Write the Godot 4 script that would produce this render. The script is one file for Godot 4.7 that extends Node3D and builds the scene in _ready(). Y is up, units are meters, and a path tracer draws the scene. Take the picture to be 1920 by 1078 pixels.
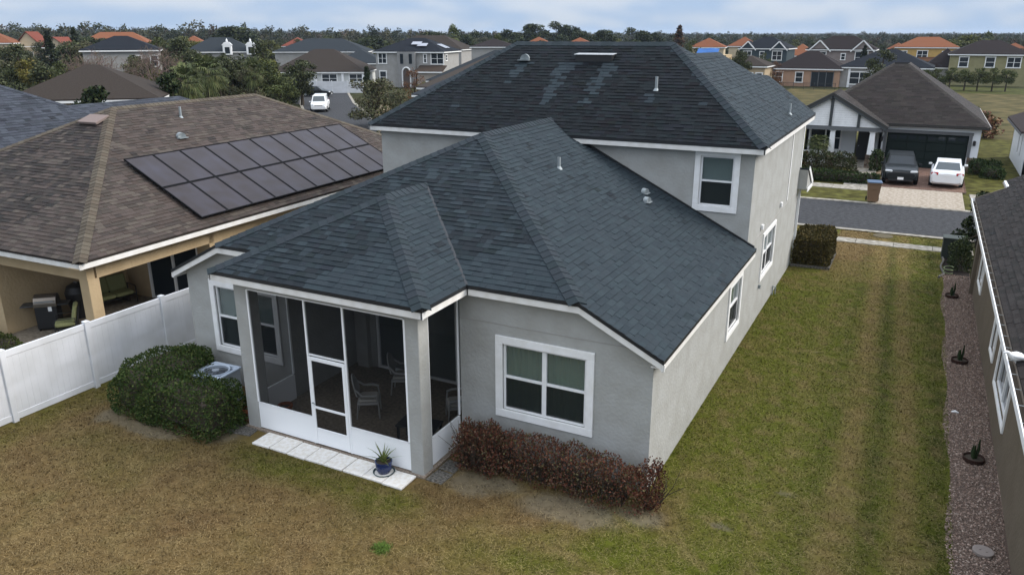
extends Node3D
# A suburban back garden seen from a low aerial position: grey two-storey house, neighbours, street and far woods.
const EYE := Vector3(3.873, 8.828, 13.390)
var rng := RandomNumberGenerator.new()
var used := {}
var M := {}
var noise := FastNoiseLite.new()
var kits := {}

class B:
	var v := PackedVector3Array()
	var n := PackedVector3Array()
	var c := PackedColorArray()
	var col := Color(1, 1, 1)
	func tn(a: Vector3, b: Vector3, d: Vector3, na: Vector3, nb: Vector3, nd: Vector3) -> void:
		if (b - a).cross(d - a).dot(na) < 0.0:
			var x := b
			b = d
			d = x
			x = nb
			nb = nd
			nd = x
		v.append(a); v.append(d); v.append(b)
		n.append(na); n.append(nd); n.append(nb)
		c.append(col); c.append(col); c.append(col)
	func t(a: Vector3, b: Vector3, d: Vector3) -> void:
		var m := (b - a).cross(d - a).normalized()
		tn(a, b, d, m, m, m)
	func q(a: Vector3, b: Vector3, d: Vector3, e: Vector3) -> void:
		t(a, b, d); t(a, d, e)
	func fan(p: Array) -> void:
		for i in range(1, p.size() - 1):
			t(p[0], p[i], p[i + 1])
	func box(o: Vector3, s: Vector3, bs := Basis()) -> void:
		var x := bs.x * s.x * 0.5
		var y := bs.y * s.y * 0.5
		var z := bs.z * s.z * 0.5
		q(o - x - y + z, o + x - y + z, o + x + y + z, o - x + y + z)
		q(o + x - y - z, o - x - y - z, o - x + y - z, o + x + y - z)
		q(o + x - y + z, o + x - y - z, o + x + y - z, o + x + y + z)
		q(o - x - y - z, o - x - y + z, o - x + y + z, o - x + y - z)
		q(o - x + y + z, o + x + y + z, o + x + y - z, o - x + y - z)
		q(o - x - y - z, o + x - y - z, o + x - y + z, o - x - y + z)
	func mm(a: Vector3, b: Vector3) -> void:
		box((a + b) * 0.5, (b - a).abs())
	func cbox(o: Vector3, s: Vector3, k: float, bs := Basis()) -> void:
		# box with chamfered edges: three stacked octagon-like rings
		var h := s * 0.5
		var rings := []
		for lv in [[-h.y, k], [-h.y + k, 0.0], [h.y - k, 0.0], [h.y, k]]:
			var a: float = h.x - lv[1]
			var d: float = h.z - lv[1]
			var r := []
			for p in [Vector2(a - k, d), Vector2(a, d - k), Vector2(a, -d + k), Vector2(a - k, -d), Vector2(-a + k, -d), Vector2(-a, -d + k), Vector2(-a, d - k), Vector2(-a + k, d)]:
				r.append(o + bs * Vector3(p.x, lv[0], p.y))
			rings.append(r)
		for i in 3:
			for j in 8:
				q(rings[i][j], rings[i][(j + 1) % 8], rings[i + 1][(j + 1) % 8], rings[i + 1][j])
		fan(rings[3])
		var lo: Array = rings[0].duplicate()
		lo.reverse()
		fan(lo)
	func bar(a: Vector3, b: Vector3, w: float, h: float, up := Vector3.UP) -> void:
		var z := (b - a)
		var l := z.length()
		z /= l
		var x := up.cross(z).normalized()
		var y := z.cross(x)
		box((a + b) * 0.5, Vector3(w, h, l), Basis(x, y, z))
	func prism(p: Array, off: Vector3) -> void:
		fan(p)
		var bk := []
		for i in range(p.size() - 1, -1, -1):
			bk.append(p[i] + off)
		fan(bk)
		for i in p.size():
			var a: Vector3 = p[i]
			var b: Vector3 = p[(i + 1) % p.size()]
			q(a, a + off, b + off, b)
	func tube(p: Array, r: Array, s: int) -> void:
		var prev := []
		var pn := []
		var x := Vector3.ZERO
		for i in p.size():
			var a: Vector3 = p[maxi(i - 1, 0)]
			var b: Vector3 = p[mini(i + 1, p.size() - 1)]
			var d := (b - a).normalized()
			if i == 0:
				x = d.cross(Vector3(0.31, 0.9, 0.23) if absf(d.y) < 0.9 else Vector3(1, 0, 0.2)).normalized()
			else:
				x = (x - d * x.dot(d)).normalized()
			var y := d.cross(x)
			var ring := []
			var nn := []
			for k in s:
				var an := TAU * k / s
				var e := x * cos(an) + y * sin(an)
				nn.append(e)
				ring.append(p[i] + e * r[i])
			if i > 0:
				for k in s:
					var m := (k + 1) % s
					tn(prev[k], prev[m], ring[m], pn[k], pn[m], nn[m])
					tn(prev[k], ring[m], ring[k], pn[k], nn[m], nn[k])
			else:
				var lo := ring.duplicate()
				lo.reverse()
				fan(lo)
			prev = ring
			pn = nn
		fan(prev)
	func rod(a: Vector3, b: Vector3, r: float, s := 8) -> void:
		tube([a, b], [r, r], s)
	func lathe(pr: Array, o: Vector3, s: int) -> void:
		for i in pr.size() - 1:
			var p: Vector2 = pr[i]
			var w: Vector2 = pr[i + 1]
			var sl := Vector2(w.y - p.y, p.x - w.x).normalized()
			for k in s:
				var a := TAU * k / s
				var b := TAU * (k + 1) / s
				var ea := Vector3(cos(a), 0, -sin(a))
				var eb := Vector3(cos(b), 0, -sin(b))
				var na := ea * sl.x + Vector3.UP * sl.y
				var nb := eb * sl.x + Vector3.UP * sl.y
				var p0 := o + ea * p.x + Vector3.UP * p.y
				var p1 := o + eb * p.x + Vector3.UP * p.y
				var p2 := o + eb * w.x + Vector3.UP * w.y
				var p3 := o + ea * w.x + Vector3.UP * w.y
				if p.x > 1e-5:
					tn(p0, p1, p2, na, nb, nb)
				if w.x > 1e-5:
					tn(p0, p2, p3, na, nb, na)
	func turn_over(i: int) -> void:
		for j in 3:
			n[i + j] = -n[i + j]
		var x := v[i + 1]
		v[i + 1] = v[i + 2]
		v[i + 2] = x
	func mesh() -> ArrayMesh:
		var a := []
		a.resize(Mesh.ARRAY_MAX)
		a[Mesh.ARRAY_VERTEX] = v
		a[Mesh.ARRAY_NORMAL] = n
		a[Mesh.ARRAY_COLOR] = c
		var m := ArrayMesh.new()
		m.add_surface_from_arrays(Mesh.PRIMITIVE_TRIANGLES, a)
		return m

func lin(r: float, g: float, b: float) -> Color:
	return Color(r, g, b).linear_to_srgb()

func numbered(called: String) -> String:
	var k: int = used.get(called, 0)
	used[called] = k + 1
	return called if k == 0 else "%s_%03d" % [called, k]

func obj(called: String, b, m: Material, parent: Node3D = null) -> MeshInstance3D:
	var o := MeshInstance3D.new()
	o.mesh = b.mesh() if b is B else b
	o.material_override = m
	o.cast_shadow = GeometryInstance3D.SHADOW_CASTING_SETTING_ON
	if parent == null:
		o.name = numbered(called)
		add_child(o)
	else:
		o.name = called
		parent.add_child(o, true)
	return o

func tag(o: Node3D, label: String, category: String, group := "") -> Node3D:
	o.set_meta("label", label)
	o.set_meta("category", category)
	if group != "":
		o.set_meta("group", group)
	return o

func thing(called: String, label: String, category: String, at := Vector3.ZERO, turn := 0.0, group := "") -> Node3D:
	var o := Node3D.new()
	o.name = numbered(called)
	add_child(o)
	o.position = at
	o.rotation.y = turn
	return tag(o, label, category, group)

func struct(called: String, b, m: Material) -> MeshInstance3D:
	var o := obj(called, b, m)
	o.set_meta("kind", "structure")
	return o

func copy_of(o: Node3D, at: Vector3, turn: float, label: String) -> Node3D:
	var base: String = o.name
	var r := RegEx.create_from_string("_\\d{3}$")
	base = r.sub(base, "")
	var d: Node3D = o.duplicate()
	d.name = numbered(base)
	add_child(d)
	d.position = at
	d.rotation.y = turn
	d.set_meta("label", label)
	return d

# ---------- materials ----------
func ntex(seed_: int, freq: float, lo: float, hi: float, tint := Color(1, 1, 1), oct := 4, size := 256) -> NoiseTexture2D:
	var f := FastNoiseLite.new()
	f.seed = seed_
	f.noise_type = FastNoiseLite.TYPE_SIMPLEX_SMOOTH
	f.frequency = freq
	f.fractal_octaves = oct
	var g := Gradient.new()
	g.set_color(0, Color(lo * tint.r, lo * tint.g, lo * tint.b))
	g.set_color(1, Color(hi, hi, hi))
	var x := NoiseTexture2D.new()
	x.width = size
	x.height = size
	x.seamless = true
	x.noise = f
	x.color_ramp = g
	return x

func nmap(seed_: int, freq: float, strength: float, oct := 3) -> NoiseTexture2D:
	var f := FastNoiseLite.new()
	f.seed = seed_
	f.frequency = freq
	f.fractal_octaves = oct
	var x := NoiseTexture2D.new()
	x.width = 256
	x.height = 256
	x.seamless = true
	x.noise = f
	x.as_normal_map = true
	x.bump_strength = strength
	return x

func mat(c: Color, rough := 0.8, metal := 0.0, vc := false) -> StandardMaterial3D:
	var m := StandardMaterial3D.new()
	m.albedo_color = c
	m.roughness = rough
	m.metallic = metal
	m.vertex_color_use_as_albedo = vc
	# matt stuff shines less than the dielectric default
	if rough > 0.6 and metal < 0.1:
		m.metallic_specular = 0.22
	return m

func tex(m: StandardMaterial3D, t: Texture2D, metres: float, nm: Texture2D = null, ns := 1.0) -> StandardMaterial3D:
	m.albedo_texture = t
	m.uv1_triplanar = true
	m.uv1_world_triplanar = true
	m.uv1_scale = Vector3.ONE / metres
	if nm:
		m.normal_enabled = true
		m.normal_texture = nm
		m.normal_scale = ns
	return m

func glassy(c: Color, a: float, rough := 0.03) -> StandardMaterial3D:
	var m := mat(Color(c.r, c.g, c.b, a), rough)
	m.transparency = BaseMaterial3D.TRANSPARENCY_ALPHA
	return m

func make_materials() -> void:
	var fine := ntex(1, 0.045, 0.72, 1.0)
	var soft := ntex(2, 0.012, 0.94, 1.0, Color(0.99, 0.985, 0.97))
	var grit := ntex(3, 0.11, 0.55, 1.0)
	var stucco_n := nmap(4, 0.09, 3.0)
	M.stucco = tex(mat(lin(0.385, 0.388, 0.374), 0.92), soft, 2.3, stucco_n, 0.22)
	M.tan_stucco = tex(mat(lin(0.46, 0.35, 0.215), 0.92), soft, 2.9, stucco_n, 0.22)
	M.taupe_stucco = tex(mat(lin(0.150, 0.124, 0.094), 0.92), soft, 2.6, stucco_n, 0.22)
	M.white = tex(mat(lin(0.83, 0.83, 0.83), 0.55), ntex(5, 0.01, 0.93, 1.0), 1.7)
	M.white_trim = tex(mat(lin(0.83, 0.83, 0.83), 0.6), ntex(6, 0.02, 0.95, 1.0, Color(0.99, 0.985, 0.97)), 1.7)
	M.fascia = tex(mat(lin(0.76, 0.75, 0.73), 0.6), ntex(7, 0.02, 0.94, 1.0, Color(0.99, 0.98, 0.96)), 2.1)
	M.vinyl = tex(mat(lin(0.70, 0.71, 0.74), 0.42), ntex(8, 0.006, 0.92, 1.0, Color(0.98, 0.98, 0.97)), 2.1)
	M.shingle = tex(mat(Color(1, 1, 1), 0.72, 0.0, true), grit, 0.31, nmap(9, 0.14, 6.0), 0.6)
	M.shingle.metallic_specular = 0.25
	M.deck = mat(lin(0.012, 0.013, 0.015), 0.8)
	M.drip = mat(lin(0.010, 0.011, 0.013), 0.5)
	M.glass = glassy(Color(0.55, 0.62, 0.62), 0.22)
	M.far_glass = mat(lin(0.022, 0.028, 0.034), 0.08)
	M.far_glass.metallic_specular = 0.4
	M.screen = glassy(lin(0.008, 0.009, 0.010), 0.50, 0.9)
	M.window_screen = glassy(lin(0.010, 0.011, 0.011), 0.62, 0.9)
	M.aluminium = mat(lin(0.84, 0.85, 0.86), 0.45)
	M.dark_room = mat(lin(0.30, 0.29, 0.27), 0.9)
	M.metal = mat(lin(0.27, 0.30, 0.31), 0.6, 0.3)
	M.black = mat(lin(0.012, 0.012, 0.013), 0.5)
	M.rubber = mat(lin(0.016, 0.016, 0.017), 0.85)
	M.leaf = mat(Color(1, 1, 1), 0.7, 0.0, true)
	M.leaf.backlight_enabled = true
	M.leaf.backlight = Color(0.10, 0.12, 0.04)
	M.bark = tex(mat(lin(0.105, 0.085, 0.066), 0.95), grit, 0.5)
	M.far_shingle = tex(mat(Color(1, 1, 1), 0.9, 0.0, true), ntex(10, 0.06, 0.62, 1.0), 1.6)
	M.tile_roof = tex(mat(Color(1, 1, 1), 0.85, 0.0, true), ntex(11, 0.05, 0.66, 1.0), 1.4)
	M.paint = tex(mat(Color(1, 1, 1), 0.85, 0.0, true), soft, 3.1)
	M.plain = mat(Color(1, 1, 1), 0.7, 0.0, true)
	M.concrete = tex(mat(lin(0.40, 0.375, 0.33), 0.92), ntex(12, 0.02, 0.70, 1.0, Color(0.96, 0.94, 0.9)), 1.9, nmap(13, 0.1, 3.0), 0.5)
	M.asphalt = tex(mat(lin(0.066, 0.067, 0.071), 0.93), ntex(14, 0.03, 0.74, 1.0), 2.4, nmap(15, 0.15, 4.0), 0.5)
	M.paver = tex(mat(lin(0.78, 0.77, 0.755), 0.8), ntex(16, 0.02, 0.90, 1.0, Color(1, 0.97, 0.92)), 0.7, nmap(17, 0.08, 2.0), 0.4)
	M.old_paver = tex(mat(lin(0.24, 0.225, 0.20), 0.95), ntex(18, 0.03, 0.42, 1.0), 0.55, nmap(19, 0.09, 5.0), 0.8)
	M.lanai_floor = tex(mat(lin(0.30, 0.245, 0.185), 0.85), fine, 1.3)
	M.brick = tex(mat(Color(1, 1, 1), 0.9, 0.0, true), ntex(20, 0.05, 0.7, 1.0), 0.6)
	M.stone = tex(mat(Color(1, 1, 1), 0.95, 0.0, true), grit, 0.6)
	M.gravel = mat(Color(1, 1, 1), 0.95, 0.0, true)
	M.grass = mat(Color(1, 1, 1), 0.8, 0.0, true)
	M.wicker = tex(mat(lin(0.66, 0.65, 0.62), 0.75), ntex(21, 0.2, 0.55, 1.0), 0.12)
	M.cushion = tex(mat(lin(0.34, 0.35, 0.17), 0.95), fine, 0.4)
	M.terracotta = tex(mat(lin(0.33, 0.115, 0.055), 0.9), fine, 0.5)
	M.cobalt = mat(lin(0.012, 0.024, 0.085), 0.18)
	M.garage = mat(lin(0.014, 0.021, 0.019), 0.6)
	M.garage.metallic_specular = 0.2
	M.slate_trim = mat(lin(0.13, 0.135, 0.14), 0.7)
	M.solar = solar_material()
	M.solar_frame = mat(lin(0.007, 0.007, 0.008), 0.7)
	M.curtain = tex(mat(lin(0.10, 0.145, 0.085), 0.95), fine, 0.5)
	M.blind = mat(lin(0.075, 0.105, 0.098), 0.7)
	M.car_black = mat(lin(0.008, 0.011, 0.013), 0.3)
	M.car_black.metallic_specular = 0.35
	M.car_white = mat(lin(0.74, 0.745, 0.75), 0.3)
	M.car_white.clearcoat_enabled = true
	M.lamp_red = mat(lin(0.35, 0.012, 0.014), 0.2)
	M.lamp_clear = mat(lin(0.62, 0.64, 0.66), 0.12)

func solar_material() -> StandardMaterial3D:
	var t := ntex(22, 0.009, 0.78, 1.0, Color(1.0, 0.86, 0.70), 3)
	var m := tex(mat(lin(0.038, 0.034, 0.046), 0.32), t, 2.6)
	m.metallic_specular = 0.32
	return m

func make_sky() -> void:
	var cam := Camera3D.new()
	cam.name = "camera"
	cam.position = EYE
	cam.rotation = Vector3(-0.3154, 0.47686, -0.0021)
	cam.fov = 40.43
	cam.near = 0.1
	cam.far = 6000.0
	add_child(cam)
	cam.current = true
	var w := 1024
	var h := 512
	var im := Image.create(w, h, false, Image.FORMAT_RGBF)
	var f := FastNoiseLite.new()
	f.seed = 77
	f.frequency = 1.0
	f.fractal_octaves = 5
	for y in h:
		var el := (0.5 - (y + 0.5) / h) * PI
		var s := maxf(sin(el), 0.0)
		for x in w:
			var az := (x + 0.5) / w * TAU
			var d := Vector3(cos(az) * cos(el), s, sin(az) * cos(el))
			# cloud sheet: look the noise up where the ray meets a high flat layer
			var k := 1.0 / (s + 0.10)
			var c := f.get_noise_3d(d.x * k * 0.55, 3.0, d.z * k * 1.1) * 0.9 + 0.30
			var cover := smoothstep(0.0, 0.62, c)
			# thin overcast: brightest overhead, bluish between the cloud sheets low down
			var air := Color(0.315, 0.415, 0.565).lerp(Color(0.40, 0.45, 0.53), smoothstep(0.0, 0.5, s))
			var cloud := Color(0.50, 0.545, 0.605).lerp(Color(0.46, 0.475, 0.495), smoothstep(0.0, 0.4, s))
			var v := air.lerp(cloud, cover * 0.8) * (0.87 + 2.15 * s)
			im.set_pixel(x, y, Color(v.r, v.g, v.b))
	var sm := PanoramaSkyMaterial.new()
	sm.panorama = ImageTexture.create_from_image(im)
	var sky := Sky.new()
	sky.sky_material = sm
	var e := Environment.new()
	e.background_mode = Environment.BG_SKY
	e.sky = sky
	e.background_energy_multiplier = 1.0
	e.tonemap_mode = Environment.TONE_MAPPER_LINEAR
	e.tonemap_exposure = 1.5
	e.fog_enabled = true
	e.fog_density = 0.0001
	e.fog_light_color = Color(0.80, 0.87, 0.96)
	e.sdfgi_enabled = true
	e.ssao_enabled = true
	e.ssil_enabled = true
	var we := WorldEnvironment.new()
	we.name = "environment"
	we.environment = e
	add_child(we)
	var sun := DirectionalLight3D.new()
	sun.name = "sun"
	sun.light_energy = 0.76
	sun.light_color = Color(1.0, 0.975, 0.945)
	sun.light_angular_distance = 30.0
	sun.shadow_enabled = true
	add_child(sun)
	sun.look_at_from_position(Vector3(0, 0, 0), Vector3(-0.77, -0.60, 0.44))

const DARK_SHINGLE := Color(0.0115, 0.0140, 0.0170)  # algae on upper rear and tan house rear slopes; elsewhere a darker shingle tone

func plane_of(p: Array) -> Dictionary:
	var nn: Vector3 = (p[1] - p[0]).cross(p[2] - p[0]).normalized()
	if nn.y < 0:
		nn = -nn
	var u := Vector3(nn.z, 0, -nn.x).normalized()
	var lo: Vector3 = p[0]
	for x in p:
		if x.y < lo.y:
			lo = x
	return {"n": nn, "u": u, "z": u.cross(nn), "o": lo}

func up_fan(b: B, p: Array) -> void:
	if (p[1] - p[0]).cross(p[2] - p[0]).y < 0:
		p = p.duplicate()
		p.reverse()
	b.fan(p)

func deck_poly(b: B, p: Array, th: float) -> void:
	if (p[1] - p[0]).cross(p[2] - p[0]).y < 0:
		p = p.duplicate()
		p.reverse()
	b.prism(p, Vector3(0, -th, 0))

func wedge(b: B, x: Transform3D, w: float, e: float, t: float) -> void:
	var a0 := x * Vector3(0, t, 0)
	var a1 := x * Vector3(w, t, 0)
	var a2 := x * Vector3(w, 0.003, -e)
	var a3 := x * Vector3(0, 0.003, -e)
	var g0 := x * Vector3(0, -0.004, 0)
	var g1 := x * Vector3(w, -0.004, 0)
	b.q(a0, a1, a2, a3)
	b.q(g0, g1, a1, a0)
	b.t(g1, a2, a1)
	b.t(g0, a0, a3)

# Lays every course of a roof: the nearest full shingles are parts of their own, the rest one mass.
func shingle_roof(planes: Array, tones: Array, roof: Node3D, singles: int, e := 0.146, widths := [0.15, 0.20, 0.25, 0.31], film := 0.0, streaked := false) -> void:
	var full := []
	var rest := B.new()
	var g := roof.global_transform
	for p in planes:
		var f := plane_of(p)
		var poly := PackedVector2Array()
		var lo := Vector2(1e9, 1e9)
		var hi := -lo
		for x in p:
			var d: Vector3 = x - f.o
			var r := Vector2(d.dot(f.u), -d.dot(f.z))
			poly.append(r)
			lo = lo.min(r)
			hi = hi.max(r)
		var v := 0.0
		while v < hi.y:
			var u: float = lo.x - rng.randf() * 0.4
			var lift := rng.randf() * 0.002
			while u < hi.x:
				var wi := rng.randi() % widths.size()
				var w: float = widths[wi]
				var ti := rng.randi() % tones.size()
				var th := (0.017 if rng.randf() < 0.55 else 0.007) + lift
				var rect := PackedVector2Array([Vector2(u, v), Vector2(u + w, v), Vector2(u + w, v + e), Vector2(u, v + e)])
				var ins := 0
				for c in rect:
					if Geometry2D.is_point_in_polygon(c, poly):
						ins += 1
				var at: Vector3 = f.o + f.u * u - f.z * v
				if ins == 4:
					# darker shingles gather in ragged runs down the slope, thin near bare metal
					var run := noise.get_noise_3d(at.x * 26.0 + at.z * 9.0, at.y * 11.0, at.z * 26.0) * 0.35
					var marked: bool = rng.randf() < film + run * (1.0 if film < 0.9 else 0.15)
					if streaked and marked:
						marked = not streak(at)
					full.append([(g * at).distance_squared_to(EYE), f, at, wi, ti, th, marked])
				elif ins > 0 or not Geometry2D.intersect_polygons(rect, poly).is_empty():
					rest.col = tones[ti]
					for c in Geometry2D.intersect_polygons(rect, poly):
						var pts := []
						for k in c:
							var hgt: float = lerpf(th, 0.003, clampf((k.y - v) / e, 0, 1))
							pts.append(f.o + f.u * k.x - f.z * k.y + f.n * hgt)
						up_fan(rest, pts)
				u += w + 0.005
			v += e
	full.sort_custom(func(a, b): return a[0] < b[0])
	var kit := {}
	for i in full.size():
		var s: Array = full[i]
		var tr := Transform3D(Basis(s[1].u, s[1].n, s[1].z), s[2])
		if i < singles:
			var key := "%d_%d" % [s[3], s[4]]
			if not kit.has(key):
				var b := B.new()
				b.col = tones[s[4]]
				wedge(b, Transform3D(), widths[s[3]], e, 0.017 if s[3] % 2 == 0 else 0.009)
				kit[key] = b.mesh()
			var o := obj("shingle", kit[key], M.shingle, roof)
			o.transform = tr
		else:
			rest.col = tones[s[4]]
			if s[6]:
				rest.col = rest.col.lerp(DARK_SHINGLE, rng.randf_range(0.72, 1.0) if streaked else rng.randf_range(0.3, 0.6))
			wedge(rest, tr, widths[s[3]], e, s[5])
	var mass := obj("shingle_courses", rest, M.shingle, roof)
	mass.set_meta("kind", "stuff")

# bent cap shingles along a hip or a ridge, from the low end a to the high end b
func caps(roof: Node3D, a: Vector3, b: Vector3, n1: Vector3, n2: Vector3, tones: Array, wd := 0.20) -> void:
	var m := B.new()
	var d := (b - a)
	var l := d.length()
	d /= l
	var s1 := d.cross(n1).normalized()
	if s1.y > 0:
		s1 = -s1
	var s2 := d.cross(n2).normalized()
	if s2.y > 0:
		s2 = -s2
	if s1.dot(s2) > 0.95:
		s2 = -s1
	var up := (n1 + n2).normalized()
	var k := 0.0
	while k < l:
		var k2 := minf(k + 0.20, l)
		m.col = tones[rng.randi() % tones.size()]
		var p0 := a + d * k + up * 0.042
		var p1 := a + d * k2 + up * 0.030
		var l0 := p0 + s1 * wd - up * 0.012
		var l1 := p1 + s1 * wd - up * 0.012
		var r0 := p0 + s2 * wd - up * 0.012
		var r1 := p1 + s2 * wd - up * 0.012
		for qd in [[l0, p0, p1, l1], [p0, r0, r1, p1], [l0, l0 - up * 0.016, p0 - up * 0.016, p0], [p0, p0 - up * 0.016, r0 - up * 0.016, r0], [l0, l1, l1 - up * 0.02, l0 - up * 0.02], [r1, r0, r0 - up * 0.02, r1 - up * 0.02]]:
			m.q(qd[0], qd[1], qd[2], qd[3])
		k = k2
	# make every face look outwards
	for i in range(0, m.v.size(), 3):
		if m.n[i].dot(up) < -0.2:
			m.turn_over(i)
	obj("ridge_cap", m, M.shingle, roof)

func fascia_run(b: B, p: Array, inward: Array, top := 0.075, tall := 0.14, th := 0.03) -> void:
	for i in p.size() - 1:
		var a: Vector3 = p[i] + inward[i] * 0.015 - Vector3(0, top, 0)
		var e: Vector3 = p[i + 1] + inward[i] * 0.015 - Vector3(0, top, 0)
		var dn := Vector3(0, -tall, 0)
		var f := [a + dn, e + dn, e, a]
		if (e - a).cross(Vector3.UP).dot(inward[i]) > 0:
			f.reverse()
		b.prism(f, inward[i] * th)

func wall(b: B, o: Vector3, U: Vector3, N: Vector3, w: float, h: float, holes := [], th := 0.2) -> void:
	var us := [0.0, w]
	var vs := [0.0, h]
	for k in holes:
		us.append_array([k[0], k[2]])
		vs.append_array([k[1], k[3]])
	us.sort()
	vs.sort()
	var V := Vector3.UP
	for i in us.size() - 1:
		for j in vs.size() - 1:
			if us[i + 1] - us[i] < 1e-4 or vs[j + 1] - vs[j] < 1e-4:
				continue
			var cu: float = (us[i] + us[i + 1]) * 0.5
			var cv: float = (vs[j] + vs[j + 1]) * 0.5
			var inside := false
			for k in holes:
				if cu > k[0] and cu < k[2] and cv > k[1] and cv < k[3]:
					inside = true
			if inside:
				continue
			var a: Vector3 = o + U * us[i] + V * vs[j]
			var c: Vector3 = o + U * us[i + 1] + V * vs[j + 1]
			var e: Vector3 = o + U * us[i + 1] + V * vs[j]
			var g: Vector3 = o + U * us[i] + V * vs[j + 1]
			var t := -N * th
			b.q(a, e, c, g)
			b.q(e + t, a + t, g + t, c + t)
	for k in holes + [[w, h, 0.0, 0.0]]:
		var p := [o + U * k[0] + V * k[1], o + U * k[2] + V * k[1], o + U * k[2] + V * k[3], o + U * k[0] + V * k[3]]
		for i in 4:
			var a: Vector3 = p[i]
			var c: Vector3 = p[(i + 1) % 4]
			b.q(a, c, c - N * th, a - N * th)

# A single-hung window in a wall: o is the lower left corner of its outer trim.
func window(parent: Node3D, o: Vector3, U: Vector3, N: Vector3, w: float, h: float, units: int, tw := 0.16, inside := "curtain") -> void:
	var V := Vector3.UP
	var bs := Basis(U, V, N)
	var f := B.new()
	var iw := w - 2 * tw
	var ih := h - 2 * tw
	var uw := iw / units
	var c0 := o + U * tw + V * tw - N * 0.06
	for k in units:
		var a := c0 + U * (uw * k)
		for r in [[uw * 0.5, 0.025, uw, 0.05], [uw * 0.5, ih - 0.025, uw, 0.05], [0.025, ih * 0.5, 0.05, ih - 0.1], [uw - 0.025, ih * 0.5, 0.05, ih - 0.1], [uw * 0.5, ih * 0.5, uw - 0.1, 0.05]]:
			f.box(a + U * r[0] + V * r[1] + (N * 0.004 if r[3] > 0.06 else Vector3.ZERO), Vector3(r[2], r[3], 0.05), bs)
	var win := obj("window", f, M.white, parent)
	if tw > 0.02:
		var t := B.new()
		for r in [[w * 0.5, tw * 0.5, w, tw], [w * 0.5, h - tw * 0.5, w, tw], [tw * 0.5, h * 0.5, tw, ih], [w - tw * 0.5, h * 0.5, tw, ih]]:
			t.cbox(o + U * r[0] + V * r[1] + N * 0.012, Vector3(r[2], r[3], 0.056), 0.006, bs)
		obj("trim", t, M.white_trim, win)
	for k in units:
		for s in 2:
			var p := B.new()
			var a := c0 + U * (uw * k + 0.05) + V * (0.05 + s * (ih * 0.5 - 0.025)) - N * (0.012 if s == 0 else 0.004)
			var pw := uw - 0.1
			var ph := ih * 0.5 - 0.075
			p.q(a, a + U * pw, a + U * pw + V * ph, a + V * ph)
			obj("pane", p, M.glass if inside != "far" else M.far_glass, win)
			if s == 0 and inside != "far":
				var ns := B.new()
				a += N * 0.03
				ns.q(a, a + U * pw, a + U * pw + V * ph, a + V * ph)
				obj("insect_screen", ns, M.window_screen, win)
	if inside == "curtain":
		var cb := B.new()
		var a2 := o + U * tw + V * (tw + 0.02) - N * 0.17
		var steps := 44
		var prev := Vector3.ZERO
		for i in steps + 1:
			var x := iw * i / steps
			var dd := 0.018 * sin(i * 1.7) + 0.012 * sin(i * 0.61 + 1.0)
			var q := a2 + U * x + N * dd
			if i > 0:
				cb.q(prev, q, q + V * (ih - 0.04), prev + V * (ih - 0.04))
			prev = q
		obj("curtain", cb, M.curtain, win)
	elif inside == "blind":
		var bb := B.new()
		var y := 0.03
		while y < ih - 0.03:
			bb.box(o + U * (w * 0.5) + V * (tw + y) - N * 0.15, Vector3(iw - 0.04, 0.003, 0.042), Basis(U, V, N) * Basis(Vector3.RIGHT, 0.95))
			y += 0.042
		obj("blind", bb, M.blind, win)
		var back := B.new()
		back.box(o + U * (w * 0.5) + V * (h * 0.5) - N * 0.19, Vector3(iw, ih, 0.01), bs)
		obj("shade_cloth", back, M.dark_room, win)

func pipe_vent(parent: Node3D, at: Vector3, h: float) -> void:
	var b := B.new()
	b.lathe([Vector2(0.10, 0.0), Vector2(0.06, 0.06), Vector2(0.045, 0.08), Vector2(0.045, h), Vector2(0.035, h), Vector2(0.035, h - 0.06)], at - Vector3(0, 0.04, 0), 12)
	obj("vent_pipe", b, M.metal, parent)

func hood_vent(parent: Node3D, at: Vector3, r: float, facing: Vector3) -> void:
	var b := B.new()
	var side := Vector3.UP.cross(facing).normalized()
	var seg := 10
	var prev := []
	for i in seg + 1:
		var an := PI * i / seg
		var p := at + side * cos(an) * r + Vector3.UP * sin(an) * r * 1.15
		var ring := [p + facing * r * 0.9, p - facing * r * 0.4]
		if i > 0:
			b.q(prev[0], ring[0], ring[1], prev[1])
			b.t(at + facing * r * 0.55, prev[0], ring[0])
			b.t(at - facing * r * 0.6, ring[1], prev[1])
		prev = ring
	b.box(at - Vector3(0, 0.02, 0), Vector3(r * 2.6, 0.02, r * 2.6))
	obj("hood_vent", b, M.metal, parent)

func lerp_tones(base: Color, spread: Array) -> Array:
	var r := []
	for s in spread:
		r.append(Color(base.r * s, base.g * s, base.b * s))
	return r

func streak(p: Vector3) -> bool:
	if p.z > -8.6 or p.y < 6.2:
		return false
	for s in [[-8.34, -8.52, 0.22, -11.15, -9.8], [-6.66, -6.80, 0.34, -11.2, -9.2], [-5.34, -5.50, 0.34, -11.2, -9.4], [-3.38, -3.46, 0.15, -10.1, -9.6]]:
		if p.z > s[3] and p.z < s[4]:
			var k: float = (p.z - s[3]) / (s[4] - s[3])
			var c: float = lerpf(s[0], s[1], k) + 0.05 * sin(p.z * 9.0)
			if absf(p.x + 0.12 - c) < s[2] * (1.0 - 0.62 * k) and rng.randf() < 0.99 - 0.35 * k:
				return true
	return false

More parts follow.
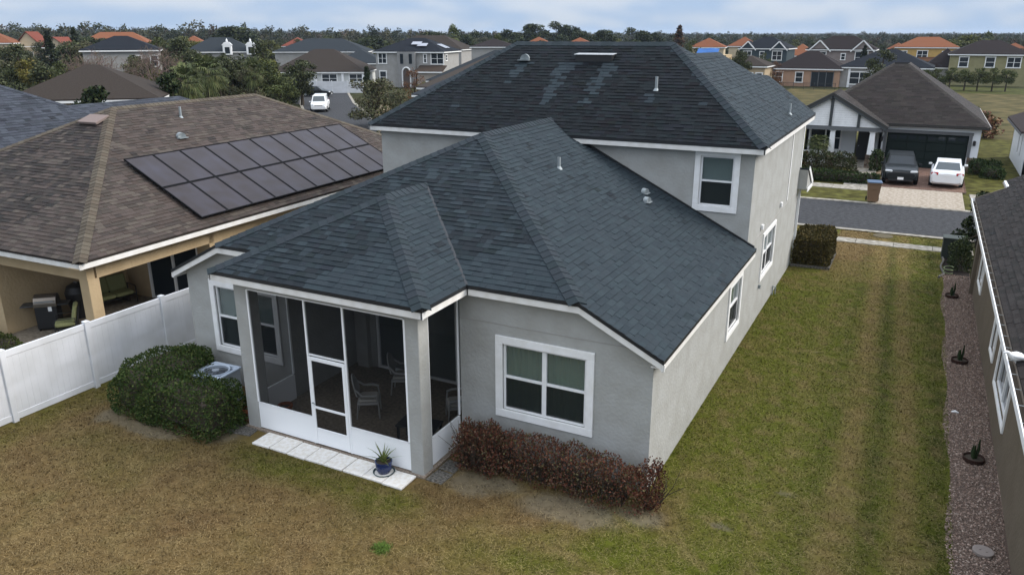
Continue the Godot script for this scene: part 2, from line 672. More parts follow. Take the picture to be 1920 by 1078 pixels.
func main_house() -> void:
	var H := thing("grey_house", "large light grey stucco house with charcoal shingle roof and screened rear porch", "house")
	var X := Vector3.RIGHT
	var Z := Vector3.BACK
	# --- walls ---
	var w := B.new()
	var win_a := [0.875 + 0.17, 0.965 + 0.17, 3.11 - 0.17, 2.821 - 0.17]   # right part of the rear wall starts at x -4.308
	wall(w, Vector3(-4.308, 0, 0), X, Z, 4.308, 3.03, [win_a])
	var win_b := [0.80 + 0.16, 0.90 + 0.16, 3.10 - 0.16, 2.86 - 0.16]
	wall(w, Vector3(-12.6, 0, 0), X, Z, 3.37, 3.03, [win_b])
	for s in [[Vector3(0, 3.03, 0), Vector3(-1.33, 3.70, 0), Vector3(-4.308, 3.70, 0), Vector3(-4.308, 3.03, 0)], [Vector3(-9.23, 3.03, 0), Vector3(-9.23, 3.70, 0), Vector3(-11.27, 3.70, 0), Vector3(-12.6, 3.03, 0)]]:
		w.prism(s, Vector3(0, 0, -0.2))
	# recessed porch walls
	wall(w, Vector3(-9.23, 0, -0.2), Vector3.FORWARD, X, 2.5, 3.5, [], 0.15)
	wall(w, Vector3(-4.308, 0, -2.7), Z, -X, 2.5, 3.5, [], 0.15)
	wall(w, Vector3(-9.23, 0, -2.5), X, Z, 4.922, 3.5, [[0.72, 0.0, 3.3, 2.5]])
	w.box(Vector3(-8.88, 1.25, -2.42), Vector3(0.36, 2.5, 0.16))
	# right wall: low part then two-storey part
	var win_c := [6.60 + 0.14, 0.89 + 0.14, 8.25 - 0.14, 2.50 - 0.14]
	wall(w, Vector3(0, 0, -0.2), Vector3.FORWARD, X, 8.43, 2.86, [[win_c[0] - 0.2, win_c[1], win_c[2] - 0.2, win_c[3]]])
	var win_d := [11.16 + 0.14 - 8.63, 1.28 + 0.14, 13.45 - 0.14 - 8.63, 2.86 - 0.14]
	wall(w, Vector3(0, 0, -8.63), Vector3.FORWARD, X, 9.75, 5.72, [win_d])
	# upper rear wall
	var win_e := [12.54 - 1.65 + 0.16, 3.97 + 0.16, 12.54 - 0.385 - 0.16, 5.705 - 0.16]
	wall(w, Vector3(-12.54, 0, -8.63), X, Z, 12.34, 5.72, [win_e])
	wall(w, Vector3(-12.54, 0, -16.5), Z, -X, 7.67, 5.72)
	wall(w, Vector3(-12.6, 0, -8.63), Z, -X, 8.43, 2.86)
	wall(w, Vector3(-0.2, 0, -18.38), -X, -Z, 6.0, 5.72)
	wall(w, Vector3(-6.2, 0, -15.6), -X, -Z, 6.34, 5.72)
	var wm := obj("wall", w, M.stucco, H)
	# horizontal control joints
	for q in [[Vector3(-2.154, 3.067, 0.006), Vector3(4.3, 0.016, 0.012)], [Vector3(0.006, 2.98, -13.6), Vector3(0.012, 0.016, 9.4)]]:
		var j := B.new()
		j.box(q[0], q[1])
		obj("stucco_joint", j, mat(lin(0.33, 0.32, 0.30), 0.9), wm)
	for q in [[-15.55, 0.14], [-18.3, 0.16]]:
		var cb := B.new()
		cb.box(Vector3(0.012, 4.42, q[0]), Vector3(0.024, 2.6, q[1]))
		obj("corner_board", cb, M.white_trim, H)
	# --- porch frame ---
	for r in [[-9.05, 1.393, 0.36], [-4.469, 1.393, 0.322]]:
		var pb := B.new()
		pb.cbox(Vector3(r[0], 1.845, r[1]), Vector3(r[2], 3.69, 0.36), 0.012)
		obj("porch_post", pb, M.stucco, H)
	var hb := B.new()
	hb.box(Vector3(-6.75, 3.585, 1.453), Vector3(4.24, 0.21, 0.24))
	hb.box(Vector3(-4.43, 3.585, 0.6065), Vector3(0.24, 0.21, 1.213))
	hb.box(Vector3(-9.11, 3.585, 0.6065), Vector3(0.24, 0.21, 1.213))
	obj("porch_beam", hb, M.stucco, H)
	var slab := B.new()
	slab.box(Vector3(-6.77, 0.025, 0.8), Vector3(5.02, 0.05, 1.66))
	obj("slab_edge", slab, tex(mat(lin(0.42, 0.34, 0.27), 0.95), ntex(31, 0.05, 0.5, 1.0), 0.6), H)
	var fl := B.new()
	fl.box(Vector3(-6.77, 0.058, -0.5), Vector3(4.90, 0.02, 3.98))
	obj("porch_floor", fl, M.lanai_floor, H)
	var ce := B.new()
	ce.box(Vector3(-6.77, 3.60, -1.15), Vector3(4.6, 0.05, 2.6))
	ce.box(Vector3(-6.77, 3.71, 0.75), Vector3(4.9, 0.03, 1.5))
	obj("porch_ceiling", ce, M.stucco, H)
	# sliding door at the back of the porch
	var sd := B.new()
	for r in [[-8.47, 1.28, 0.07, 2.44], [-5.97, 1.28, 0.07, 2.44], [-7.22, 1.28, 0.07, 2.44], [-7.22, 2.46, 2.56, 0.07], [-7.22, 0.09, 2.56, 0.06]]:
		sd.box(Vector3(r[0], r[1], -2.56 + (0.004 if r[2] < 0.1 else 0.0)), Vector3(r[2], r[3], 0.07))
	var sdo := obj("sliding_door", sd, M.white, H)
	for k in 2:
		var gp := B.new()
		var gx := -8.435 + k * 1.25
		gp.q(Vector3(gx, 0.12, -2.57), Vector3(gx + 1.18, 0.12, -2.57), Vector3(gx + 1.18, 2.42, -2.57), Vector3(gx, 2.42, -2.57))
		obj("pane", gp, M.glass, sdo)
	# white kick panels and screens
	var fz := 1.54
	for r in [[-8.87, -7.20], [-6.22, -4.63]]:
		var kb := B.new()
		kb.cbox(Vector3((r[0] + r[1]) * 0.5, 0.39, fz), Vector3(r[1] - r[0] - 0.004, 0.64, 0.03), 0.006)
		obj("kick_panel", kb, M.aluminium, H)
	for sx in [-4.36, -9.18]:
		var kb2 := B.new()
		kb2.cbox(Vector3(sx, 0.39, 0.607), Vector3(0.03, 0.64, 1.21), 0.006)
		obj("kick_panel", kb2, M.aluminium, H)
	var fr := B.new()
	for r in [[-8.85, 0.73, 3.46], [-7.225, 0.07, 3.46], [-6.195, 0.07, 3.46], [-4.65, 0.73, 3.46]]:
		fr.box(Vector3(r[0], (r[1] + r[2]) * 0.5, fz), Vector3(0.045, r[2] - r[1], 0.05))
	for r in [[-8.83, -7.25, 0.715], [-6.17, -4.67, 0.715], [-8.83, -4.67, 3.47], [-7.2, -6.22, 2.235]]:
		fr.box(Vector3((r[0] + r[1]) * 0.5, r[2], fz + 0.003), Vector3(r[1] - r[0], 0.03 if r[2] > 1 else 0.02, 0.045))
	for sx in [-4.36, -9.18]:
		fr.box(Vector3(sx, 2.1, 0.03), Vector3(0.045, 2.7, 0.045))
		fr.box(Vector3(sx, 2.1, 1.19), Vector3(0.045, 2.7, 0.045))
		fr.box(Vector3(sx + 0.003, 0.725, 0.61), Vector3(0.04, 0.03, 1.1))
	obj("screen_frame", fr, M.aluminium, H)
	for r in [[-8.83, -7.247, 0.73, 3.455], [-7.203, -6.217, 2.25, 3.455], [-6.173, -4.672, 0.73, 3.455]]:
		var sb := B.new()
		sb.q(Vector3(r[0], r[2], fz), Vector3(r[1], r[2], fz), Vector3(r[1], r[3], fz), Vector3(r[0], r[3], fz))
		obj("screen_panel", sb, M.screen, H)
	for sx in [-4.36, -9.18]:
		var sb2 := B.new()
		sb2.q(Vector3(sx, 0.74, 1.17), Vector3(sx, 0.74, 0.05), Vector3(sx, 3.455, 0.05), Vector3(sx, 3.455, 1.17))
		obj("screen_panel", sb2, M.screen, H)
	# screen door
	var db := B.new()
	var dz := 1.565
	for r in [[-7.165, 1.14, 0.075, 2.10], [-6.255, 1.14, 0.075, 2.10]]:
		db.cbox(Vector3(r[0], r[1], dz), Vector3(r[2], r[3], 0.035), 0.006)
	for r in [[2.15, 0.085], [0.99, 0.055], [0.475, 0.03]]:
		db.cbox(Vector3(-6.71, r[0], dz), Vector3(0.835, r[1], 0.035), 0.006)
	var door := obj("screen_door", db, M.aluminium, H)
	var dk := B.new()
	dk.box(Vector3(-6.71, 0.275, dz - 0.006), Vector3(0.835, 0.37, 0.02))
	obj("kick_panel", dk, M.aluminium, door)
	for r in [[0.49, 0.9625], [1.0175, 2.1075]]:
		var ds := B.new()
		ds.q(Vector3(-7.1275, r[0], dz), Vector3(-6.2925, r[0], dz), Vector3(-6.2925, r[1], dz), Vector3(-7.1275, r[1], dz))
		obj("screen_mesh", ds, M.screen, door)
	var dh := B.new()
	dh.rod(Vector3(-7.165, 1.10, dz + 0.02), Vector3(-7.165, 1.10, dz + 0.06), 0.012)
	dh.rod(Vector3(-7.165, 1.10, dz + 0.055), Vector3(-7.07, 1.10, dz + 0.055), 0.01)
	obj("door_handle", dh, M.metal, door)
	# --- windows ---
	window(H, Vector3(-3.433, 0.965, 0), X, Z, 2.235, 1.856, 2, 0.17, "curtain")
	window(H, Vector3(-11.80, 0.90, 0), X, Z, 2.30, 1.96, 2, 0.16, "blind")
	window(H, Vector3(0, 0.89, -6.60), Vector3.FORWARD, X, 1.65, 1.61, 1, 0.14, "blind")
	window(H, Vector3(0, 1.28, -11.16), Vector3.FORWARD, X, 2.29, 1.58, 2, 0.14, "blind")
	window(H, Vector3(-1.65, 3.97, -8.63), X, Z, 1.265, 1.735, 1, 0.16, "blind")
	# --- roofs ---
	var A := [Vector3(0.26, 3.02, 0.26), Vector3(0.26, 3.02, -8.63), Vector3(-5.486, 5.91, -8.63), Vector3(-6.30, 6.32, -8.93), Vector3(-6.30, 6.32, -4.62), Vector3(-1.48, 3.895, 0.26)]
	var Bp := []
	for p in A:
		Bp.append(Vector3(-12.6 - p.x, p.y, p.z))
	var C := [Vector3(-1.48, 3.895, 0.26), Vector3(-6.30, 6.32, -4.62), Vector3(-11.12, 3.895, 0.26)]
	var D := [Vector3(-9.566, 3.895, 1.923), Vector3(-3.958, 3.895, 1.923), Vector3(-6.762, 5.305, -0.881)]
	var Dr := [Vector3(-3.958, 3.895, 1.923), Vector3(-3.958, 3.895, 0.26), Vector3(-6.762, 5.305, -2.577), Vector3(-6.762, 5.305, -0.881)]
	var Dl := [Vector3(-9.566, 3.895, 0.26), Vector3(-9.566, 3.895, 1.923), Vector3(-6.762, 5.305, -0.881), Vector3(-6.762, 5.305, -2.577)]
	var F := [Vector3(-12.836, 5.91, -8.334), Vector3(0.296, 5.91, -8.334), Vector3(-3.46, 8.51, -12.09), Vector3(-9.08, 8.51, -12.09)]
	var E := [Vector3(0.296, 5.91, -8.334), Vector3(0.296, 5.91, -18.6), Vector3(-1.62, 7.236, -18.9), Vector3(-1.81, 7.367, -17.0), Vector3(-2.9, 8.122, -16.06), Vector3(-2.95, 8.156, -12.7), Vector3(-3.46, 8.51, -12.09)]
	var G := [Vector3(-12.836, 5.91, -15.85), Vector3(-12.836, 5.91, -8.334), Vector3(-9.08, 8.51, -12.09)]
	var Hf := [Vector3(-12.836, 5.91, -15.85), Vector3(-9.08, 8.51, -12.09), Vector3(-3.46, 8.51, -12.09), Vector3(-2.9, 8.09, -12.7), Vector3(-2.9, 5.91, -15.85)]
	var rb := B.new()
	for p in [A, Bp, C, D, Dr, Dl, F, G, Hf, [Vector3(-2.92, 8.13, -12.7), Vector3(-2.9, 8.12, -16.06), Vector3(-6.2, 5.9, -18.6), Vector3(-6.2, 5.9, -14.2)], [Vector3(-2.9, 8.12, -16.06), Vector3(0.296, 5.9, -18.6), Vector3(-6.2, 5.9, -18.6)]]:
		deck_poly(rb, p, 0.075)
	for p in [[E[0], E[1], E[5], E[6]], [E[1], E[2], E[3], E[4], E[5]]]:
		deck_poly(rb, p, 0.075)
	# little street-side gable end under the stepped ridge
	rb.fan([Vector3(0.29, 5.9, -18.6), Vector3(-1.62, 7.23, -18.9), Vector3(-3.6, 5.9, -18.6)])
	var roof := obj("roof", rb, M.drip, H)
	# one shingle for the whole house; algae on F, clean below its metal vents; C and D only darkened at random
	var tones := lerp_tones(Color(0.0475, 0.066, 0.078), [0.86, 0.95, 1.0, 1.04, 1.09, 0.91])
	var ws := [0.15, 0.20, 0.25, 0.31]
	shingle_roof([A, Dr, Bp, Dl], tones, roof, 150)
	shingle_roof([C, D], tones, roof, 150, 0.146, ws, 0.70)  # most shingles of these two slopes are mixed darker at random
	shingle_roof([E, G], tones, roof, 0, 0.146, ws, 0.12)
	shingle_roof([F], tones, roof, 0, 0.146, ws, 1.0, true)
	var cap_tones := lerp_tones(Color(0.050, 0.066, 0.077), [0.85, 0.95, 1.05])
	var up_caps := lerp_tones(Color(0.050, 0.066, 0.077), [0.85, 0.95, 1.05])
	var nA: Vector3 = plane_of(A).n
	var nB: Vector3 = plane_of(Bp).n
	var nC: Vector3 = plane_of(C).n
	var nF: Vector3 = plane_of(F).n
	var nE := Vector3(0.692, 1, 0).normalized()
	var nG := Vector3(-0.692, 1, 0).normalized()
	caps(roof, A[5], A[4], nA, nC, cap_tones)
	caps(roof, Bp[5], Bp[4], nB, nC, cap_tones)
	caps(roof, A[4], A[3], nA, nB, cap_tones)
	caps(roof, D[1], D[2], nA, nC, cap_tones)
	caps(roof, D[0], D[2], nB, nC, cap_tones)
	caps(roof, D[2], Dr[2], nA, nB, cap_tones)
	caps(roof, F[1], F[2], nF, nE, up_caps)
	caps(roof, F[0], F[3], nF, nG, up_caps)
	caps(roof, F[3], F[2], nF, Vector3(0, 1, -0.692).normalized(), up_caps)
	caps(roof, E[4], E[5], nE, nG, up_caps)
	# dark valley metal where the lower roof meets the walls and the porch roof meets the slope
	var vb := B.new()
	for r in [[Vector3(-3.958, 3.905, 0.26), Vector3(-6.762, 5.315, -2.577)], [Vector3(-9.566, 3.905, 0.26), Vector3(-6.762, 5.315, -2.577)]]:
		vb.bar(r[0], r[1], 0.06, 0.02)
	vb.bar(Vector3(0.2, 3.08, -8.60), Vector3(-5.486, 5.94, -8.60), 0.05, 0.05)
	obj("flashing", vb, M.drip, roof)
	hood_vent(roof, Vector3(-2.76, 4.56, -7.56), 0.105, Vector3(0.9, 0, 0.3).normalized())
	hood_vent(roof, Vector3(-2.51, 4.44, -6.99), 0.105, Vector3(0.9, 0, 0.3).normalized())
	pipe_vent(roof, Vector3(-4.5, 5.42, -5.55), 0.32)
	hood_vent(roof, Vector3(-8.35, 7.97, -11.29), 0.155, Vector3(0.3, 0, 1).normalized())
	pipe_vent(roof, Vector3(-3.38, 7.19, -10.18), 0.42)
	pipe_vent(roof, Vector3(-0.13, 6.2, -14.91), 0.38)
	var ov := B.new()
	ov.cbox(Vector3(-5.86, 8.03, -11.47), Vector3(1.26, 0.25, 0.44), 0.01)
	var ovo := obj("attic_vent", ov, M.black, roof)
	var ot := B.new()
	ot.cbox(Vector3(-5.86, 8.172, -11.47), Vector3(1.34, 0.02, 0.54), 0.004, Basis(Vector3.RIGHT, 0.08))
	obj("vent_lid", ot, tex(mat(lin(0.66, 0.68, 0.70), 0.5), ntex(33, 0.04, 0.55, 1.0), 0.8), ovo)  # pale colour stands in for the sky reflected by the lid
	# --- fascia and soffit ---
	var fb := B.new()
	var nx := Vector3.LEFT
	fascia_run(fb, [Vector3(0.26, 3.02, 0.26), Vector3(0.26, 3.02, -8.63)], [nx])
	fascia_run(fb, [Vector3(0.275, 3.02, 0.26), Vector3(-1.48, 3.895, 0.26), Vector3(-3.94, 3.895, 0.26)], [Vector3.FORWARD, Vector3.FORWARD])
	fascia_run(fb, [Vector3(-12.875, 3.02, 0.26), Vector3(-11.12, 3.895, 0.26), Vector3(-9.58, 3.895, 0.26)], [Vector3.FORWARD, Vector3.FORWARD])
	fascia_run(fb, [Vector3(-3.958, 3.895, 0.245), Vector3(-3.958, 3.895, 1.908)], [nx])
	fascia_run(fb, [Vector3(-3.958, 3.895, 1.923), Vector3(-9.566, 3.895, 1.923)], [Vector3.FORWARD])
	fascia_run(fb, [Vector3(-9.566, 3.895, 1.908), Vector3(-9.566, 3.895, 0.2)], [Vector3.RIGHT])
	fascia_run(fb, [Vector3(-12.86, 3.02, 0.245), Vector3(-12.86, 3.02, -8.63)], [Vector3.RIGHT])
	fascia_run(fb, [Vector3(0.296, 5.91, -8.334), Vector3(-12.836, 5.91, -8.334)], [Vector3.FORWARD])
	fascia_run(fb, [Vector3(0.296, 5.91, -8.349), Vector3(0.296, 5.91, -18.6)], [nx])
	fascia_run(fb, [Vector3(-12.836, 5.91, -8.349), Vector3(-12.836, 5.91, -15.85)], [Vector3.RIGHT])
	fascia_run(fb, [Vector3(0.296, 5.91, -18.6), Vector3(-1.62, 7.236, -18.9)], [Vector3.BACK])
	obj("fascia", fb, M.fascia, H)
	var so := B.new()
	so.box(Vector3(0.115, 2.845, -4.2), Vector3(0.23, 0.02, 8.8))
	so.box(Vector3(-2.7, 3.705, 0.115), Vector3(2.45, 0.02, 0.22))
	so.box(Vector3(-10.35, 3.705, 0.115), Vector3(1.55, 0.02, 0.22))
	so.box(Vector3(-6.762, 3.70, 1.73), Vector3(5.54, 0.02, 0.31))
	so.box(Vector3(-4.14, 3.70, 0.9), Vector3(0.30, 0.02, 1.34))
	so.box(Vector3(-9.39, 3.70, 0.9), Vector3(0.29, 0.02, 1.34))
	so.box(Vector3(-6.27, 5.70, -8.49), Vector3(13.0, 0.02, 0.27))
	so.box(Vector3(0.14, 5.70, -13.5), Vector3(0.28, 0.02, 9.7))
	so.box(Vector3(-12.68, 5.70, -12.2), Vector3(0.27, 0.02, 7.1))
	for s in [1.0, -1.0]:
		var m := -6.3
		so.q(Vector3(m + s * 6.53, 2.86, 0.0), Vector3(m + s * 6.53, 2.86, 0.23), Vector3(m + s * 4.9, 3.68, 0.23), Vector3(m + s * 4.9, 3.68, 0.0))
	obj("soffit", so, M.fascia, H)
	# street-side pent roof and downspout at the far right corner
	var pr := B.new()
	deck_poly(pr, [Vector3(0.34, 3.9, -18.2), Vector3(-3.0, 3.9, -18.2), Vector3(-3.0, 3.12, -19.6), Vector3(0.34, 3.12, -19.6)], 0.06)
	var ppo := obj("pent_roof", pr, mat(lin(0.03, 0.036, 0.042), 0.9), H)
	var pe := B.new()
	pe.prism([Vector3(0.32, 3.06, -18.2), Vector3(0.32, 3.06, -19.5), Vector3(0.32, 3.82, -18.2)], Vector3(-0.5, 0, 0))
	obj("end_wall", pe, M.stucco, ppo)
	var pf := B.new()
	pf.bar(Vector3(0.36, 3.90, -18.2), Vector3(0.36, 3.12, -19.65), 0.03, 0.16)
	pf.bar(Vector3(0.36, 3.06, -18.15), Vector3(0.36, 3.06, -19.6), 0.03, 0.14)
	obj("fascia", pf, M.white_trim, H)
	var dsp := B.new()
	dsp.box(Vector3(0.05, 2.0, -18.5), Vector3(0.09, 2.1, 0.08))
	dsp.box(Vector3(0.09, 0.85, -18.5), Vector3(0.18, 0.3, 0.12))
	dsp.rod(Vector3(0.05, 0.02, -18.5), Vector3(0.05, 0.8, -18.5), 0.04)
	obj("downspout", dsp, M.white, H)
	# small fittings on the right wall
	for p in [[3.24, -14.09], [3.20, -10.64]]:
		var vb2 := B.new()
		vb2.cbox(Vector3(0.04, p[0], p[1]), Vector3(0.08, 0.16, 0.16), 0.015)
		obj("wall_vent", vb2, M.white, H)
	var hb2 := B.new()
	hb2.rod(Vector3(0.05, 0.0, -14.05), Vector3(0.05, 0.35, -14.05), 0.022)
	hb2.rod(Vector3(0.12, 0.0, -14.2), Vector3(0.12, 0.28, -14.2), 0.022)
	hb2.rod(Vector3(0.05, 0.33, -14.05), Vector3(0.12, 0.27, -14.2), 0.02)
	obj("hose_bib", hb2, M.metal, H)
	var hb3 := B.new()
	hb3.box(Vector3(0.04, 1.14, -11.18), Vector3(0.08, 0.12, 0.06))
	obj("outlet_box", hb3, M.metal, H)
	# dark floor inside, so windows look into closed rooms
	var inn := B.new()
	inn.box(Vector3(-6.3, 0.0, -9.0), Vector3(12.2, 0.04, 17.5))
	inn.box(Vector3(-6.3, 3.1, -11.9), Vector3(12.1, 0.1, 6.4))
	inn.box(Vector3(-6.6, 1.5, -5.5), Vector3(11.6, 3.0, 0.1))
	inn.box(Vector3(-4.0, 1.5, -1.6), Vector3(0.1, 3.0, 2.6))
	obj("interior", inn, M.dark_room, H)

# what the lawn is made of at a spot: straw, green blades, bare sand
func lawn_colour(x: float, z: float) -> Color:
	var n1 := noise.get_noise_2d(x * 22.0, z * 22.0)
	var n2 := noise.get_noise_2d(x * 70.0 + 300.0, z * 70.0)
	var n3 := noise.get_noise_2d(x * 7.0 - 90.0, z * 7.0 + 40.0)
	var green := Color(0.122, 0.142, 0.020)
	var straw := Color(0.205, 0.144, 0.070)
	var deep := Color(0.058, 0.070, 0.014)
	var sand := Color(0.215, 0.190, 0.155)
	var g := smoothstep(-2.8, 0.8, x + n3 * 2.2 + n1 * 0.8 - maxf(z - 1.0, 0.0) * 0.25)
	if z > 2.4 and x < 0.0:
		g *= 0.75
	# greener fringes by the fence, the porch slabs and under the hedges
	var edge := maxf(smoothstep(1.0, 0.2, absf(x + 14.1)) * 0.55, smoothstep(0.9, 0.0, absf(z - 2.6)) * smoothstep(-9.5, -8.0, x) * smoothstep(-3.0, -4.5, x) * 0.8)
	g = maxf(g, edge)
	if z < -20.0:
		g = 0.62 + 0.5 * n3
	g = clampf(g + n1 * 0.28 + n3 * 0.2, 0.0, 1.0)
	# mower tracks down the side garden
	var track := 0.0
	if x > 1.2 and z < 4.0:
		var wob := 0.12 * n3 + 0.05 * n1
		for t in [[3.56, 0.018, 0.50, 1.0], [4.68, 0.034, 0.42, 0.85], [2.3, 0.02, 0.3, 0.25]]:
			track = maxf(track, smoothstep(t[2], 0.02, absf(x - t[0] - t[1] * z - wob)) * clampf(t[3] * (0.85 + 0.7 * n1 + 0.5 * n2), 0.0, 1.0))
		if z < -15.0:
			g -= smoothstep(-15.0, -20.0, z) * smoothstep(3.6, 2.2, x) * 0.7
		g = clampf(g, 0.0, 1.0)
	var c := straw.lerp(green, g)
	if x > 1.0:
		for t in [[4.10, 0.026, 0.30, 0.55], [5.25, 0.012, 0.36, 0.6], [3.0, 0.018, 0.22, 0.25]]:
			c = c.lerp(deep, clampf(smoothstep(t[2], 0.0, absf(x - t[0] - t[1] * z - 0.1 * n3)) * t[3] * (0.8 + n1), 0.0, 0.8))
	c = c.lerp(Color(0.275, 0.205, 0.090), track * 0.9)
	c = c.lerp(deep, clampf(n1 * 0.55 + n2 * 0.25 - 0.12, 0.0, 0.5))
	c = c.lerp(Color(0.27, 0.205, 0.105), clampf(n2 * 1.2 - 0.1, 0.0, 0.45))
	c = c.lerp(Color(0.125, 0.075, 0.042), clampf(-n1 * 0.9 - 0.16, 0.0, 0.45) * smoothstep(1.5, -1.0, x))
	c = c.lerp(sand, bare(x, z, n1 + 0.5 * n2))
	var wd := Vector2(x + 3.68, (z - 3.91) * 1.2).length()
	c = c.lerp(Color(0.10, 0.19, 0.035), smoothstep(0.17, 0.05, wd + n2 * 0.12))
	return Color(c.r * 0.69, c.g * 0.66, c.b * 0.55)

func bare(x: float, z: float, n: float) -> float:
	var k := 0.0
	for s in [[-1.1, 1.25, 1.15, 0.42], [0.05, 0.85, 0.45, 0.35], [-3.0, 1.05, 0.9, 0.3], [-11.2, 2.75, 1.3, 0.3], [-9.6, 2.1, 0.7, 0.45], [-3.4, 1.3, 0.5, 0.4], [-12.6, 2.6, 0.4, 0.4], [2.46, -1.25, 0.18, 0.07], [1.52, 0.44, 0.24, 0.09], [2.1, -9.3, 0.12, 0.08], [1.7, -5.2, 0.12, 0.07]]:
		var d := Vector2((x - s[0]) / s[2], (z - s[1]) / s[3]).length()
		k = maxf(k, smoothstep(1.25, 0.55, d + n * 0.55))
	return k * 0.78

func blades(seed_: int, spread: float, count: int, hgt: float) -> ArrayMesh:
	var r := RandomNumberGenerator.new()
	r.seed = seed_
	var b := B.new()
	for i in count:
		var a := r.randf() * TAU
		var d := Vector3(cos(a), 0, sin(a))
		var o := Vector3(r.randf_range(-spread, spread), 0, r.randf_range(-spread, spread))
		var h := hgt * r.randf_range(0.5, 1.2)
		var lean := r.randf_range(0.3, 1.5) * h
		var s := d.cross(Vector3.UP) * r.randf_range(0.0035, 0.007)
		var k := r.randf_range(0.7, 1.3)
		b.col = Color(k, k, k)
		var tip := o + d * lean + Vector3.UP * h
		var nn := (Vector3.UP + d * 0.3).normalized()
		b.tn(o - s, o + s, tip, nn, nn, nn)
	return b.mesh()

func strands() -> ArrayMesh:
	var r := RandomNumberGenerator.new()
	r.seed = 12
	var b := B.new()
	for i in 5:
		var a := r.randf() * TAU
		var d := Vector3(cos(a), 0, sin(a))
		var o := Vector3(r.randf_range(-0.06, 0.06), 0, r.randf_range(-0.06, 0.06))
		var l := r.randf_range(0.05, 0.12)
		var s := d.cross(Vector3.UP) * r.randf_range(0.003, 0.006)
		var k := r.randf_range(0.8, 1.25)
		b.col = Color(k, k, k)
		b.tn(o - s, o + s, o + d * l + Vector3(0, r.randf_range(0.0, 0.03), 0), Vector3.UP, Vector3.UP, Vector3.UP)
	return b.mesh()

func grass_mass(called: String, spots: Array, cols: Array, ms: ArrayMesh, label: String, sc := 1.0) -> void:
	var mm := MultiMesh.new()
	mm.transform_format = MultiMesh.TRANSFORM_3D
	mm.use_colors = true
	mm.mesh = ms
	mm.instance_count = spots.size()
	for i in spots.size():
		var s := sc * rng.randf_range(0.7, 1.35)
		mm.set_instance_transform(i, Transform3D(Basis(Vector3.UP, rng.randf() * TAU).scaled(Vector3(s, s * rng.randf_range(0.7, 1.2), s)), spots[i]))
		mm.set_instance_color(i, cols[i])
	var o := MultiMeshInstance3D.new()
	o.name = numbered(called)
	o.multimesh = mm
	o.material_override = M.grass
	add_child(o)
	o.set_meta("kind", "stuff")
	tag(o, label, "grass")

func yard_blocked(x: float, z: float) -> bool:
	if x > -12.65 and x < 0.03 and z < 0.03 and z > -19.0:
		return true
	if x > -9.25 and x < -4.28 and z < 2.2 and z > -1.0:
		return true
	if x > 5.42 or z < -25.6 or (z < -23.05 and z > -23.85) or x < -14.45 and x > -15.2 and z < 1.0:
		return true
	if x > -15.1 and x < -14.3:
		return absf(x + 14.4) < 0.06
	return false

func near_lawn() -> void:
	noise.seed = 5
	noise.frequency = 0.02
	noise.fractal_octaves = 3
	# one sheet of lawn whose colours are what grows there
	var x0 := -16.0
	var x1 := 5.9
	var z0 := -25.75
	var z1 := 12.0
	var res := 16.0
	var w := int((x1 - x0) * res)
	var h := int((z1 - z0) * res)
	var im := Image.create(w, h, false, Image.FORMAT_RGB8)
	for y in h:
		for x in w:
			var c := lawn_colour(x0 + x / res, z0 + y / res) * rng.randf_range(0.78, 1.0)
			im.set_pixel(x, y, c.linear_to_srgb())
	var m := mat(Color(1, 1, 1), 0.95)
	m.albedo_texture = ImageTexture.create_from_image(im)
	var st := SurfaceTool.new()
	st.begin(Mesh.PRIMITIVE_TRIANGLES)
	for p in [[0, 0], [1, 0], [1, 1], [0, 0], [1, 1], [0, 1]]:
		st.set_normal(Vector3.UP)
		st.set_uv(Vector2(p[0], p[1]))
		st.add_vertex(Vector3(lerpf(x0, x1, p[0]), 0.004, lerpf(z0, z1, p[1])))
	struct("lawn", st.commit(), m)
	var spots := []
	var cols := []
	var ms := blades(3, 0.05, 13, 0.036)
	var n := 210000
	for i in n:
		var x := rng.randf_range(-14.3, 5.45)
		var z := rng.randf_range(-25.6, 9.0)
		# only where the yard lies in view
		if z < 0.0 and x < 0.0 and x > -12.7:
			continue
		if x < -12.6 and z < -4.0:
			continue
		if z > 3.2 + (x + 0.0) * -0.55 + 1.2:
			continue
		if yard_blocked(x, z):
			continue
		if bare(x, z, noise.get_noise_2d(x * 22.0, z * 22.0)) > rng.randf() * 0.9 + 0.15:
			continue
		if z < -14.0 and rng.randf() < 0.4:
			continue
		spots.append(Vector3(x, 0.0, z))
		var c := lawn_colour(x, z)
		var k := rng.randf_range(0.8, 1.35)
		cols.append(Color(c.r * k, c.g * k, c.b * k))
	# dry strands lying on the turf
	var ss := []
	var sc := []
	for i in spots.size():
		if rng.randf() > 0.42:
			continue
		var q: Vector3 = spots[i]
		ss.append(q + Vector3(rng.randf_range(-0.05, 0.05), 0.014, rng.randf_range(-0.05, 0.05)))
		var k := rng.randf_range(0.9, 1.9)
		var c: Color = cols[i]
		c = c.lerp(Color(0.19, 0.145, 0.075), 0.45)
		sc.append(Color(c.r * k, c.g * k, c.b * k))
	grass_mass("dry_grass", ss, sc, strands(), "dry straw strands scattered over the turf of the grey house")
	grass_mass("lawn_grass", spots, cols, ms, "short mottled straw and green grass around the grey house")
	# the one bright weed in the lawn
	var ws := []
	var wc := []
	for i in 70:
		var a := rng.randf() * TAU
		var r := sqrt(rng.randf()) * 0.13
		ws.append(Vector3(-3.68 + cos(a) * r * 1.1, 0, 3.91 + sin(a) * r * 0.8))
		wc.append(Color(0.070, 0.115, 0.022) * rng.randf_range(0.8, 1.4))
	grass_mass("weed_patch", ws, wc, ms, "small bright green weed patch in the straw lawn", 1.5)

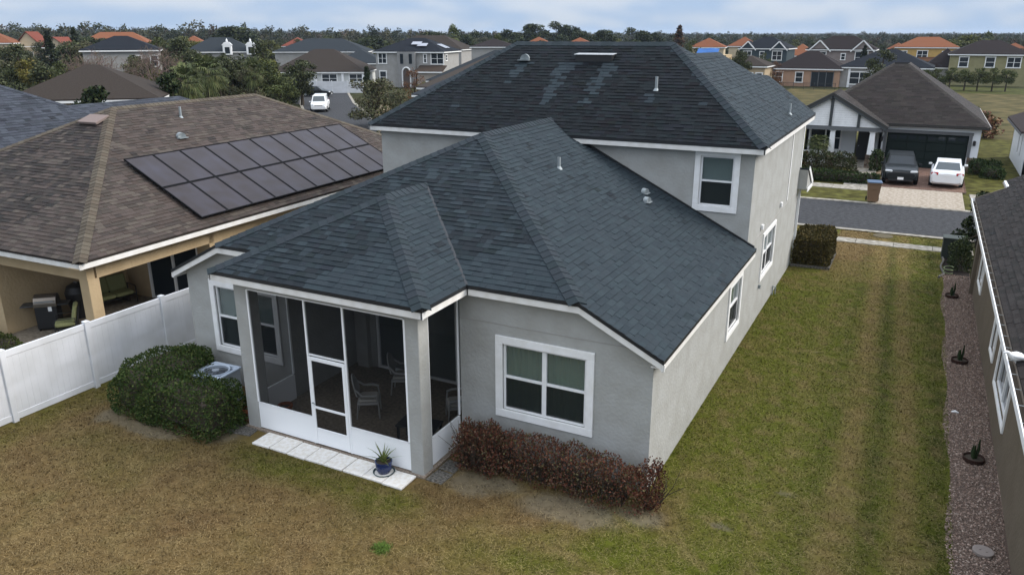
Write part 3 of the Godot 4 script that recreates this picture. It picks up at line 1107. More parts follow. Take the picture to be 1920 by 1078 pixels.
# leaves spread through the outer shell of a set of rounded boxes
func hedge_leaves(b: B, boxes: Array, count: int, size: float, cols: Array, depth := 0.22, upright := 0.0, ragged := 0.06, flat_ := 0.35, soft := 0.14) -> void:
	var tot := 0.0
	for x in boxes:
		tot += x[1].x * x[1].z + 2 * x[1].y * (x[1].x + x[1].z)
	for x in boxes:
		var s: Vector3 = x[1]
		var o: Vector3 = x[0]
		var k := int(count * (s.x * s.z + 2 * s.y * (s.x + s.z)) / tot)
		for i in k:
			var ax := s.x * s.z
			var ay := s.y * s.x
			var az := s.y * s.z
			var r := rng.randf() * (ax + 2 * ay + 2 * az)
			var p := Vector3(rng.randf() - 0.5, rng.randf(), rng.randf() - 0.5)
			var nn := Vector3.UP
			if r < ax:
				p.y = 1.0
			elif r < ax + 2 * ay:
				p.z = 0.5 if r < ax + ay else -0.5
				nn = Vector3(0, 0, signf(p.z))
			else:
				p.x = 0.5 if r < ax + 2 * ay + az else -0.5
				nn = Vector3(signf(p.x), 0, 0)
			var q := Vector3(p.x * s.x, p.y * s.y, p.z * s.z)
			# round the box off towards an ellipsoid-like pillow
			var e := Vector3(absf(p.x) * 2, clampf(p.y * 2 - 1, 0, 1), absf(p.z) * 2)
			var over := maxf(0.0, e.x * e.x * e.y + e.z * e.z * e.y + e.x * e.x * e.z * e.z - 0.75)
			q -= Vector3(signf(p.x) * e.x, e.y, signf(p.z) * e.z) * over * soft
			q += nn * (ragged * noise.get_noise_3d((o.x + q.x) * 90, q.y * 90, (o.z + q.z) * 90) * 2.2 - depth * rng.randf() * rng.randf())
			if q.y < 0.03:
				q.y = 0.03 + rng.randf() * 0.2
			var dir := (nn * 0.7 + Vector3(rng.randfn(), rng.randfn() + upright, rng.randfn()) * 0.7).normalized()
			var sd := dir.cross(Vector3(rng.randfn(), rng.randfn() * flat_, rng.randfn())).normalized()
			var l := size * rng.randf_range(0.65, 1.3)
			b.col = cols[rng.randi() % cols.size()] * rng.randf_range(0.7, 1.25)
			var c := o + q
			var m := sd * l * 0.30
			b.q(c, c + dir * l * 0.5 - m, c + dir * l, c + dir * l * 0.5 + m)

func twigs(b: B, boxes: Array, count: int, r0: float) -> void:
	for x in boxes:
		for i in count:
			var p: Vector3 = x[0] + Vector3((rng.randf() - 0.5) * x[1].x * 0.8, 0, (rng.randf() - 0.5) * x[1].z * 0.6)
			var t: Vector3 = x[0] + Vector3(p.x - x[0].x + rng.randfn() * 0.22, x[1].y * rng.randf_range(0.6, 0.98), (rng.randf() - 0.5) * x[1].z * 0.95)
			var mid := (p + t) * 0.5 + Vector3(rng.randfn(), 0, rng.randfn()) * 0.09
			b.tube([p, mid, t], [r0, r0 * 0.7, r0 * 0.3], 4)

func hedge(called: String, label: String, boxes: Array, count: int, size: float, cols: Array, twig_n: int, core := true, upright := 0.0, ragged := 0.06, depth := 0.22) -> Node3D:
	var h := thing(called, label, "hedge", Vector3(boxes[0][0].x, 0, boxes[0][0].z))
	var at := h.position
	var bx := []
	for x in boxes:
		bx.append([x[0] - at, x[1]])
	var b := B.new()
	hedge_leaves(b, bx, count, size, cols, depth, upright, ragged, 0.35, 0.03 if called == "clipped_hedge" else 0.14)
	obj("foliage", b, M.leaf, h)
	var t := B.new()
	twigs(t, bx, twig_n, 0.012)
	if core:
		for x in bx:
			t.cbox(x[0] + Vector3(0, x[1].y * 0.47, 0), Vector3(x[1].x - 0.34, x[1].y * 0.78, x[1].z - 0.34), 0.12)
	obj("branches", t, M.bark, h)
	return h

func yard_things() -> void:
	# green hedge round the air conditioner
	hedge("green_hedge", "rounded dark green hedge wrapped around the air conditioner unit", [
		[Vector3(-12.0, 0, 1.55), Vector3(1.75, 1.20, 2.1)], [Vector3(-10.6, 0, 2.10), Vector3(2.5, 1.12, 1.1)], [Vector3(-12.0, 0, 0.62), Vector3(1.2, 1.10, 0.75)], [Vector3(-9.85, 0, 1.62), Vector3(0.85, 1.0, 0.7)]],
		32000, 0.058, [Color(0.050, 0.082, 0.022), Color(0.038, 0.064, 0.018), Color(0.070, 0.102, 0.030), Color(0.105, 0.122, 0.040), Color(0.030, 0.050, 0.016)], 26, true, 0.3)
	hedge("red_hedge", "low russet hedge of small dry leaves under the rear twin window", [
		[Vector3(-1.85, 0, 0.56), Vector3(3.95, 0.90, 0.74)], [Vector3(-3.45, 0, 0.66), Vector3(0.95, 0.98, 0.80)]],
		15500, 0.052, [Color(0.140, 0.048, 0.030), Color(0.105, 0.040, 0.027), Color(0.165, 0.078, 0.050), Color(0.15, 0.098, 0.062), Color(0.075, 0.033, 0.023), Color(0.11, 0.095, 0.045)], 260, false, 0.9, 0.10, 0.34)
	hedge("corner_sprig", "loose end of the russet hedge hanging round the house corner", [[Vector3(0.24, 0, 0.42), Vector3(0.40, 0.98, 0.62)]], 1500, 0.05, [Color(0.082, 0.030, 0.020), Color(0.11, 0.05, 0.03), Color(0.05, 0.022, 0.016)], 18, false, 0.8, 0.12, 0.4)
	hedge("clipped_hedge", "boxy olive brown clipped hedge at the far end of the side wall", [[Vector3(0.74, 0, -19.5), Vector3(1.34, 1.16, 2.6)]],
		14000, 0.085, [Color(0.088, 0.072, 0.026), Color(0.064, 0.055, 0.020), Color(0.115, 0.088, 0.034), Color(0.045, 0.042, 0.018)], 16, true, 0.2, 0.04)
	var kb := B.new()
	kb.bar(Vector3(0.05, 0.05, -18.1), Vector3(1.42, 0.05, -18.2), 0.1, 0.1)
	kb.bar(Vector3(1.45, 0.05, -18.15), Vector3(1.45, 0.05, -20.8), 0.1, 0.1)
	tag(obj("border_edging", kb, M.old_paver), "low dull brick edging round the clipped olive brown hedge", "edging")
	# air conditioner
	var ac := thing("air_conditioner", "pale blue grey air conditioner unit inside the green hedge", "air conditioner", Vector3(-10.83, 0, 0.98), 0.06)
	var cb := B.new()
	for q in [[0.385, 0.0, 0.03, 0.80], [-0.385, 0.0, 0.03, 0.80], [0.0, 0.385, 0.74, 0.03], [0.0, -0.385, 0.74, 0.03]]:
		cb.box(Vector3(q[0], 0.42, q[1]), Vector3(q[2], 0.82, q[3]))
	obj("cabinet", cb, mat(lin(0.40, 0.44, 0.48), 0.5), ac)
	var cap := B.new()
	cap.lathe([Vector2(0.30, 0.83), Vector2(0.31, 0.885), Vector2(0.345, 0.90), Vector2(0.36, 0.885), Vector2(0.36, 0.83)], Vector3.ZERO, 28)
	for s in [[0.0, 0.40, 0.86, 0.09], [0.0, -0.40, 0.86, 0.09], [0.40, 0.0, 0.09, 0.72], [-0.40, 0.0, 0.09, 0.72]]:
		cap.cbox(Vector3(s[0], 0.86, s[1]), Vector3(s[2], 0.05, s[3]), 0.012)
	for s in [[0.33, 0.33], [-0.33, 0.33], [0.33, -0.33], [-0.33, -0.33]]:
		cap.box(Vector3(s[0], 0.853, s[1]), Vector3(0.16, 0.045, 0.16))
	obj("lid", cap, mat(lin(0.40, 0.46, 0.54), 0.45), ac)
	var gr := B.new()
	for i in 9:
		var r := 0.05 + i * 0.031
		var pts := []
		for k in 25:
			pts.append(Vector3(cos(TAU * k / 24) * r, 0.885, sin(TAU * k / 24) * r))
		var rr := []
		rr.resize(25)
		rr.fill(0.0022)
		gr.tube(pts, rr, 4)
	for k in 6:
		var a := TAU * k / 6 + 0.2
		gr.rod(Vector3(cos(a) * 0.04, 0.883, sin(a) * 0.04), Vector3(cos(a) * 0.32, 0.883, sin(a) * 0.32), 0.005, 4)
	gr.lathe([Vector2(0.09, 0.88), Vector2(0.09, 0.90), Vector2(0.0, 0.905)], Vector3.ZERO, 16)
	obj("fan_guard", gr, mat(lin(0.26, 0.29, 0.33), 0.5), ac)
	var fn := B.new()
	for k in 3:
		var a := TAU * k / 3
		var d := Vector3(cos(a), 0, sin(a))
		var s := Vector3(-d.z, 0, d.x)
		fn.q(Vector3(0, 0.80, 0) + d * 0.05 - s * 0.05, Vector3(0, 0.77, 0) + d * 0.29 - s * 0.10, Vector3(0, 0.83, 0) + d * 0.29 + s * 0.10, Vector3(0, 0.82, 0) + d * 0.05 + s * 0.05)
	fn.box(Vector3(0, 0.70, 0), Vector3(0.66, 0.01, 0.66))
	obj("fan", fn, mat(lin(0.05, 0.065, 0.08), 0.5), ac)
	# terracotta pot beside the post
	for k in 2:
		var tp := thing("terracotta_pot", ["upright empty terracotta pot beside the left porch post", "small terracotta pot half hidden in the green hedge beside the porch"][k], "pot", [Vector3(-9.52, 0, 1.30), Vector3(-9.42, 0, 0.92)][k])
		var tb := B.new()
		tb.lathe([Vector2(0.0, 0.0), Vector2(0.12, 0.0), Vector2(0.17, 0.26), Vector2(0.19, 0.27), Vector2(0.19, 0.33), Vector2(0.165, 0.33), Vector2(0.15, 0.24), Vector2(0.0, 0.22)], Vector3.ZERO, 20)
		obj("pot_body", tb, M.terracotta, tp)
		var sb := B.new()
		sb.lathe([Vector2(0.15, 0.245), Vector2(0.0, 0.25)], Vector3.ZERO, 16)
		obj("soil", sb, M.bark, tp)
	# white pavers in front of the screen door
	var pv := B.new()
	pv.cbox(Vector3(0, 0.016, 0), Vector3(0.498, 0.05, 0.545), 0.01)
	var pm := pv.mesh()
	var ord := ["first", "second", "third", "fourth", "fifth", "sixth", "seventh", "eighth"]
	for i in 8:
		var o := obj("white_paver", pm, M.paver)
		o.position = Vector3(-8.30 + i * 0.515, 0.012 + 0.004 * sin(i * 2.1), 1.90 + (0.025 if i == 7 else 0.004 * cos(i * 3.0)))
		o.rotation = Vector3(0.006 * sin(i * 1.3), 0.012 * sin(i * 2.7), 0.008 * cos(i * 1.9))
		tag(o, "white square paver, %s from the hedge in the row below the screen door" % ord[i], "paver", "white pavers below the screen door")
	for r in [[Vector3(-9.23, 0.005, 1.76), 0.16, "mottled old concrete slab by the left porch post", 0.68, 0.45], [Vector3(-4.03, 0.005, 1.42), 1.52, "weathered grey slab beside the right porch post, nearer the lawn", 0.45, 0.40], [Vector3(-4.03, 0.008, 0.95), 1.57, "weathered grey slab beside the side kick panel and russet hedge", 0.42, 0.40]]:
		var ob := B.new()
		ob.cbox(Vector3.ZERO, Vector3(r[3], 0.05, r[4]), 0.01)
		var oo := obj("old_slab", ob, M.old_paver)
		oo.position = r[0]
		oo.rotation.y = r[1]
		tag(oo, r[2], "slab")
	# blue pot with aloe
	var pt := thing("blue_pot", "glossy cobalt blue flower pot standing on the white pavers", "pot", Vector3(-5.14, 0.037, 1.83))
	var pb := B.new()
	pb.lathe([Vector2(0.0, 0.02), Vector2(0.125, 0.02), Vector2(0.165, 0.10), Vector2(0.175, 0.20), Vector2(0.165, 0.25), Vector2(0.185, 0.26), Vector2(0.185, 0.285), Vector2(0.16, 0.285), Vector2(0.15, 0.23), Vector2(0.0, 0.22)], Vector3.ZERO, 24)
	obj("pot_body", pb, M.cobalt, pt)
	var sc := B.new()
	sc.lathe([Vector2(0.0, 0.0), Vector2(0.21, 0.0), Vector2(0.235, 0.045), Vector2(0.22, 0.045), Vector2(0.20, 0.015), Vector2(0.0, 0.012)], Vector3.ZERO, 24)
	obj("saucer", sc, mat(lin(0.02, 0.05, 0.055), 0.5), pt)
	var so := B.new()
	so.lathe([Vector2(0.155, 0.255), Vector2(0.0, 0.26)], Vector3.ZERO, 16)
	obj("soil", so, M.bark, pt)
	var al := thing("aloe_plant", "spiky pale green aloe growing in the cobalt blue pot", "plant", Vector3(-5.14, 0.29, 1.83))
	for k in 17:
		var a := TAU * k * 0.382
		var d := Vector3(cos(a), 0, sin(a))
		var out := 0.08 + 0.022 * k
		var hh := 0.42 - 0.011 * k + 0.05 * sin(k * 2.3)
		var lb := B.new()
		lb.col = Color(0.13, 0.16, 0.05) * (0.8 + 0.4 * rng.randf())
		var s := d.cross(Vector3.UP)
		var prev := []
		for i in 6:
			var t := i / 5.0
			var c := d * (0.02 + out * t * (0.6 + 0.6 * t)) + Vector3.UP * hh * t * (1.25 - 0.35 * t)
			var ww := 0.026 * (1.0 - t * 0.96)
			var ring := [c - s * ww + d * ww * -0.5, c + d * ww * 0.6, c + s * ww + d * ww * -0.5]
			if i > 0:
				for j in 3:
					lb.q(prev[j], prev[(j + 1) % 3], ring[(j + 1) % 3], ring[j])
			prev = ring
		obj("leaf", lb, M.leaf, al)
	# white vinyl fence
	var fx := -14.40
	var fe := thing("vinyl_fence", "tall white vinyl privacy fence between the two gardens", "fence", Vector3(fx, 0, 0))
	var zs := [8.3, 6.1, 3.95, 1.80, -0.50, -2.7]
	for i in zs.size():
		var po := B.new()
		po.cbox(Vector3(0, 0.915, zs[i]), Vector3(0.13, 1.83, 0.13), 0.008)
		var pp := obj("post", po, M.vinyl, fe)
		var pc := B.new()
		pc.cbox(Vector3(0, 1.842, zs[i]), Vector3(0.145, 0.025, 0.145), 0.008)
		obj("post_cap", pc, M.vinyl, pp)
		if i == zs.size() - 1:
			continue
		var a: float = zs[i] - 0.065
		var e: float = zs[i + 1] + 0.065
		for r in [[1.72, 0.16, "top_rail"], [0.13, 0.16, "bottom_rail"]]:
			var rb := B.new()
			rb.cbox(Vector3(0, r[0], (a + e) * 0.5), Vector3(0.05, r[1], a - e), 0.006)
			obj(r[2], rb, M.vinyl, fe)
		var n := 13
		var pw := (a - e) / n
		var bm := B.new()
		bm.cbox(Vector3.ZERO, Vector3(0.022, 1.43, pw - 0.0006), 0.0012)
		var bms := bm.mesh()
		for k in n:
			var bo := obj("board", bms, M.vinyl, fe)
			bo.position = Vector3(0.0006 * sin(k * 5.0), 0.925, a - pw * (k + 0.5))

func wicker_chair(label: String, at: Vector3, turn: float) -> void:
	var c := thing("wicker_chair", label, "chair", at, turn, "white wicker chairs in the screened porch")
	var fr := B.new()
	for s in [-1.0, 1.0]:
		fr.tube([Vector3(s * 0.26, 0, 0.27), Vector3(s * 0.27, 0.40, 0.25), Vector3(s * 0.30, 0.60, 0.22)], [0.018, 0.022, 0.02], 7)
		fr.tube([Vector3(s * 0.24, 0, -0.27), Vector3(s * 0.25, 0.40, -0.22)], [0.018, 0.022], 7)
		fr.tube([Vector3(s * 0.30, 0.60, 0.24), Vector3(s * 0.33, 0.63, 0.10), Vector3(s * 0.32, 0.64, -0.12), Vector3(s * 0.27, 0.78, -0.27)], [0.03, 0.034, 0.03, 0.025], 7)
	obj("frame", fr, M.wicker, c)
	var st := B.new()
	st.cbox(Vector3(0, 0.39, 0.01), Vector3(0.56, 0.06, 0.52), 0.02)
	st.cbox(Vector3(0, 0.33, 0.255), Vector3(0.5, 0.09, 0.02), 0.006)
	obj("seat", st, M.wicker, c)
	var cu := B.new()
	cu.cbox(Vector3(0, 0.455, 0.02), Vector3(0.50, 0.08, 0.46), 0.035)
	obj("cushion", cu, mat(lin(0.50, 0.48, 0.43), 0.95), c)
	var bk := B.new()
	var seg := 14
	var pr := []
	for i in seg + 1:
		var a := PI * i / seg
		var o := Vector3(cos(a) * 0.31, 0.62 + sin(a) * 0.44, -0.22 - 0.12 * sin(a))
		var q := [o, o + Vector3(0, 0, -0.03)]
		if i > 0:
			var base := Vector3(0, 0.45, -0.20)
			bk.t(base, pr[0], q[0])
			bk.t(base + Vector3(0, 0, -0.03), q[1], pr[1])
			bk.q(pr[0], pr[1], q[1], q[0])
		pr = q
	obj("backrest", bk, M.wicker, c)

func porch_things() -> void:
	wicker_chair("white wicker armchair side on behind the screen door's right stile", Vector3(-7.0, 0.07, -0.12), 2.15)
	wicker_chair("white wicker armchair at the back of the screened porch by the slider", Vector3(-7.0, 0.07, -1.55), 2.0)
	wicker_chair("wicker armchair seen through the narrow side screen of the porch", Vector3(-4.95, 0.07, -0.9), -0.9)
	var t := thing("porch_table", "dark low table standing behind the porch's right screen", "table", Vector3(-5.15, 0.07, 0.45), 0.15)
	var tb := B.new()
	tb.cbox(Vector3(0, 0.46, 0), Vector3(0.95, 0.04, 0.55), 0.01)
	obj("table_top", tb, M.black, t)
	for s in [[-0.42, -0.22], [0.42, -0.22], [-0.42, 0.22], [0.42, 0.22]]:
		var lb := B.new()
		lb.box(Vector3(s[0], 0.22, s[1]), Vector3(0.05, 0.44, 0.05))
		obj("leg", lb, M.black, t)
	var pot := thing("porch_pot", "small terracotta pot on the porch floor behind the left screen", "pot", Vector3(-8.7, 0.07, 0.9))
	var pb := B.new()
	pb.lathe([Vector2(0.0, 0.0), Vector2(0.11, 0.0), Vector2(0.16, 0.26), Vector2(0.18, 0.27), Vector2(0.18, 0.32), Vector2(0.15, 0.32), Vector2(0.14, 0.24), Vector2(0.0, 0.23)], Vector3.ZERO, 16)
	obj("pot_body", pb, M.terracotta, pot)
	var ps := B.new()
	ps.lathe([Vector2(0.142, 0.25), Vector2(0.0, 0.255)], Vector3.ZERO, 12)
	obj("soil", ps, M.bark, pot)

func left_neighbour() -> void:
	var H := thing("tan_house", "tan stucco house with brown shingle roof carrying a large solar array", "house", Vector3(-15.366, 0, 1.064), deg_to_rad(2.0))
	var e := 3.08
	var ry := 6.31
	var R := [Vector3(0, e, 0), Vector3(0, e, -20.1), Vector3(-6.27, ry, -13.8), Vector3(-6.27, ry, -6.6)]
	var K := [Vector3(-12.54, e, 0), Vector3(0, e, 0), Vector3(-6.27, ry, -6.6)]
	var L := [Vector3(-12.54, e, -20.1), Vector3(-12.54, e, 0), Vector3(-6.27, ry, -6.6), Vector3(-6.27, ry, -13.8)]
	var F := [Vector3(0, e, -20.1), Vector3(-12.54, e, -20.1), Vector3(-6.27, ry, -13.8)]
	var rb := B.new()
	for p in [R, K, L, F]:
		deck_poly(rb, p, 0.05)
	var roof := obj("roof", rb, mat(lin(0.03, 0.025, 0.022), 0.9), H)
	var brown := [Color(0.100, 0.078, 0.066), Color(0.122, 0.098, 0.083), Color(0.082, 0.064, 0.055), Color(0.110, 0.087, 0.075), Color(0.140, 0.114, 0.095), Color(0.092, 0.075, 0.065)]
	shingle_roof([R], brown, roof, 150, 0.15, [0.20, 0.27, 0.34], 0.0)
	shingle_roof([K], brown, roof, 150, 0.15, [0.20, 0.27, 0.34], 0.62)
	var ct := [Color(0.155, 0.125, 0.092), Color(0.13, 0.107, 0.08), Color(0.17, 0.142, 0.107)]
	var nR: Vector3 = plane_of(R).n
	var nK: Vector3 = plane_of(K).n
	var nL: Vector3 = plane_of(L).n
	var nF: Vector3 = plane_of(F).n
	caps(roof, R[0], R[3], nR, nK, ct, 0.19)
	caps(roof, K[0], R[3], nL, nK, ct, 0.19)
	caps(roof, R[3], R[2], nR, nL, ct, 0.17)
	caps(roof, R[1], R[2], nR, nF, ct, 0.17)
	pipe_vent(roof, Vector3(-5.35, 5.83, -8.8), 0.42)
	hood_vent(roof, Vector3(-4.22, 5.27, -7.65), 0.15, Vector3(0.9, 0, 0.3).normalized())
	var av := B.new()
	av.cbox(Vector3(-6.25, 5.99, -5.80), Vector3(0.95, 0.09, 0.6), 0.012, Basis(Vector3.RIGHT, 0.36))
	obj("attic_vent", av, mat(lin(0.20, 0.155, 0.14), 0.7), roof)
	# solar array: two rows of ten panels on rails
	var sl := Vector3(-1, 0.515, 0).normalized()
	var pw := 1.122
	var ph := 1.76
	var bs := Basis(Vector3(0, 0, -1), nR, Vector3(0, 0, -1).cross(nR))
	var pm := B.new()
	pm.box(Vector3.ZERO, Vector3(pw - 0.07, 0.012, ph - 0.07))
	var pms := pm.mesh()
	var fm := B.new()
	for s in [[0.0, ph * 0.5 - 0.0175, pw, 0.035], [0.0, -ph * 0.5 + 0.0175, pw, 0.035], [pw * 0.5 - 0.0175, 0.0, 0.035, ph - 0.07], [-pw * 0.5 + 0.0175, 0.0, 0.035, ph - 0.07]]:
		fm.box(Vector3(s[0], 0.004, s[1]), Vector3(s[2], 0.05, s[3]))
	var fms := fm.mesh()
	for r in 2:
		for k in 10:
			var o := Vector3(0, e, 0) + sl * (0.32 + ph * (r + 0.5) + 0.02 * r) + Vector3(0, 0, -4.48 - (pw + 0.008) * (k + 0.5)) + nR * 0.12
			var p := obj("solar_panel", fms, M.solar_frame, H)
			p.transform = Transform3D(bs, o)
			var c := obj("solar_cell_sheet", pms, M.solar, p)
			c.position = Vector3(0, 0.012, 0)
	var rl := B.new()
	for d in [0.7, 1.6, 2.5, 3.4]:
		var o2: Vector3 = Vector3(0, e, 0) + sl * d + nR * 0.06
		rl.bar(o2 + Vector3(0, 0, -4.5), o2 + Vector3(0, 0, -15.7), 0.04, 0.06)
	obj("mounting_rail", rl, M.solar_frame, H)
	# fascia
	var fb := B.new()
	fascia_run(fb, [Vector3(0, e, 0), Vector3(0, e, -20.1)], [Vector3.LEFT])
	fascia_run(fb, [Vector3(0, e, -0.015), Vector3(-12.54, e, -0.015)], [Vector3.FORWARD])
	fascia_run(fb, [Vector3(-12.54, e, 0), Vector3(-12.54, e, -20.1)], [Vector3.RIGHT])
	obj("fascia", fb, M.fascia, H)
	var so := B.new()
	so.box(Vector3(-0.25, 2.87, -10.0), Vector3(0.46, 0.02, 20.0))
	so.box(Vector3(-6.5, 2.872, -0.26), Vector3(11.8, 0.02, 0.44))
	obj("soffit", so, M.tan_stucco, H)
	# walls round a recessed corner patio
	var w := B.new()
	wall(w, Vector3(-12.04, 0, -0.5), Vector3.RIGHT, Vector3.BACK, 7.44, 2.87, [[3.0, 1.0, 4.6, 2.3]])
	wall(w, Vector3(-4.6, 0, -0.7), Vector3.FORWARD, Vector3.RIGHT, 4.2, 2.87, [], 0.15)
	wall(w, Vector3(-4.6, 0, -4.9), Vector3.RIGHT, Vector3.BACK, 4.1, 2.87, [[1.06, 0.08, 3.51, 2.45]])
	wall(w, Vector3(-0.5, 0, -5.1), Vector3.FORWARD, Vector3.RIGHT, 14.5, 2.87, [[4.0, 1.0, 5.4, 2.3]])
	wall(w, Vector3(-12.04, 0, -19.6), Vector3.BACK, Vector3.LEFT, 19.1, 2.87)
	w.box(Vector3(-2.55, 2.62, -0.62), Vector3(4.08, 0.5, 0.24))
	w.box(Vector3(-0.62, 2.62, -2.95), Vector3(0.24, 0.5, 4.3))
	w.box(Vector3(-2.55, 2.86, -2.8), Vector3(4.1, 0.02, 4.2))
	obj("wall", w, M.tan_stucco, H)
	var po := B.new()
	po.cbox(Vector3(-0.68, 1.185, -0.68), Vector3(0.36, 2.37, 0.36), 0.012)
	obj("patio_post", po, M.tan_stucco, H)
	var fl := B.new()
	fl.box(Vector3(-2.48, 0.04, -2.6), Vector3(4.3, 0.12, 4.9))
	obj("patio_floor", fl, tex(mat(lin(0.26, 0.22, 0.17), 0.9), ntex(41, 0.03, 0.7, 1.0), 1.2), H)
	var sd := B.new()
	for r in [[-3.50, 1.28, 0.08, 2.36], [-1.13, 1.28, 0.08, 2.36], [-2.32, 1.28, 0.08, 2.36], [-2.32, 2.42, 2.4, 0.06], [-2.32, 0.11, 2.4, 0.05]]:
		sd.box(Vector3(r[0], r[1], -4.95 + (0.004 if r[2] < 0.1 else 0.0)), Vector3(r[2], r[3], 0.08))
	var sdo := obj("sliding_door", sd, M.white_trim, H)
	for k in 2:
		var gp := B.new()
		var gx := -3.46 + k * 1.18
		gp.q(Vector3(gx, 0.14, -4.97), Vector3(gx + 1.1, 0.14, -4.97), Vector3(gx + 1.1, 2.39, -4.97), Vector3(gx, 2.39, -4.97))
		obj("pane", gp, M.far_glass, sdo)
	window(H, Vector3(-9.04, 1.0, -0.5), Vector3.RIGHT, Vector3.BACK, 1.6, 1.3, 1, 0.01, "far")
	window(H, Vector3(-0.5, 1.0, -9.1), Vector3.FORWARD, Vector3.RIGHT, 1.4, 1.3, 1, 0.01, "far")
	var ti := H.transform
	# patio furniture (local places turned into the garden)
	var gl := thing("gas_grill", "stainless lidded gas grill on a black covered cart by the tan wall", "grill", ti * Vector3(-3.95, 0.10, -1.45), 0.75)
	var gb := B.new()
	gb.cbox(Vector3(0, 0.42, 0), Vector3(0.62, 0.72, 0.50), 0.02)
	obj("cart", gb, M.black, gl)
	var sh := B.new()
	sh.cbox(Vector3(-0.50, 0.80, 0), Vector3(0.42, 0.03, 0.46), 0.01)
	sh.cbox(Vector3(0.46, 0.80, 0), Vector3(0.32, 0.03, 0.46), 0.01)
	obj("side_shelf", sh, mat(lin(0.06, 0.065, 0.07), 0.4, 0.4), gl)
	var li := B.new()
	var lp := []
	for i in 9:
		var a := PI * i / 8
		lp.append(Vector3(-0.31, 0.86 + sin(a) * 0.26, cos(a) * 0.25))
	for i in 8:
		li.q(lp[i], lp[i + 1], lp[i + 1] + Vector3(0.62, 0, 0), lp[i] + Vector3(0.62, 0, 0))
		li.t(Vector3(-0.31, 0.86, 0), lp[i + 1], lp[i])
		li.t(Vector3(0.31, 0.86, 0), lp[i] + Vector3(0.62, 0, 0), lp[i + 1] + Vector3(0.62, 0, 0))
	li.box(Vector3(0, 0.82, 0), Vector3(0.64, 0.10, 0.52))
	var lo := obj("lid", li, mat(lin(0.22, 0.19, 0.16), 0.35, 0.8), gl)
	var lh := B.new()
	lh.rod(Vector3(-0.25, 0.95, 0.29), Vector3(0.25, 0.95, 0.29), 0.014)
	lh.rod(Vector3(-0.2, 0.95, 0.22), Vector3(-0.2, 0.95, 0.29), 0.01)
	lh.rod(Vector3(0.2, 0.95, 0.22), Vector3(0.2, 0.95, 0.29), 0.01)
	obj("handle", lh, M.metal, lo)
	for s in [[-0.26, 0.2], [0.26, 0.2], [-0.26, -0.2], [0.26, -0.2]]:
		var wb := B.new()
		wb.tube([Vector3(s[0] - 0.02, 0.05, s[1]), Vector3(s[0] + 0.02, 0.05, s[1])], [0.05, 0.05], 12)
		obj("wheel", wb, M.rubber, gl)
	var tagb := B.new()
	tagb.box(Vector3(0.12, 0.70, 0.256), Vector3(0.10, 0.15, 0.006))
	obj("paper_tag", tagb, M.white, gl)
	lounge_seat("patio_armchair", "metal armchair with pale green cushions in front of the gas grill", ti * Vector3(-2.95, 0.10, -1.30), deg_to_rad(-38), 0.56, 1)
	lounge_seat("patio_loveseat", "two-seat patio sofa with pale green cushions against the tan wall", ti * Vector3(-4.0, 0.10, -3.75), deg_to_rad(80), 1.22, 2)
	var kg := thing("covered_smoker", "round black covered barbecue smoker behind the tan patio post", "smoker", ti * Vector3(-4.05, 0.10, -2.55))
	var kb := B.new()
	kb.lathe([Vector2(0.24, 0.0), Vector2(0.27, 0.3), Vector2(0.34, 0.62), Vector2(0.36, 0.85), Vector2(0.28, 1.05), Vector2(0.12, 1.15), Vector2(0.0, 1.17)], Vector3.ZERO, 20)
	obj("cover", kb, M.black, kg)
	var kh := B.new()
	kh.rod(Vector3(-0.08, 1.165, 0), Vector3(0.08, 1.165, 0), 0.02)
	obj("handle", kh, M.metal, kg)
	var br := thing("broom", "long pale pole leaning in the patio corner beside the sofa", "pole", ti * Vector3(-4.2, 0.10, -4.5))
	var bb := B.new()
	bb.rod(Vector3(0.12, 0.25, 0.18), Vector3(-0.05, 2.2, -0.22), 0.016)
	obj("handle", bb, mat(lin(0.42, 0.32, 0.17), 0.6), br)
	var bh := B.new()
	bh.cbox(Vector3(0.13, 0.14, 0.2), Vector3(0.34, 0.26, 0.08), 0.02)
	obj("bristles", bh, mat(lin(0.06, 0.05, 0.045), 0.9), br)
	hedge("patio_shrub", "low dark green shrub beside the tan house wall behind the fence", [[Vector3(-19.6, 0, 1.45), Vector3(2.9, 0.42, 0.75)]], 3800, 0.06, [Color(0.06, 0.085, 0.02), Color(0.04, 0.055, 0.02), Color(0.09, 0.10, 0.03)], 10, true)

func lounge_seat(called: String, label: String, at: Vector3, turn: float, w: float, n: int) -> void:
	var c := thing(called, label, "seat", at, turn)
	var fr := B.new()
	for s in [-1.0, 1.0]:
		var x: float = s * (w * 0.5 + 0.05)
		fr.tube([Vector3(x, 0.0, 0.30), Vector3(x, 0.56, 0.30), Vector3(x, 0.60, 0.24), Vector3(x, 0.60, -0.26), Vector3(x, 0.0, -0.30)], [0.018, 0.018, 0.018, 0.018, 0.018], 6)
		fr.rod(Vector3(x, 0.30, 0.30), Vector3(x, 0.30, -0.28), 0.014, 6)
	fr.box(Vector3(0, 0.29, 0), Vector3(w + 0.1, 0.03, 0.6))
	fr.bar(Vector3(0, 0.32, -0.28), Vector3(0, 0.92, -0.40), w, 0.025)
	obj("frame", fr, M.black, c)
	for k in n:
		var cw := w / n
		var sx := -w * 0.5 + cw * (k + 0.5)
		var s1 := B.new()
		s1.cbox(Vector3(sx, 0.39, 0.03), Vector3(cw - 0.01, 0.13, 0.56), 0.04)
		obj("seat_cushion", s1, M.cushion, c)
		var s2 := B.new()
		s2.cbox(Vector3(sx, 0.70, -0.26), Vector3(cw - 0.01, 0.52, 0.13), 0.04, Basis(Vector3.RIGHT, -0.22))
		obj("back_cushion", s2, M.cushion, c)

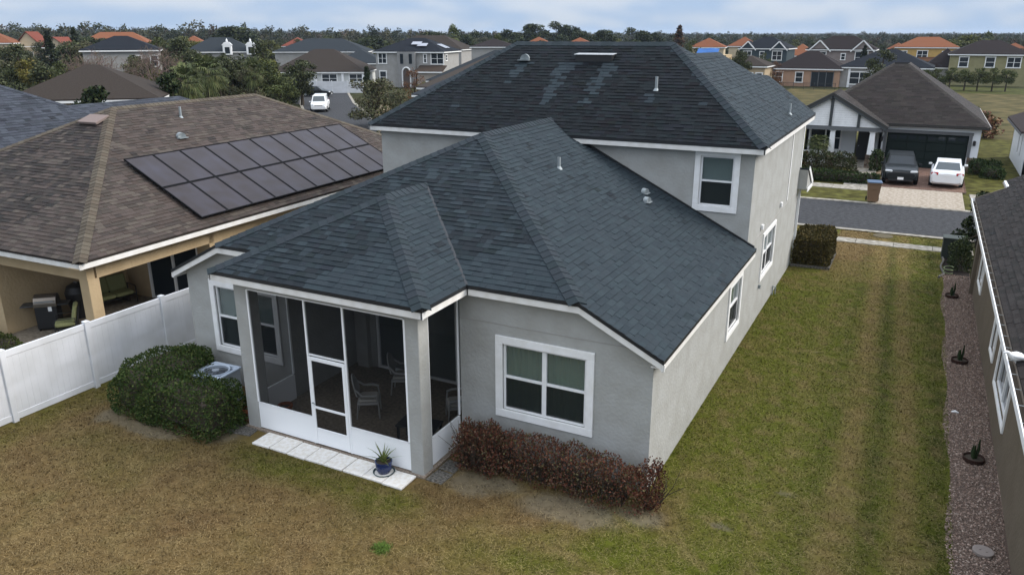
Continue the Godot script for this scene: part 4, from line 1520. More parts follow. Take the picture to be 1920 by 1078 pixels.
func right_neighbour() -> void:
	var H := thing("taupe_house", "taupe stucco house with dark brown shingle roof and white gutter at the right", "house")
	var e := 2.99
	var x0 := 6.08
	var k := 0.5
	var R := [Vector3(x0, e, 6.0), Vector3(x0, e, -19.7), Vector3(7.0, e + (7.0 - x0) * k, -19.7), Vector3(12.5, e + (12.5 - x0) * k, -19.7), Vector3(12.5, e + (12.5 - x0) * k, 6.0)]
	var R2 := [Vector3(7.0, e + 0.46, -19.7), Vector3(7.0, e + 0.46, -21.2), Vector3(12.5, e + (12.5 - x0) * k, -21.2), Vector3(12.5, e + (12.5 - x0) * k, -19.7)]
	var L := [Vector3(12.5, e + 3.21, 6.0), Vector3(12.5, e + 3.21, -21.2), Vector3(18.9, e, -21.2), Vector3(18.9, e, 6.0)]
	var rb := B.new()
	for p in [R, R2, L]:
		deck_poly(rb, p, 0.06)
	var roof := obj("roof", rb, mat(lin(0.025, 0.022, 0.02), 0.9), H)
	shingle_roof([[R[0], R[1], R[3], R[4]], R2], [Color(0.036, 0.030, 0.027), Color(0.044, 0.036, 0.032), Color(0.030, 0.025, 0.023), Color(0.050, 0.041, 0.036)], roof, 300, 0.142, [0.305])
	pipe_vent(roof, Vector3(8.2, 4.05, -12.5), 0.3)
	var w := B.new()
	var xs := 6.34
	wall(w, Vector3(xs, 0, -19.4), Vector3.BACK, Vector3.LEFT, 25.2, 2.84, [[3.54, 0.95, 4.9, 2.45], [10.2, 0.97, 11.0, 2.43], [12.2, 0.84, 14.85, 2.40]])
	wall(w, Vector3(12.5, 0, -19.4), Vector3.LEFT, Vector3.FORWARD, 6.16, 2.84)
	wall(w, Vector3(xs, 0, 5.8), Vector3.RIGHT, Vector3.BACK, 12.0, 2.84)
	obj("wall", w, M.taupe_stucco, H)
	for s in [[-15.98, 1.6, 0.85, 1.7, 1], [-9.3, 1.02, 0.87, 1.66, 1], [-7.3, 2.85, 0.74, 1.76, 2]]:
		window(H, Vector3(xs, s[2], s[0]), Vector3.BACK, Vector3.LEFT, s[1], s[3], s[4], 0.10, "far")
	var fb := B.new()
	fb.box(Vector3(6.085, 2.885, -6.85), Vector3(0.03, 0.12, 25.7))
	fb.box(Vector3(6.2, 2.83, -6.85), Vector3(0.26, 0.02, 25.5))
	fb.bar(Vector3(6.05, 2.92, -19.72), Vector3(7.0, 3.39, -19.72), 0.03, 0.15)
	fb.bar(Vector3(7.02, 3.40, -19.75), Vector3(7.02, 3.40, -21.2), 0.15, 0.03)
	obj("fascia", fb, mat(lin(0.20, 0.17, 0.14), 0.7), H)
	# open gutter with straps
	var g := B.new()
	g.box(Vector3(5.945, 2.915, -6.85), Vector3(0.022, 0.14, 25.7))
	g.box(Vector3(6.01, 2.85, -6.85), Vector3(0.12, 0.015, 25.7))
	g.box(Vector3(6.0, 2.915, -19.71), Vector3(0.12, 0.14, 0.015))
	var go := obj("gutter", g, M.white, H)
	for i in 36:
		var st := B.new()
		st.box(Vector3(6.01, 2.965, 5.5 - i * 0.7), Vector3(0.115, 0.006, 0.013))
		obj("gutter_strap", st, M.metal, go)
	var gl := B.new()
	gl.box(Vector3(6.012, 2.872, -6.85), Vector3(0.11, 0.02, 25.6))
	obj("dark_gutter_fill", gl, M.bark, go)  # dark brown strip along the bottom of the gutter
	var ge := B.new()
	ge.cbox(Vector3(7.04, 3.42, -20.5), Vector3(0.12, 0.14, 1.3), 0.01)
	obj("gutter", ge, M.white, H)
	var dn := B.new()
	dn.box(Vector3(6.28, 1.4, -17.35), Vector3(0.10, 2.8, 0.08))
	obj("downspout", dn, M.taupe_stucco, H)
	# white bird resting on the gutter
	var bird := thing("bird", "white bird resting on the white gutter of the taupe house", "bird", Vector3(6.05, 2.99, -2.75), 0.25)
	var bb := B.new()
	bb.tube([Vector3(0.26, 0.085, 0.02), Vector3(0.17, 0.10, 0.01), Vector3(0.08, 0.12, 0), Vector3(0.0, 0.125, 0), Vector3(-0.07, 0.13, 0), Vector3(-0.115, 0.155, 0), Vector3(-0.135, 0.185, 0), Vector3(-0.165, 0.195, 0), Vector3(-0.195, 0.185, 0), Vector3(-0.225, 0.175, 0)], [0.018, 0.035, 0.075, 0.09, 0.075, 0.045, 0.034, 0.033, 0.014, 0.003], 12)
	bb.rod(Vector3(0.01, 0.0, 0.025), Vector3(0.0, 0.07, 0.025), 0.006, 5)
	bb.rod(Vector3(0.01, 0.0, -0.025), Vector3(0.0, 0.07, -0.025), 0.006, 5)
	obj("body", bb, mat(lin(0.78, 0.77, 0.76), 0.8), bird)
	for s in [-1.0, 1.0]:
		var wb := B.new()
		wb.tube([Vector3(-0.06, 0.145, s * 0.055), Vector3(0.04, 0.14, s * 0.082), Vector3(0.14, 0.115, s * 0.05), Vector3(0.23, 0.095, s * 0.02)], [0.025, 0.042, 0.028, 0.006], 8)
		obj("wing", wb, mat(lin(0.70, 0.69, 0.68), 0.85), bird)

func gravel_bed() -> void:
	var gs := B.new()
	gs.q(Vector3(5.46, 0.012, 6.0), Vector3(6.36, 0.012, 6.0), Vector3(6.36, 0.012, -21.6), Vector3(5.46, 0.012, -21.6))
	struct("gravel_path", gs, tex(mat(lin(0.24, 0.175, 0.14), 0.95), ntex(51, 0.09, 0.4, 1.0), 0.5))
	var st := B.new()
	var r := RandomNumberGenerator.new()
	r.seed = 9
	var pts := []
	for i in 6:
		pts.append(Vector3(cos(TAU * i / 6) * r.randf_range(0.8, 1.1), r.randf_range(-0.1, 0.15), sin(TAU * i / 6) * r.randf_range(0.7, 1.1)))
	for i in 6:
		st.t(Vector3(0.1, 0.62, 0.05), pts[(i + 1) % 6], pts[i])
		st.t(Vector3(0, -0.5, 0), pts[i], pts[(i + 1) % 6])
	for i in range(0, st.v.size(), 3):
		var cen := (st.v[i] + st.v[i + 1] + st.v[i + 2]) / 3.0
		if st.n[i].dot(cen) < 0:
			st.turn_over(i)
	var mm := MultiMesh.new()
	mm.transform_format = MultiMesh.TRANSFORM_3D
	mm.use_colors = true
	mm.mesh = st.mesh()
	var n := 26000
	mm.instance_count = n
	var cols := [Color(0.255, 0.185, 0.150), Color(0.195, 0.140, 0.112), Color(0.34, 0.27, 0.225), Color(0.13, 0.098, 0.08), Color(0.23, 0.162, 0.13)]
	for i in n:
		var z := rng.randf_range(-19.6, 1.5)
		var x := rng.randf_range(5.40, 6.36) + 0.06 * sin(z * 1.3)
		var s := rng.randf_range(0.010, 0.027)
		if rng.randf() < 0.25:
			s *= 0.6
		mm.set_instance_transform(i, Transform3D(Basis(Vector3(rng.randfn(), rng.randfn(), rng.randfn()).normalized(), rng.randf() * TAU).scaled(Vector3(s, s * 0.8, s)), Vector3(minf(x, 6.34), 0.012 + s * 0.3, z)))
		mm.set_instance_color(i, cols[rng.randi() % 5] * rng.randf_range(0.75, 1.25))
	var o := MultiMeshInstance3D.new()
	o.name = "gravel"
	o.multimesh = mm
	o.material_override = M.gravel
	add_child(o)
	o.set_meta("kind", "stuff")
	tag(o, "pinkish brown gravel strip along the taupe house wall", "gravel")
	var where := [Vector3(5.91, 0, -4.4), Vector3(5.78, 0, -10.3), Vector3(5.69, 0, -16.6)]
	var lab := ["rusty ring planter with a small cactus, nearest the round lid", "rusty ring planter with a small cactus, middle one of three on the gravel", "rusty ring planter with a small cactus, nearest the street"]
	for i in 3:
		var p := thing("ring_planter", lab[i], "planter", where[i], i * 0.7, "rusty ring planters on the gravel")
		var rb := B.new()
		rb.lathe([Vector2(0.205, 0.0), Vector2(0.215, 0.11), Vector2(0.20, 0.115), Vector2(0.185, 0.08), Vector2(0.18, 0.0)], Vector3.ZERO, 24)
		obj("ring", rb, tex(mat(lin(0.075, 0.042, 0.033), 0.85), ntex(52, 0.05, 0.5, 1.0), 0.4), p)
		var sb := B.new()
		sb.lathe([Vector2(0.19, 0.07), Vector2(0.0, 0.09)], Vector3.ZERO, 18)
		obj("soil", sb, M.bark, p)
		var c := thing("small_cactus", "thin dark green cactus growing in the %s ring planter" % ["nearest", "middle", "street-side"][i], "plant", where[i] + Vector3(0, 0.08, 0))
		for q in 4:
			var cb := B.new()
			cb.col = Color(0.030, 0.048, 0.022) * (0.8 + 0.3 * q * 0.3)
			var a := q * 1.9
			var h: float = [0.46, 0.34, 0.28, 0.2][q]
			cb.tube([Vector3(cos(a) * 0.03, 0, sin(a) * 0.03), Vector3(cos(a) * 0.055, h * 0.5, sin(a) * 0.05), Vector3(cos(a) * 0.05, h, sin(a) * 0.07)], [0.028, 0.034, 0.012], 7)
			obj("stem", cb, M.leaf, c)
	var lb := B.new()
	lb.lathe([Vector2(0.17, 0.0), Vector2(0.17, 0.045), Vector2(0.155, 0.05), Vector2(0.0, 0.05)], Vector3.ZERO, 24)
	lb.box(Vector3(0.05, 0.055, 0.02), Vector3(0.03, 0.012, 0.05))
	lb.box(Vector3(-0.05, 0.055, -0.02), Vector3(0.03, 0.012, 0.05))
	var lo := obj("round_lid", lb, mat(lin(0.24, 0.205, 0.185), 0.8))
	lo.position = Vector3(5.93, 0.02, -0.88)
	tag(lo, "round pinkish utility lid lying in the gravel", "lid")
	var wb := B.new()
	wb.tube([Vector3(-0.07, 0.02, 0), Vector3(0, 0.045, 0.01), Vector3(0.08, 0.02, 0)], [0.02, 0.035, 0.015], 7)
	var wo := obj("white_stone", wb, M.white)
	wo.position = Vector3(5.60, 0.015, -6.75)
	tag(wo, "small white stone on the edge of the gravel strip", "stone")
	# planting bed at the street end
	var sb2 := B.new()
	sb2.q(Vector3(5.42, 0.02, -19.2), Vector3(6.34, 0.02, -19.2), Vector3(6.34, 0.02, -22.4), Vector3(5.5, 0.02, -22.4))
	struct("mulch_path", sb2, tex(mat(lin(0.045, 0.036, 0.032), 0.95), ntex(53, 0.09, 0.4, 1.0), 0.5))
	var eb := B.new()
	var ep := []
	var er := []
	for i in 14:
		ep.append(Vector3(5.42 + 0.05 * sin(i * 0.7) - (0.12 if i < 2 else 0.0), 0.05, -18.9 - i * 0.24))
		er.append(0.045)
	eb.tube(ep, er, 6)
	tag(obj("border_edging", eb, M.old_paver), "wavy pale concrete edging beside the dark mulch bed", "edging")
	hedge("street_shrub", "dark leafy shrub in the mulch bed beside the black utility box", [[Vector3(6.0, 0, -20.9), Vector3(0.6, 1.0, 1.6)]], 2400, 0.09, [Color(0.04, 0.055, 0.024), Color(0.06, 0.075, 0.03), Color(0.025, 0.034, 0.018)], 14, false, 1.2, 0.1, 0.3)
	var ub := thing("utility_box", "squat black utility box at the street end of the gravel strip", "utility box", Vector3(5.75, 0, -22.35))
	var u1 := B.new()
	u1.cbox(Vector3(0, 0.42, 0), Vector3(0.75, 0.84, 0.62), 0.03)
	obj("cabinet", u1, mat(lin(0.016, 0.022, 0.018), 0.6), ub)
	var u2 := B.new()
	u2.cbox(Vector3(0, 0.86, 0), Vector3(0.82, 0.05, 0.68), 0.015)
	obj("lid", u2, mat(lin(0.022, 0.03, 0.024), 0.6), ub)
	var hose := B.new()
	var hp := []
	var hr := []
	for i in 22:
		var a := i * 0.62
		hp.append(Vector3(5.6 + cos(a) * 0.16, 0.05 + i * 0.012, -19.7 + sin(a) * 0.2))
		hr.append(0.02)
	hose.tube(hp, hr, 6)
	tag(obj("garden_hose", hose, mat(lin(0.10, 0.13, 0.05), 0.6)), "coiled dull green hose on the dark mulch bed", "hose")

func ribbon(b: B, pts: Array, w: float, y: float) -> void:
	var prev := []
	for i in pts.size():
		var a: Vector2 = pts[maxi(i - 1, 0)]
		var c: Vector2 = pts[mini(i + 1, pts.size() - 1)]
		var d := (c - a).normalized()
		var s := Vector2(-d.y, d.x) * w * 0.5
		var l := Vector3(pts[i].x + s.x, y, pts[i].y + s.y)
		var r := Vector3(pts[i].x - s.x, y, pts[i].y - s.y)
		if i > 0:
			b.q(prev[0], prev[1], r, l)
		prev = [l, r]
	for i in range(0, b.v.size(), 3):
		if b.n[i].y < 0:
			b.turn_over(i)

func smooth_path(p: Array) -> Array:
	var c := Curve2D.new()
	for i in p.size():
		var a: Vector2 = p[maxi(i - 1, 0)]
		var e: Vector2 = p[mini(i + 1, p.size() - 1)]
		c.add_point(p[i], -(e - a) * 0.18, (e - a) * 0.18)
	var r := []
	for x in c.tessellate(3, 3.0):
		r.append(x)
	return r

func plane_rect(x0: float, z0: float, x1: float, z1: float, y: float) -> B:
	var b := B.new()
	b.q(Vector3(x0, y, z1), Vector3(x1, y, z1), Vector3(x1, y, z0), Vector3(x0, y, z0))
	return b

func ground_and_roads() -> void:
	# one sheet to the horizon
	var g := B.new()
	g.q(Vector3(-4200, -0.012, 400), Vector3(3200, -0.012, 400), Vector3(3200, -0.012, -5200), Vector3(-4200, -0.012, -5200))
	var gm := tex(mat(lin(0.088, 0.078, 0.030), 0.95), ntex(61, 0.016, 0.55, 1.0, Color(0.78, 0.98, 0.8), 5, 512), 26.0)
	gm.detail_enabled = true
	gm.detail_blend_mode = BaseMaterial3D.BLEND_MODE_MUL
	gm.detail_albedo = ntex(62, 0.05, 0.72, 1.0)
	gm.uv2_triplanar = true
	gm.uv2_world_triplanar = true
	gm.uv2_scale = Vector3.ONE / 3.1
	struct("ground", g, gm)
	var far := tex(mat(lin(0.125, 0.096, 0.042), 0.95), ntex(63, 0.02, 0.62, 1.0, Color(0.9, 1.0, 0.85)), 14.0)
	struct("field", plane_rect(-16, -126, 34, -66, 0.002), far)
	var far2 := tex(mat(lin(0.085, 0.092, 0.022), 0.95), ntex(64, 0.03, 0.6, 1.0), 9.0)
	struct("far_lawn", plane_rect(0, -141, 34, -126.2, 0.002), far2)
	struct("front_lawn", plane_rect(-12, -66, 22, -32.4, 0.004), tex(mat(lin(0.110, 0.108, 0.026), 0.95), ntex(65, 0.03, 0.55, 1.0, Color(0.95, 0.9, 0.8)), 7.0))
	var road := B.new()
	var rp := smooth_path([Vector2(60, -29.2), Vector2(20, -29.1), Vector2(0, -29.0), Vector2(-20, -29.3), Vector2(-34, -36), Vector2(-47, -49), Vector2(-56, -58.5), Vector2(-66, -69), Vector2(-79, -84), Vector2(-92, -103)])
	ribbon(road, rp, 6.5, 0.016)
	struct("road", road, M.asphalt)
	var side := B.new()
	ribbon(side, smooth_path([Vector2(-64, -68), Vector2(-74, -72), Vector2(-86, -74), Vector2(-110, -74)]), 6.5, 0.020)
	struct("side_road", side, M.asphalt)
	# kerbs
	for s in [-1.0, 1.0]:
		var kb := B.new()
		var off := []
		for i in rp.size():
			var a: Vector2 = rp[maxi(i - 1, 0)]
			var c: Vector2 = rp[mini(i + 1, rp.size() - 1)]
			var d := (c - a).normalized()
			off.append(rp[i] + Vector2(-d.y, d.x) * s * 3.42)
		ribbon(kb, off, 0.34, 0.05)
		for i in off.size() - 1:
			var inner: Vector2 = off[i].lerp(rp[i], 0.17 / 3.42)
			var inner2: Vector2 = off[i + 1].lerp(rp[i + 1], 0.17 / 3.42)
			kb.q(Vector3(inner.x, 0.0, inner.y), Vector3(inner2.x, 0.0, inner2.y), Vector3(inner2.x, 0.05, inner2.y), Vector3(inner.x, 0.05, inner.y))
		struct("kerb", kb, M.concrete)
	# near pavement in flags, far pavement in flags
	for r in [[-23.45, 0.80, -1.0, 5.65, 1.52, 0.0], [-36.9, 1.30, -14.0, 1.9, 1.52, 0.0], [-36.9, 1.30, 6.9, 24.0, 1.52, 0.0]]:
		var x: float = r[2]
		var par := B.new()
		par.box(Vector3((r[2] + r[3]) * 0.5, 0.004, r[0]), Vector3(r[3] - r[2], 0.012, r[1] - 0.03))
		var pv := struct("pavement", par, mat(lin(0.10, 0.09, 0.07), 0.95))
		var fm := B.new()
		fm.cbox(Vector3.ZERO, Vector3(r[4] - 0.02, 0.05, r[1]), 0.008)
		var fms := fm.mesh()
		while x < r[3] - 0.4:
			var fo := obj("paving_slab", fms, M.concrete, pv)
			fo.position = Vector3(x + r[4] * 0.5, 0.012 + 0.003 * sin(x * 3.0), r[0])
			x += r[4]
	# drain cover in the verge
	var mh := B.new()
	mh.lathe([Vector2(0.42, 0.0), Vector2(0.42, 0.03), Vector2(0.36, 0.035), Vector2(0.0, 0.035)], Vector3.ZERO, 24)
	var mo := obj("manhole_cover", mh, mat(lin(0.10, 0.085, 0.055), 0.9))
	mo.position = Vector3(3.08, 0.004, -24.95)
	tag(mo, "rusty brown drain cover in the grass verge by the road", "drain cover")
	# driveway across the street: concrete apron and brick pavers
	struct("driveway_apron", plane_rect(2.15, -37.7, 6.55, -32.45, 0.060), tex(mat(lin(0.43, 0.385, 0.33), 0.92), ntex(66, 0.03, 0.72, 1.0, Color(1, 0.95, 0.88)), 1.7))
	var dr := plane_rect(2.15, -46.4, 6.75, -37.72, 0.045)
	var dro := struct("driveway", dr, mat(lin(0.10, 0.08, 0.065), 0.95))
	var rest := B.new()
	var bricks := [Color(0.27, 0.165, 0.125), Color(0.235, 0.14, 0.108), Color(0.31, 0.205, 0.16), Color(0.21, 0.13, 0.105)]
	var z := -37.8
	var row := 0
	while z > -46.3:
		var x2 := 2.16 + (0.1 if row % 2 == 0 else 0.0)
		while x2 < 6.6:
			rest.col = bricks[rng.randi() % 4]
			rest.box(Vector3(x2 + 0.105, 0.052, z - 0.052), Vector3(0.20, 0.03, 0.098))
			x2 += 0.21
		z -= 0.108
		row += 1
	var bm := obj("brick_paving", rest, M.brick, dro)
	bm.set_meta("kind", "stuff")
	# wheelie bin
	var bin := thing("wheelie_bin", "brown wheeled rubbish bin with a blue lid at the kerb", "bin", Vector3(2.12, 0.06, -32.75), 0.12)
	var bb := B.new()
	var lo := []
	var hi := []
	for s in [[-1, 1], [1, 1], [1, -1], [-1, -1]]:
		lo.append(Vector3(s[0] * 0.25, 0.06, s[1] * 0.27))
		hi.append(Vector3(s[0] * 0.33, 1.05, s[1] * 0.38))
	for i in 4:
		bb.q(lo[i], lo[(i + 1) % 4], hi[(i + 1) % 4], hi[i])
	bb.fan([lo[3], lo[2], lo[1], lo[0]])
	bb.cbox(Vector3(0, 1.03, 0), Vector3(0.72, 0.07, 0.82), 0.02)
	bb.box(Vector3(0, 0.75, 0.345), Vector3(0.26, 0.03, 0.05))
	obj("bin_body", bb, mat(lin(0.20, 0.125, 0.075), 0.7), bin)
	var bl := B.new()
	bl.cbox(Vector3(0, 1.10, 0.01), Vector3(0.74, 0.06, 0.84), 0.025)
	obj("lid", bl, mat(lin(0.045, 0.085, 0.15), 0.55), bin)
	for s in [-1.0, 1.0]:
		var wb := B.new()
		wb.tube([Vector3(s * 0.27, 0.12, -0.32), Vector3(s * 0.33, 0.12, -0.32)], [0.12, 0.12], 14)
		obj("wheel", wb, M.rubber, bin)

# A car built on its own wheels, nose towards +z. p: length, half width, sill, shoulder, roof, hood front y, cabin z marks
func car(called: String, label: String, category: String, at: Vector3, turn: float, paint: Material, p: Dictionary) -> Node3D:
	var c := thing(called, label, category, at, turn)
	var L: float = p.len * 0.5
	var W: float = p.w * 0.5
	var b := B.new()
	# stations from tail to nose: z, half width, bottom, belt line, top of body
	var st: Array = p.st
	var prev := []
	for i in st.size():
		var s: Array = st[i]
		var z: float = s[0] * L
		var hw: float = s[1] * W
		var ring := []
		for q in [[0.80, s[2]], [0.97, s[2] + 0.06], [1.0, lerpf(s[2], s[3], 0.55)], [0.985, s[3] - 0.09], [0.93, s[3] - 0.015], [0.80, s[3] + 0.005], [0.0, s[3] + s[4]]]:
			ring.append(Vector3(hw * q[0], q[1], z))
		for k in range(ring.size() - 2, -1, -1):
			ring.append(Vector3(-ring[k].x, ring[k].y, z))
		if i > 0:
			for k in ring.size() - 1:
				b.q(prev[k], prev[k + 1], ring[k + 1], ring[k])
			b.q(prev[0], ring[0], ring[ring.size() - 1], prev[ring.size() - 1])
		else:
			var f := ring.duplicate()
			b.fan(f)
		prev = ring
	var fr := prev.duplicate()
	fr.reverse()
	b.fan(fr)
	# make the shell look outwards
	for i in range(0, b.v.size(), 3):
		var cen := (b.v[i] + b.v[i + 1] + b.v[i + 2]) / 3.0
		if b.n[i].dot(cen - Vector3(0, p.belt * 0.6, clampf(cen.z, -L * 0.8, L * 0.8))) < 0:
			b.turn_over(i)
	# greenhouse: lower ring at the belt, upper ring at the roof
	var lo: Array = []
	var hi: Array = []
	var zb: Array = p.cab          # rear base, rear roof, front roof, front base (fractions of half length)
	var y0: float = p.belt
	var y1: float = p.roof
	for s in [[-1.0, 0], [1.0, 0], [1.0, 1], [-1.0, 1]]:
		lo.append(Vector3(s[0] * W * 0.88, y0 - 0.03, (zb[0] if s[1] == 0 else zb[3]) * L))
		hi.append(Vector3(s[0] * W * 0.70, y1, (zb[1] if s[1] == 0 else zb[2]) * L))
	var top := Vector3(0, y1 + 0.035, (zb[1] + zb[2]) * 0.5 * L)
	var faces := []
	for i in 4:
		var j := (i + 1) % 4
		b.q(lo[j], lo[i], hi[i], hi[j])
		b.t(hi[j], hi[i], top)
		faces.append([lo[j], lo[i], hi[i], hi[j]])
	var bo := obj("body", b, paint, c)
	# windows set just proud of the pillars
	var wn := ["rear_window", "side_window", "windscreen", "side_window"]
	for i in 4:
		var f: Array = faces[i]
		var nn: Vector3 = (f[1] - f[0]).cross(f[2] - f[0]).normalized()
		var cen: Vector3 = (f[0] + f[1] + f[2] + f[3]) * 0.25
		if nn.dot(cen - Vector3(0, y0, cen.z * 0.5)) < 0:
			nn = -nn
		var g := B.new()
		var bits := [[0.07, 0.93]] if i % 2 == 0 else ([[0.06, 0.47], [0.52, 0.95]] if not p.has("van") else [[0.62, 0.96]])
		for t in bits:
			var q := []
			for uv in [[t[0], 0.14], [t[1], 0.14], [t[1], 0.88], [t[0], 0.88]]:
				var bot: Vector3 = f[0].lerp(f[1], uv[0])
				var tp: Vector3 = f[3].lerp(f[2], uv[0])
				q.append(bot.lerp(tp, uv[1]) + nn * 0.012)
			g.q(q[0], q[1], q[2], q[3])
		obj(wn[i], g, M.far_glass if paint == M.car_black else mat(lin(0.06, 0.075, 0.085), 0.08), c)
	# wheels
	for s in [[-1.0, p.axle[0]], [1.0, p.axle[0]], [-1.0, p.axle[1]], [1.0, p.axle[1]]]:
		var r: float = p.wheel
		var x: float = s[0] * (W - 0.10)
		var wc := Vector3(x, r, s[1] * L)
		var t := B.new()
		t.tube([wc - Vector3(0.11, 0, 0), wc - Vector3(0.09, 0, 0), wc + Vector3(0.09, 0, 0), wc + Vector3(0.11, 0, 0)], [r * 0.9, r, r, r * 0.9], 20)
		var to := obj("wheel", t, M.rubber, c)
		var rm := B.new()
		rm.tube([wc + Vector3(s[0] * 0.10, 0, 0), wc + Vector3(s[0] * 0.116, 0, 0)], [r * 0.62, r * 0.58], 14)
		obj("rim", rm, M.metal, to)
	for s in [-1.0, 1.0]:
		var hl := B.new()
		hl.cbox(Vector3(s * W * 0.70, p.lamp_y, L * 0.955), Vector3(W * 0.42, 0.13, 0.10), 0.03, Basis(Vector3.UP, s * 0.35))
		obj("headlight", hl, M.lamp_clear, c)
		var tl := B.new()
		tl.cbox(Vector3(s * W * 0.72, p.tail_y, -L * 0.965), Vector3(W * 0.44, p.tail_h, 0.10), 0.03, Basis(Vector3.UP, -s * 0.30))
		obj("tail_light", tl, M.lamp_red, c)
		var mr := B.new()
		mr.cbox(Vector3(s * (W + 0.07), p.belt + 0.04, zb[3] * L - 0.30), Vector3(0.20, 0.14, 0.09), 0.03)
		obj("wing_mirror", mr, paint, c)
	var gr := B.new()
	gr.cbox(Vector3(0, p.lamp_y - 0.10, L * 0.985), Vector3(W * 0.95, 0.14, 0.05), 0.015)
	gr.cbox(Vector3(0, 0.34, L * 0.985), Vector3(W * 1.35, 0.12, 0.05), 0.015)
	obj("grille", gr, M.black, c)
	for s in [-1.0, 1.0]:
		var pl := B.new()
		pl.box(Vector3(0, p.plate[0 if s < 0 else 1], s * (L + 0.012)), Vector3(0.33, 0.15, 0.012))
		obj("licence_plate", pl, M.white, c)
	return c

func cars() -> void:
	var suv := {"len": 4.4, "w": 1.95, "belt": 1.06, "roof": 1.62, "wheel": 0.37, "axle": [-0.62, 0.62], "cab": [-0.93, -0.70, 0.18, 0.46], "lamp_y": 0.86, "tail_y": 0.95, "tail_h": 0.16, "plate": [0.8, 0.45],
		"st": [[-1.0, 0.80, 0.42, 0.95, 0.0], [-0.93, 0.95, 0.30, 1.06, 0.01], [-0.6, 1.0, 0.25, 1.08, 0.01], [0.4, 1.0, 0.25, 1.05, 0.03], [0.75, 0.97, 0.27, 0.99, 0.045], [0.93, 0.90, 0.32, 0.90, 0.03], [1.0, 0.78, 0.40, 0.74, 0.0]]}
	car("parked_suv", "black compact SUV parked nose-out on the brick driveway", "car", Vector3(3.13, 0.068, -40.6), 0.06, M.car_black, suv)
	var sedan := {"len": 4.6, "w": 1.80, "belt": 0.95, "roof": 1.43, "wheel": 0.32, "axle": [-0.58, 0.62], "cab": [-0.72, -0.42, 0.16, 0.48], "lamp_y": 0.72, "tail_y": 0.84, "tail_h": 0.17, "plate": [0.80, 0.42],
		"st": [[-1.0, 0.82, 0.34, 0.84, 0.0], [-0.95, 0.94, 0.24, 0.98, 0.01], [-0.6, 1.0, 0.20, 0.98, 0.02], [0.4, 1.0, 0.20, 0.95, 0.03], [0.75, 0.97, 0.22, 0.85, 0.04], [0.94, 0.88, 0.26, 0.72, 0.03], [1.0, 0.74, 0.34, 0.58, 0.0]]}
	car("parked_sedan", "white sedan parked nose-in on the brick driveway", "car", Vector3(5.73, 0.068, -40.9), PI - 0.02, M.car_white, sedan)
	var van := {"van": true, "len": 4.9, "w": 1.95, "belt": 1.10, "roof": 1.84, "wheel": 0.33, "axle": [-0.62, 0.64], "cab": [-0.97, -0.90, 0.38, 0.62], "lamp_y": 0.84, "tail_y": 1.0, "tail_h": 0.3, "plate": [0.7, 0.45],
		"st": [[-1.0, 0.92, 0.34, 1.10, 0.0], [-0.95, 0.98, 0.26, 1.12, 0.0], [0.5, 1.0, 0.25, 1.10, 0.0], [0.72, 0.97, 0.27, 1.04, 0.03], [0.93, 0.92, 0.30, 0.86, 0.02], [1.0, 0.84, 0.36, 0.70, 0.0]]}
	car("parked_van", "white van parked on the curving street between the trees", "van", Vector3(-60.3, 0.03, -60.9), 0.62, M.car_white, van)
	car("dark_sedan", "dark sedan parked side on in front of the distant white fence", "car", Vector3(-75.6, 0.03, -78.0), 1.95, M.car_black, sedan)

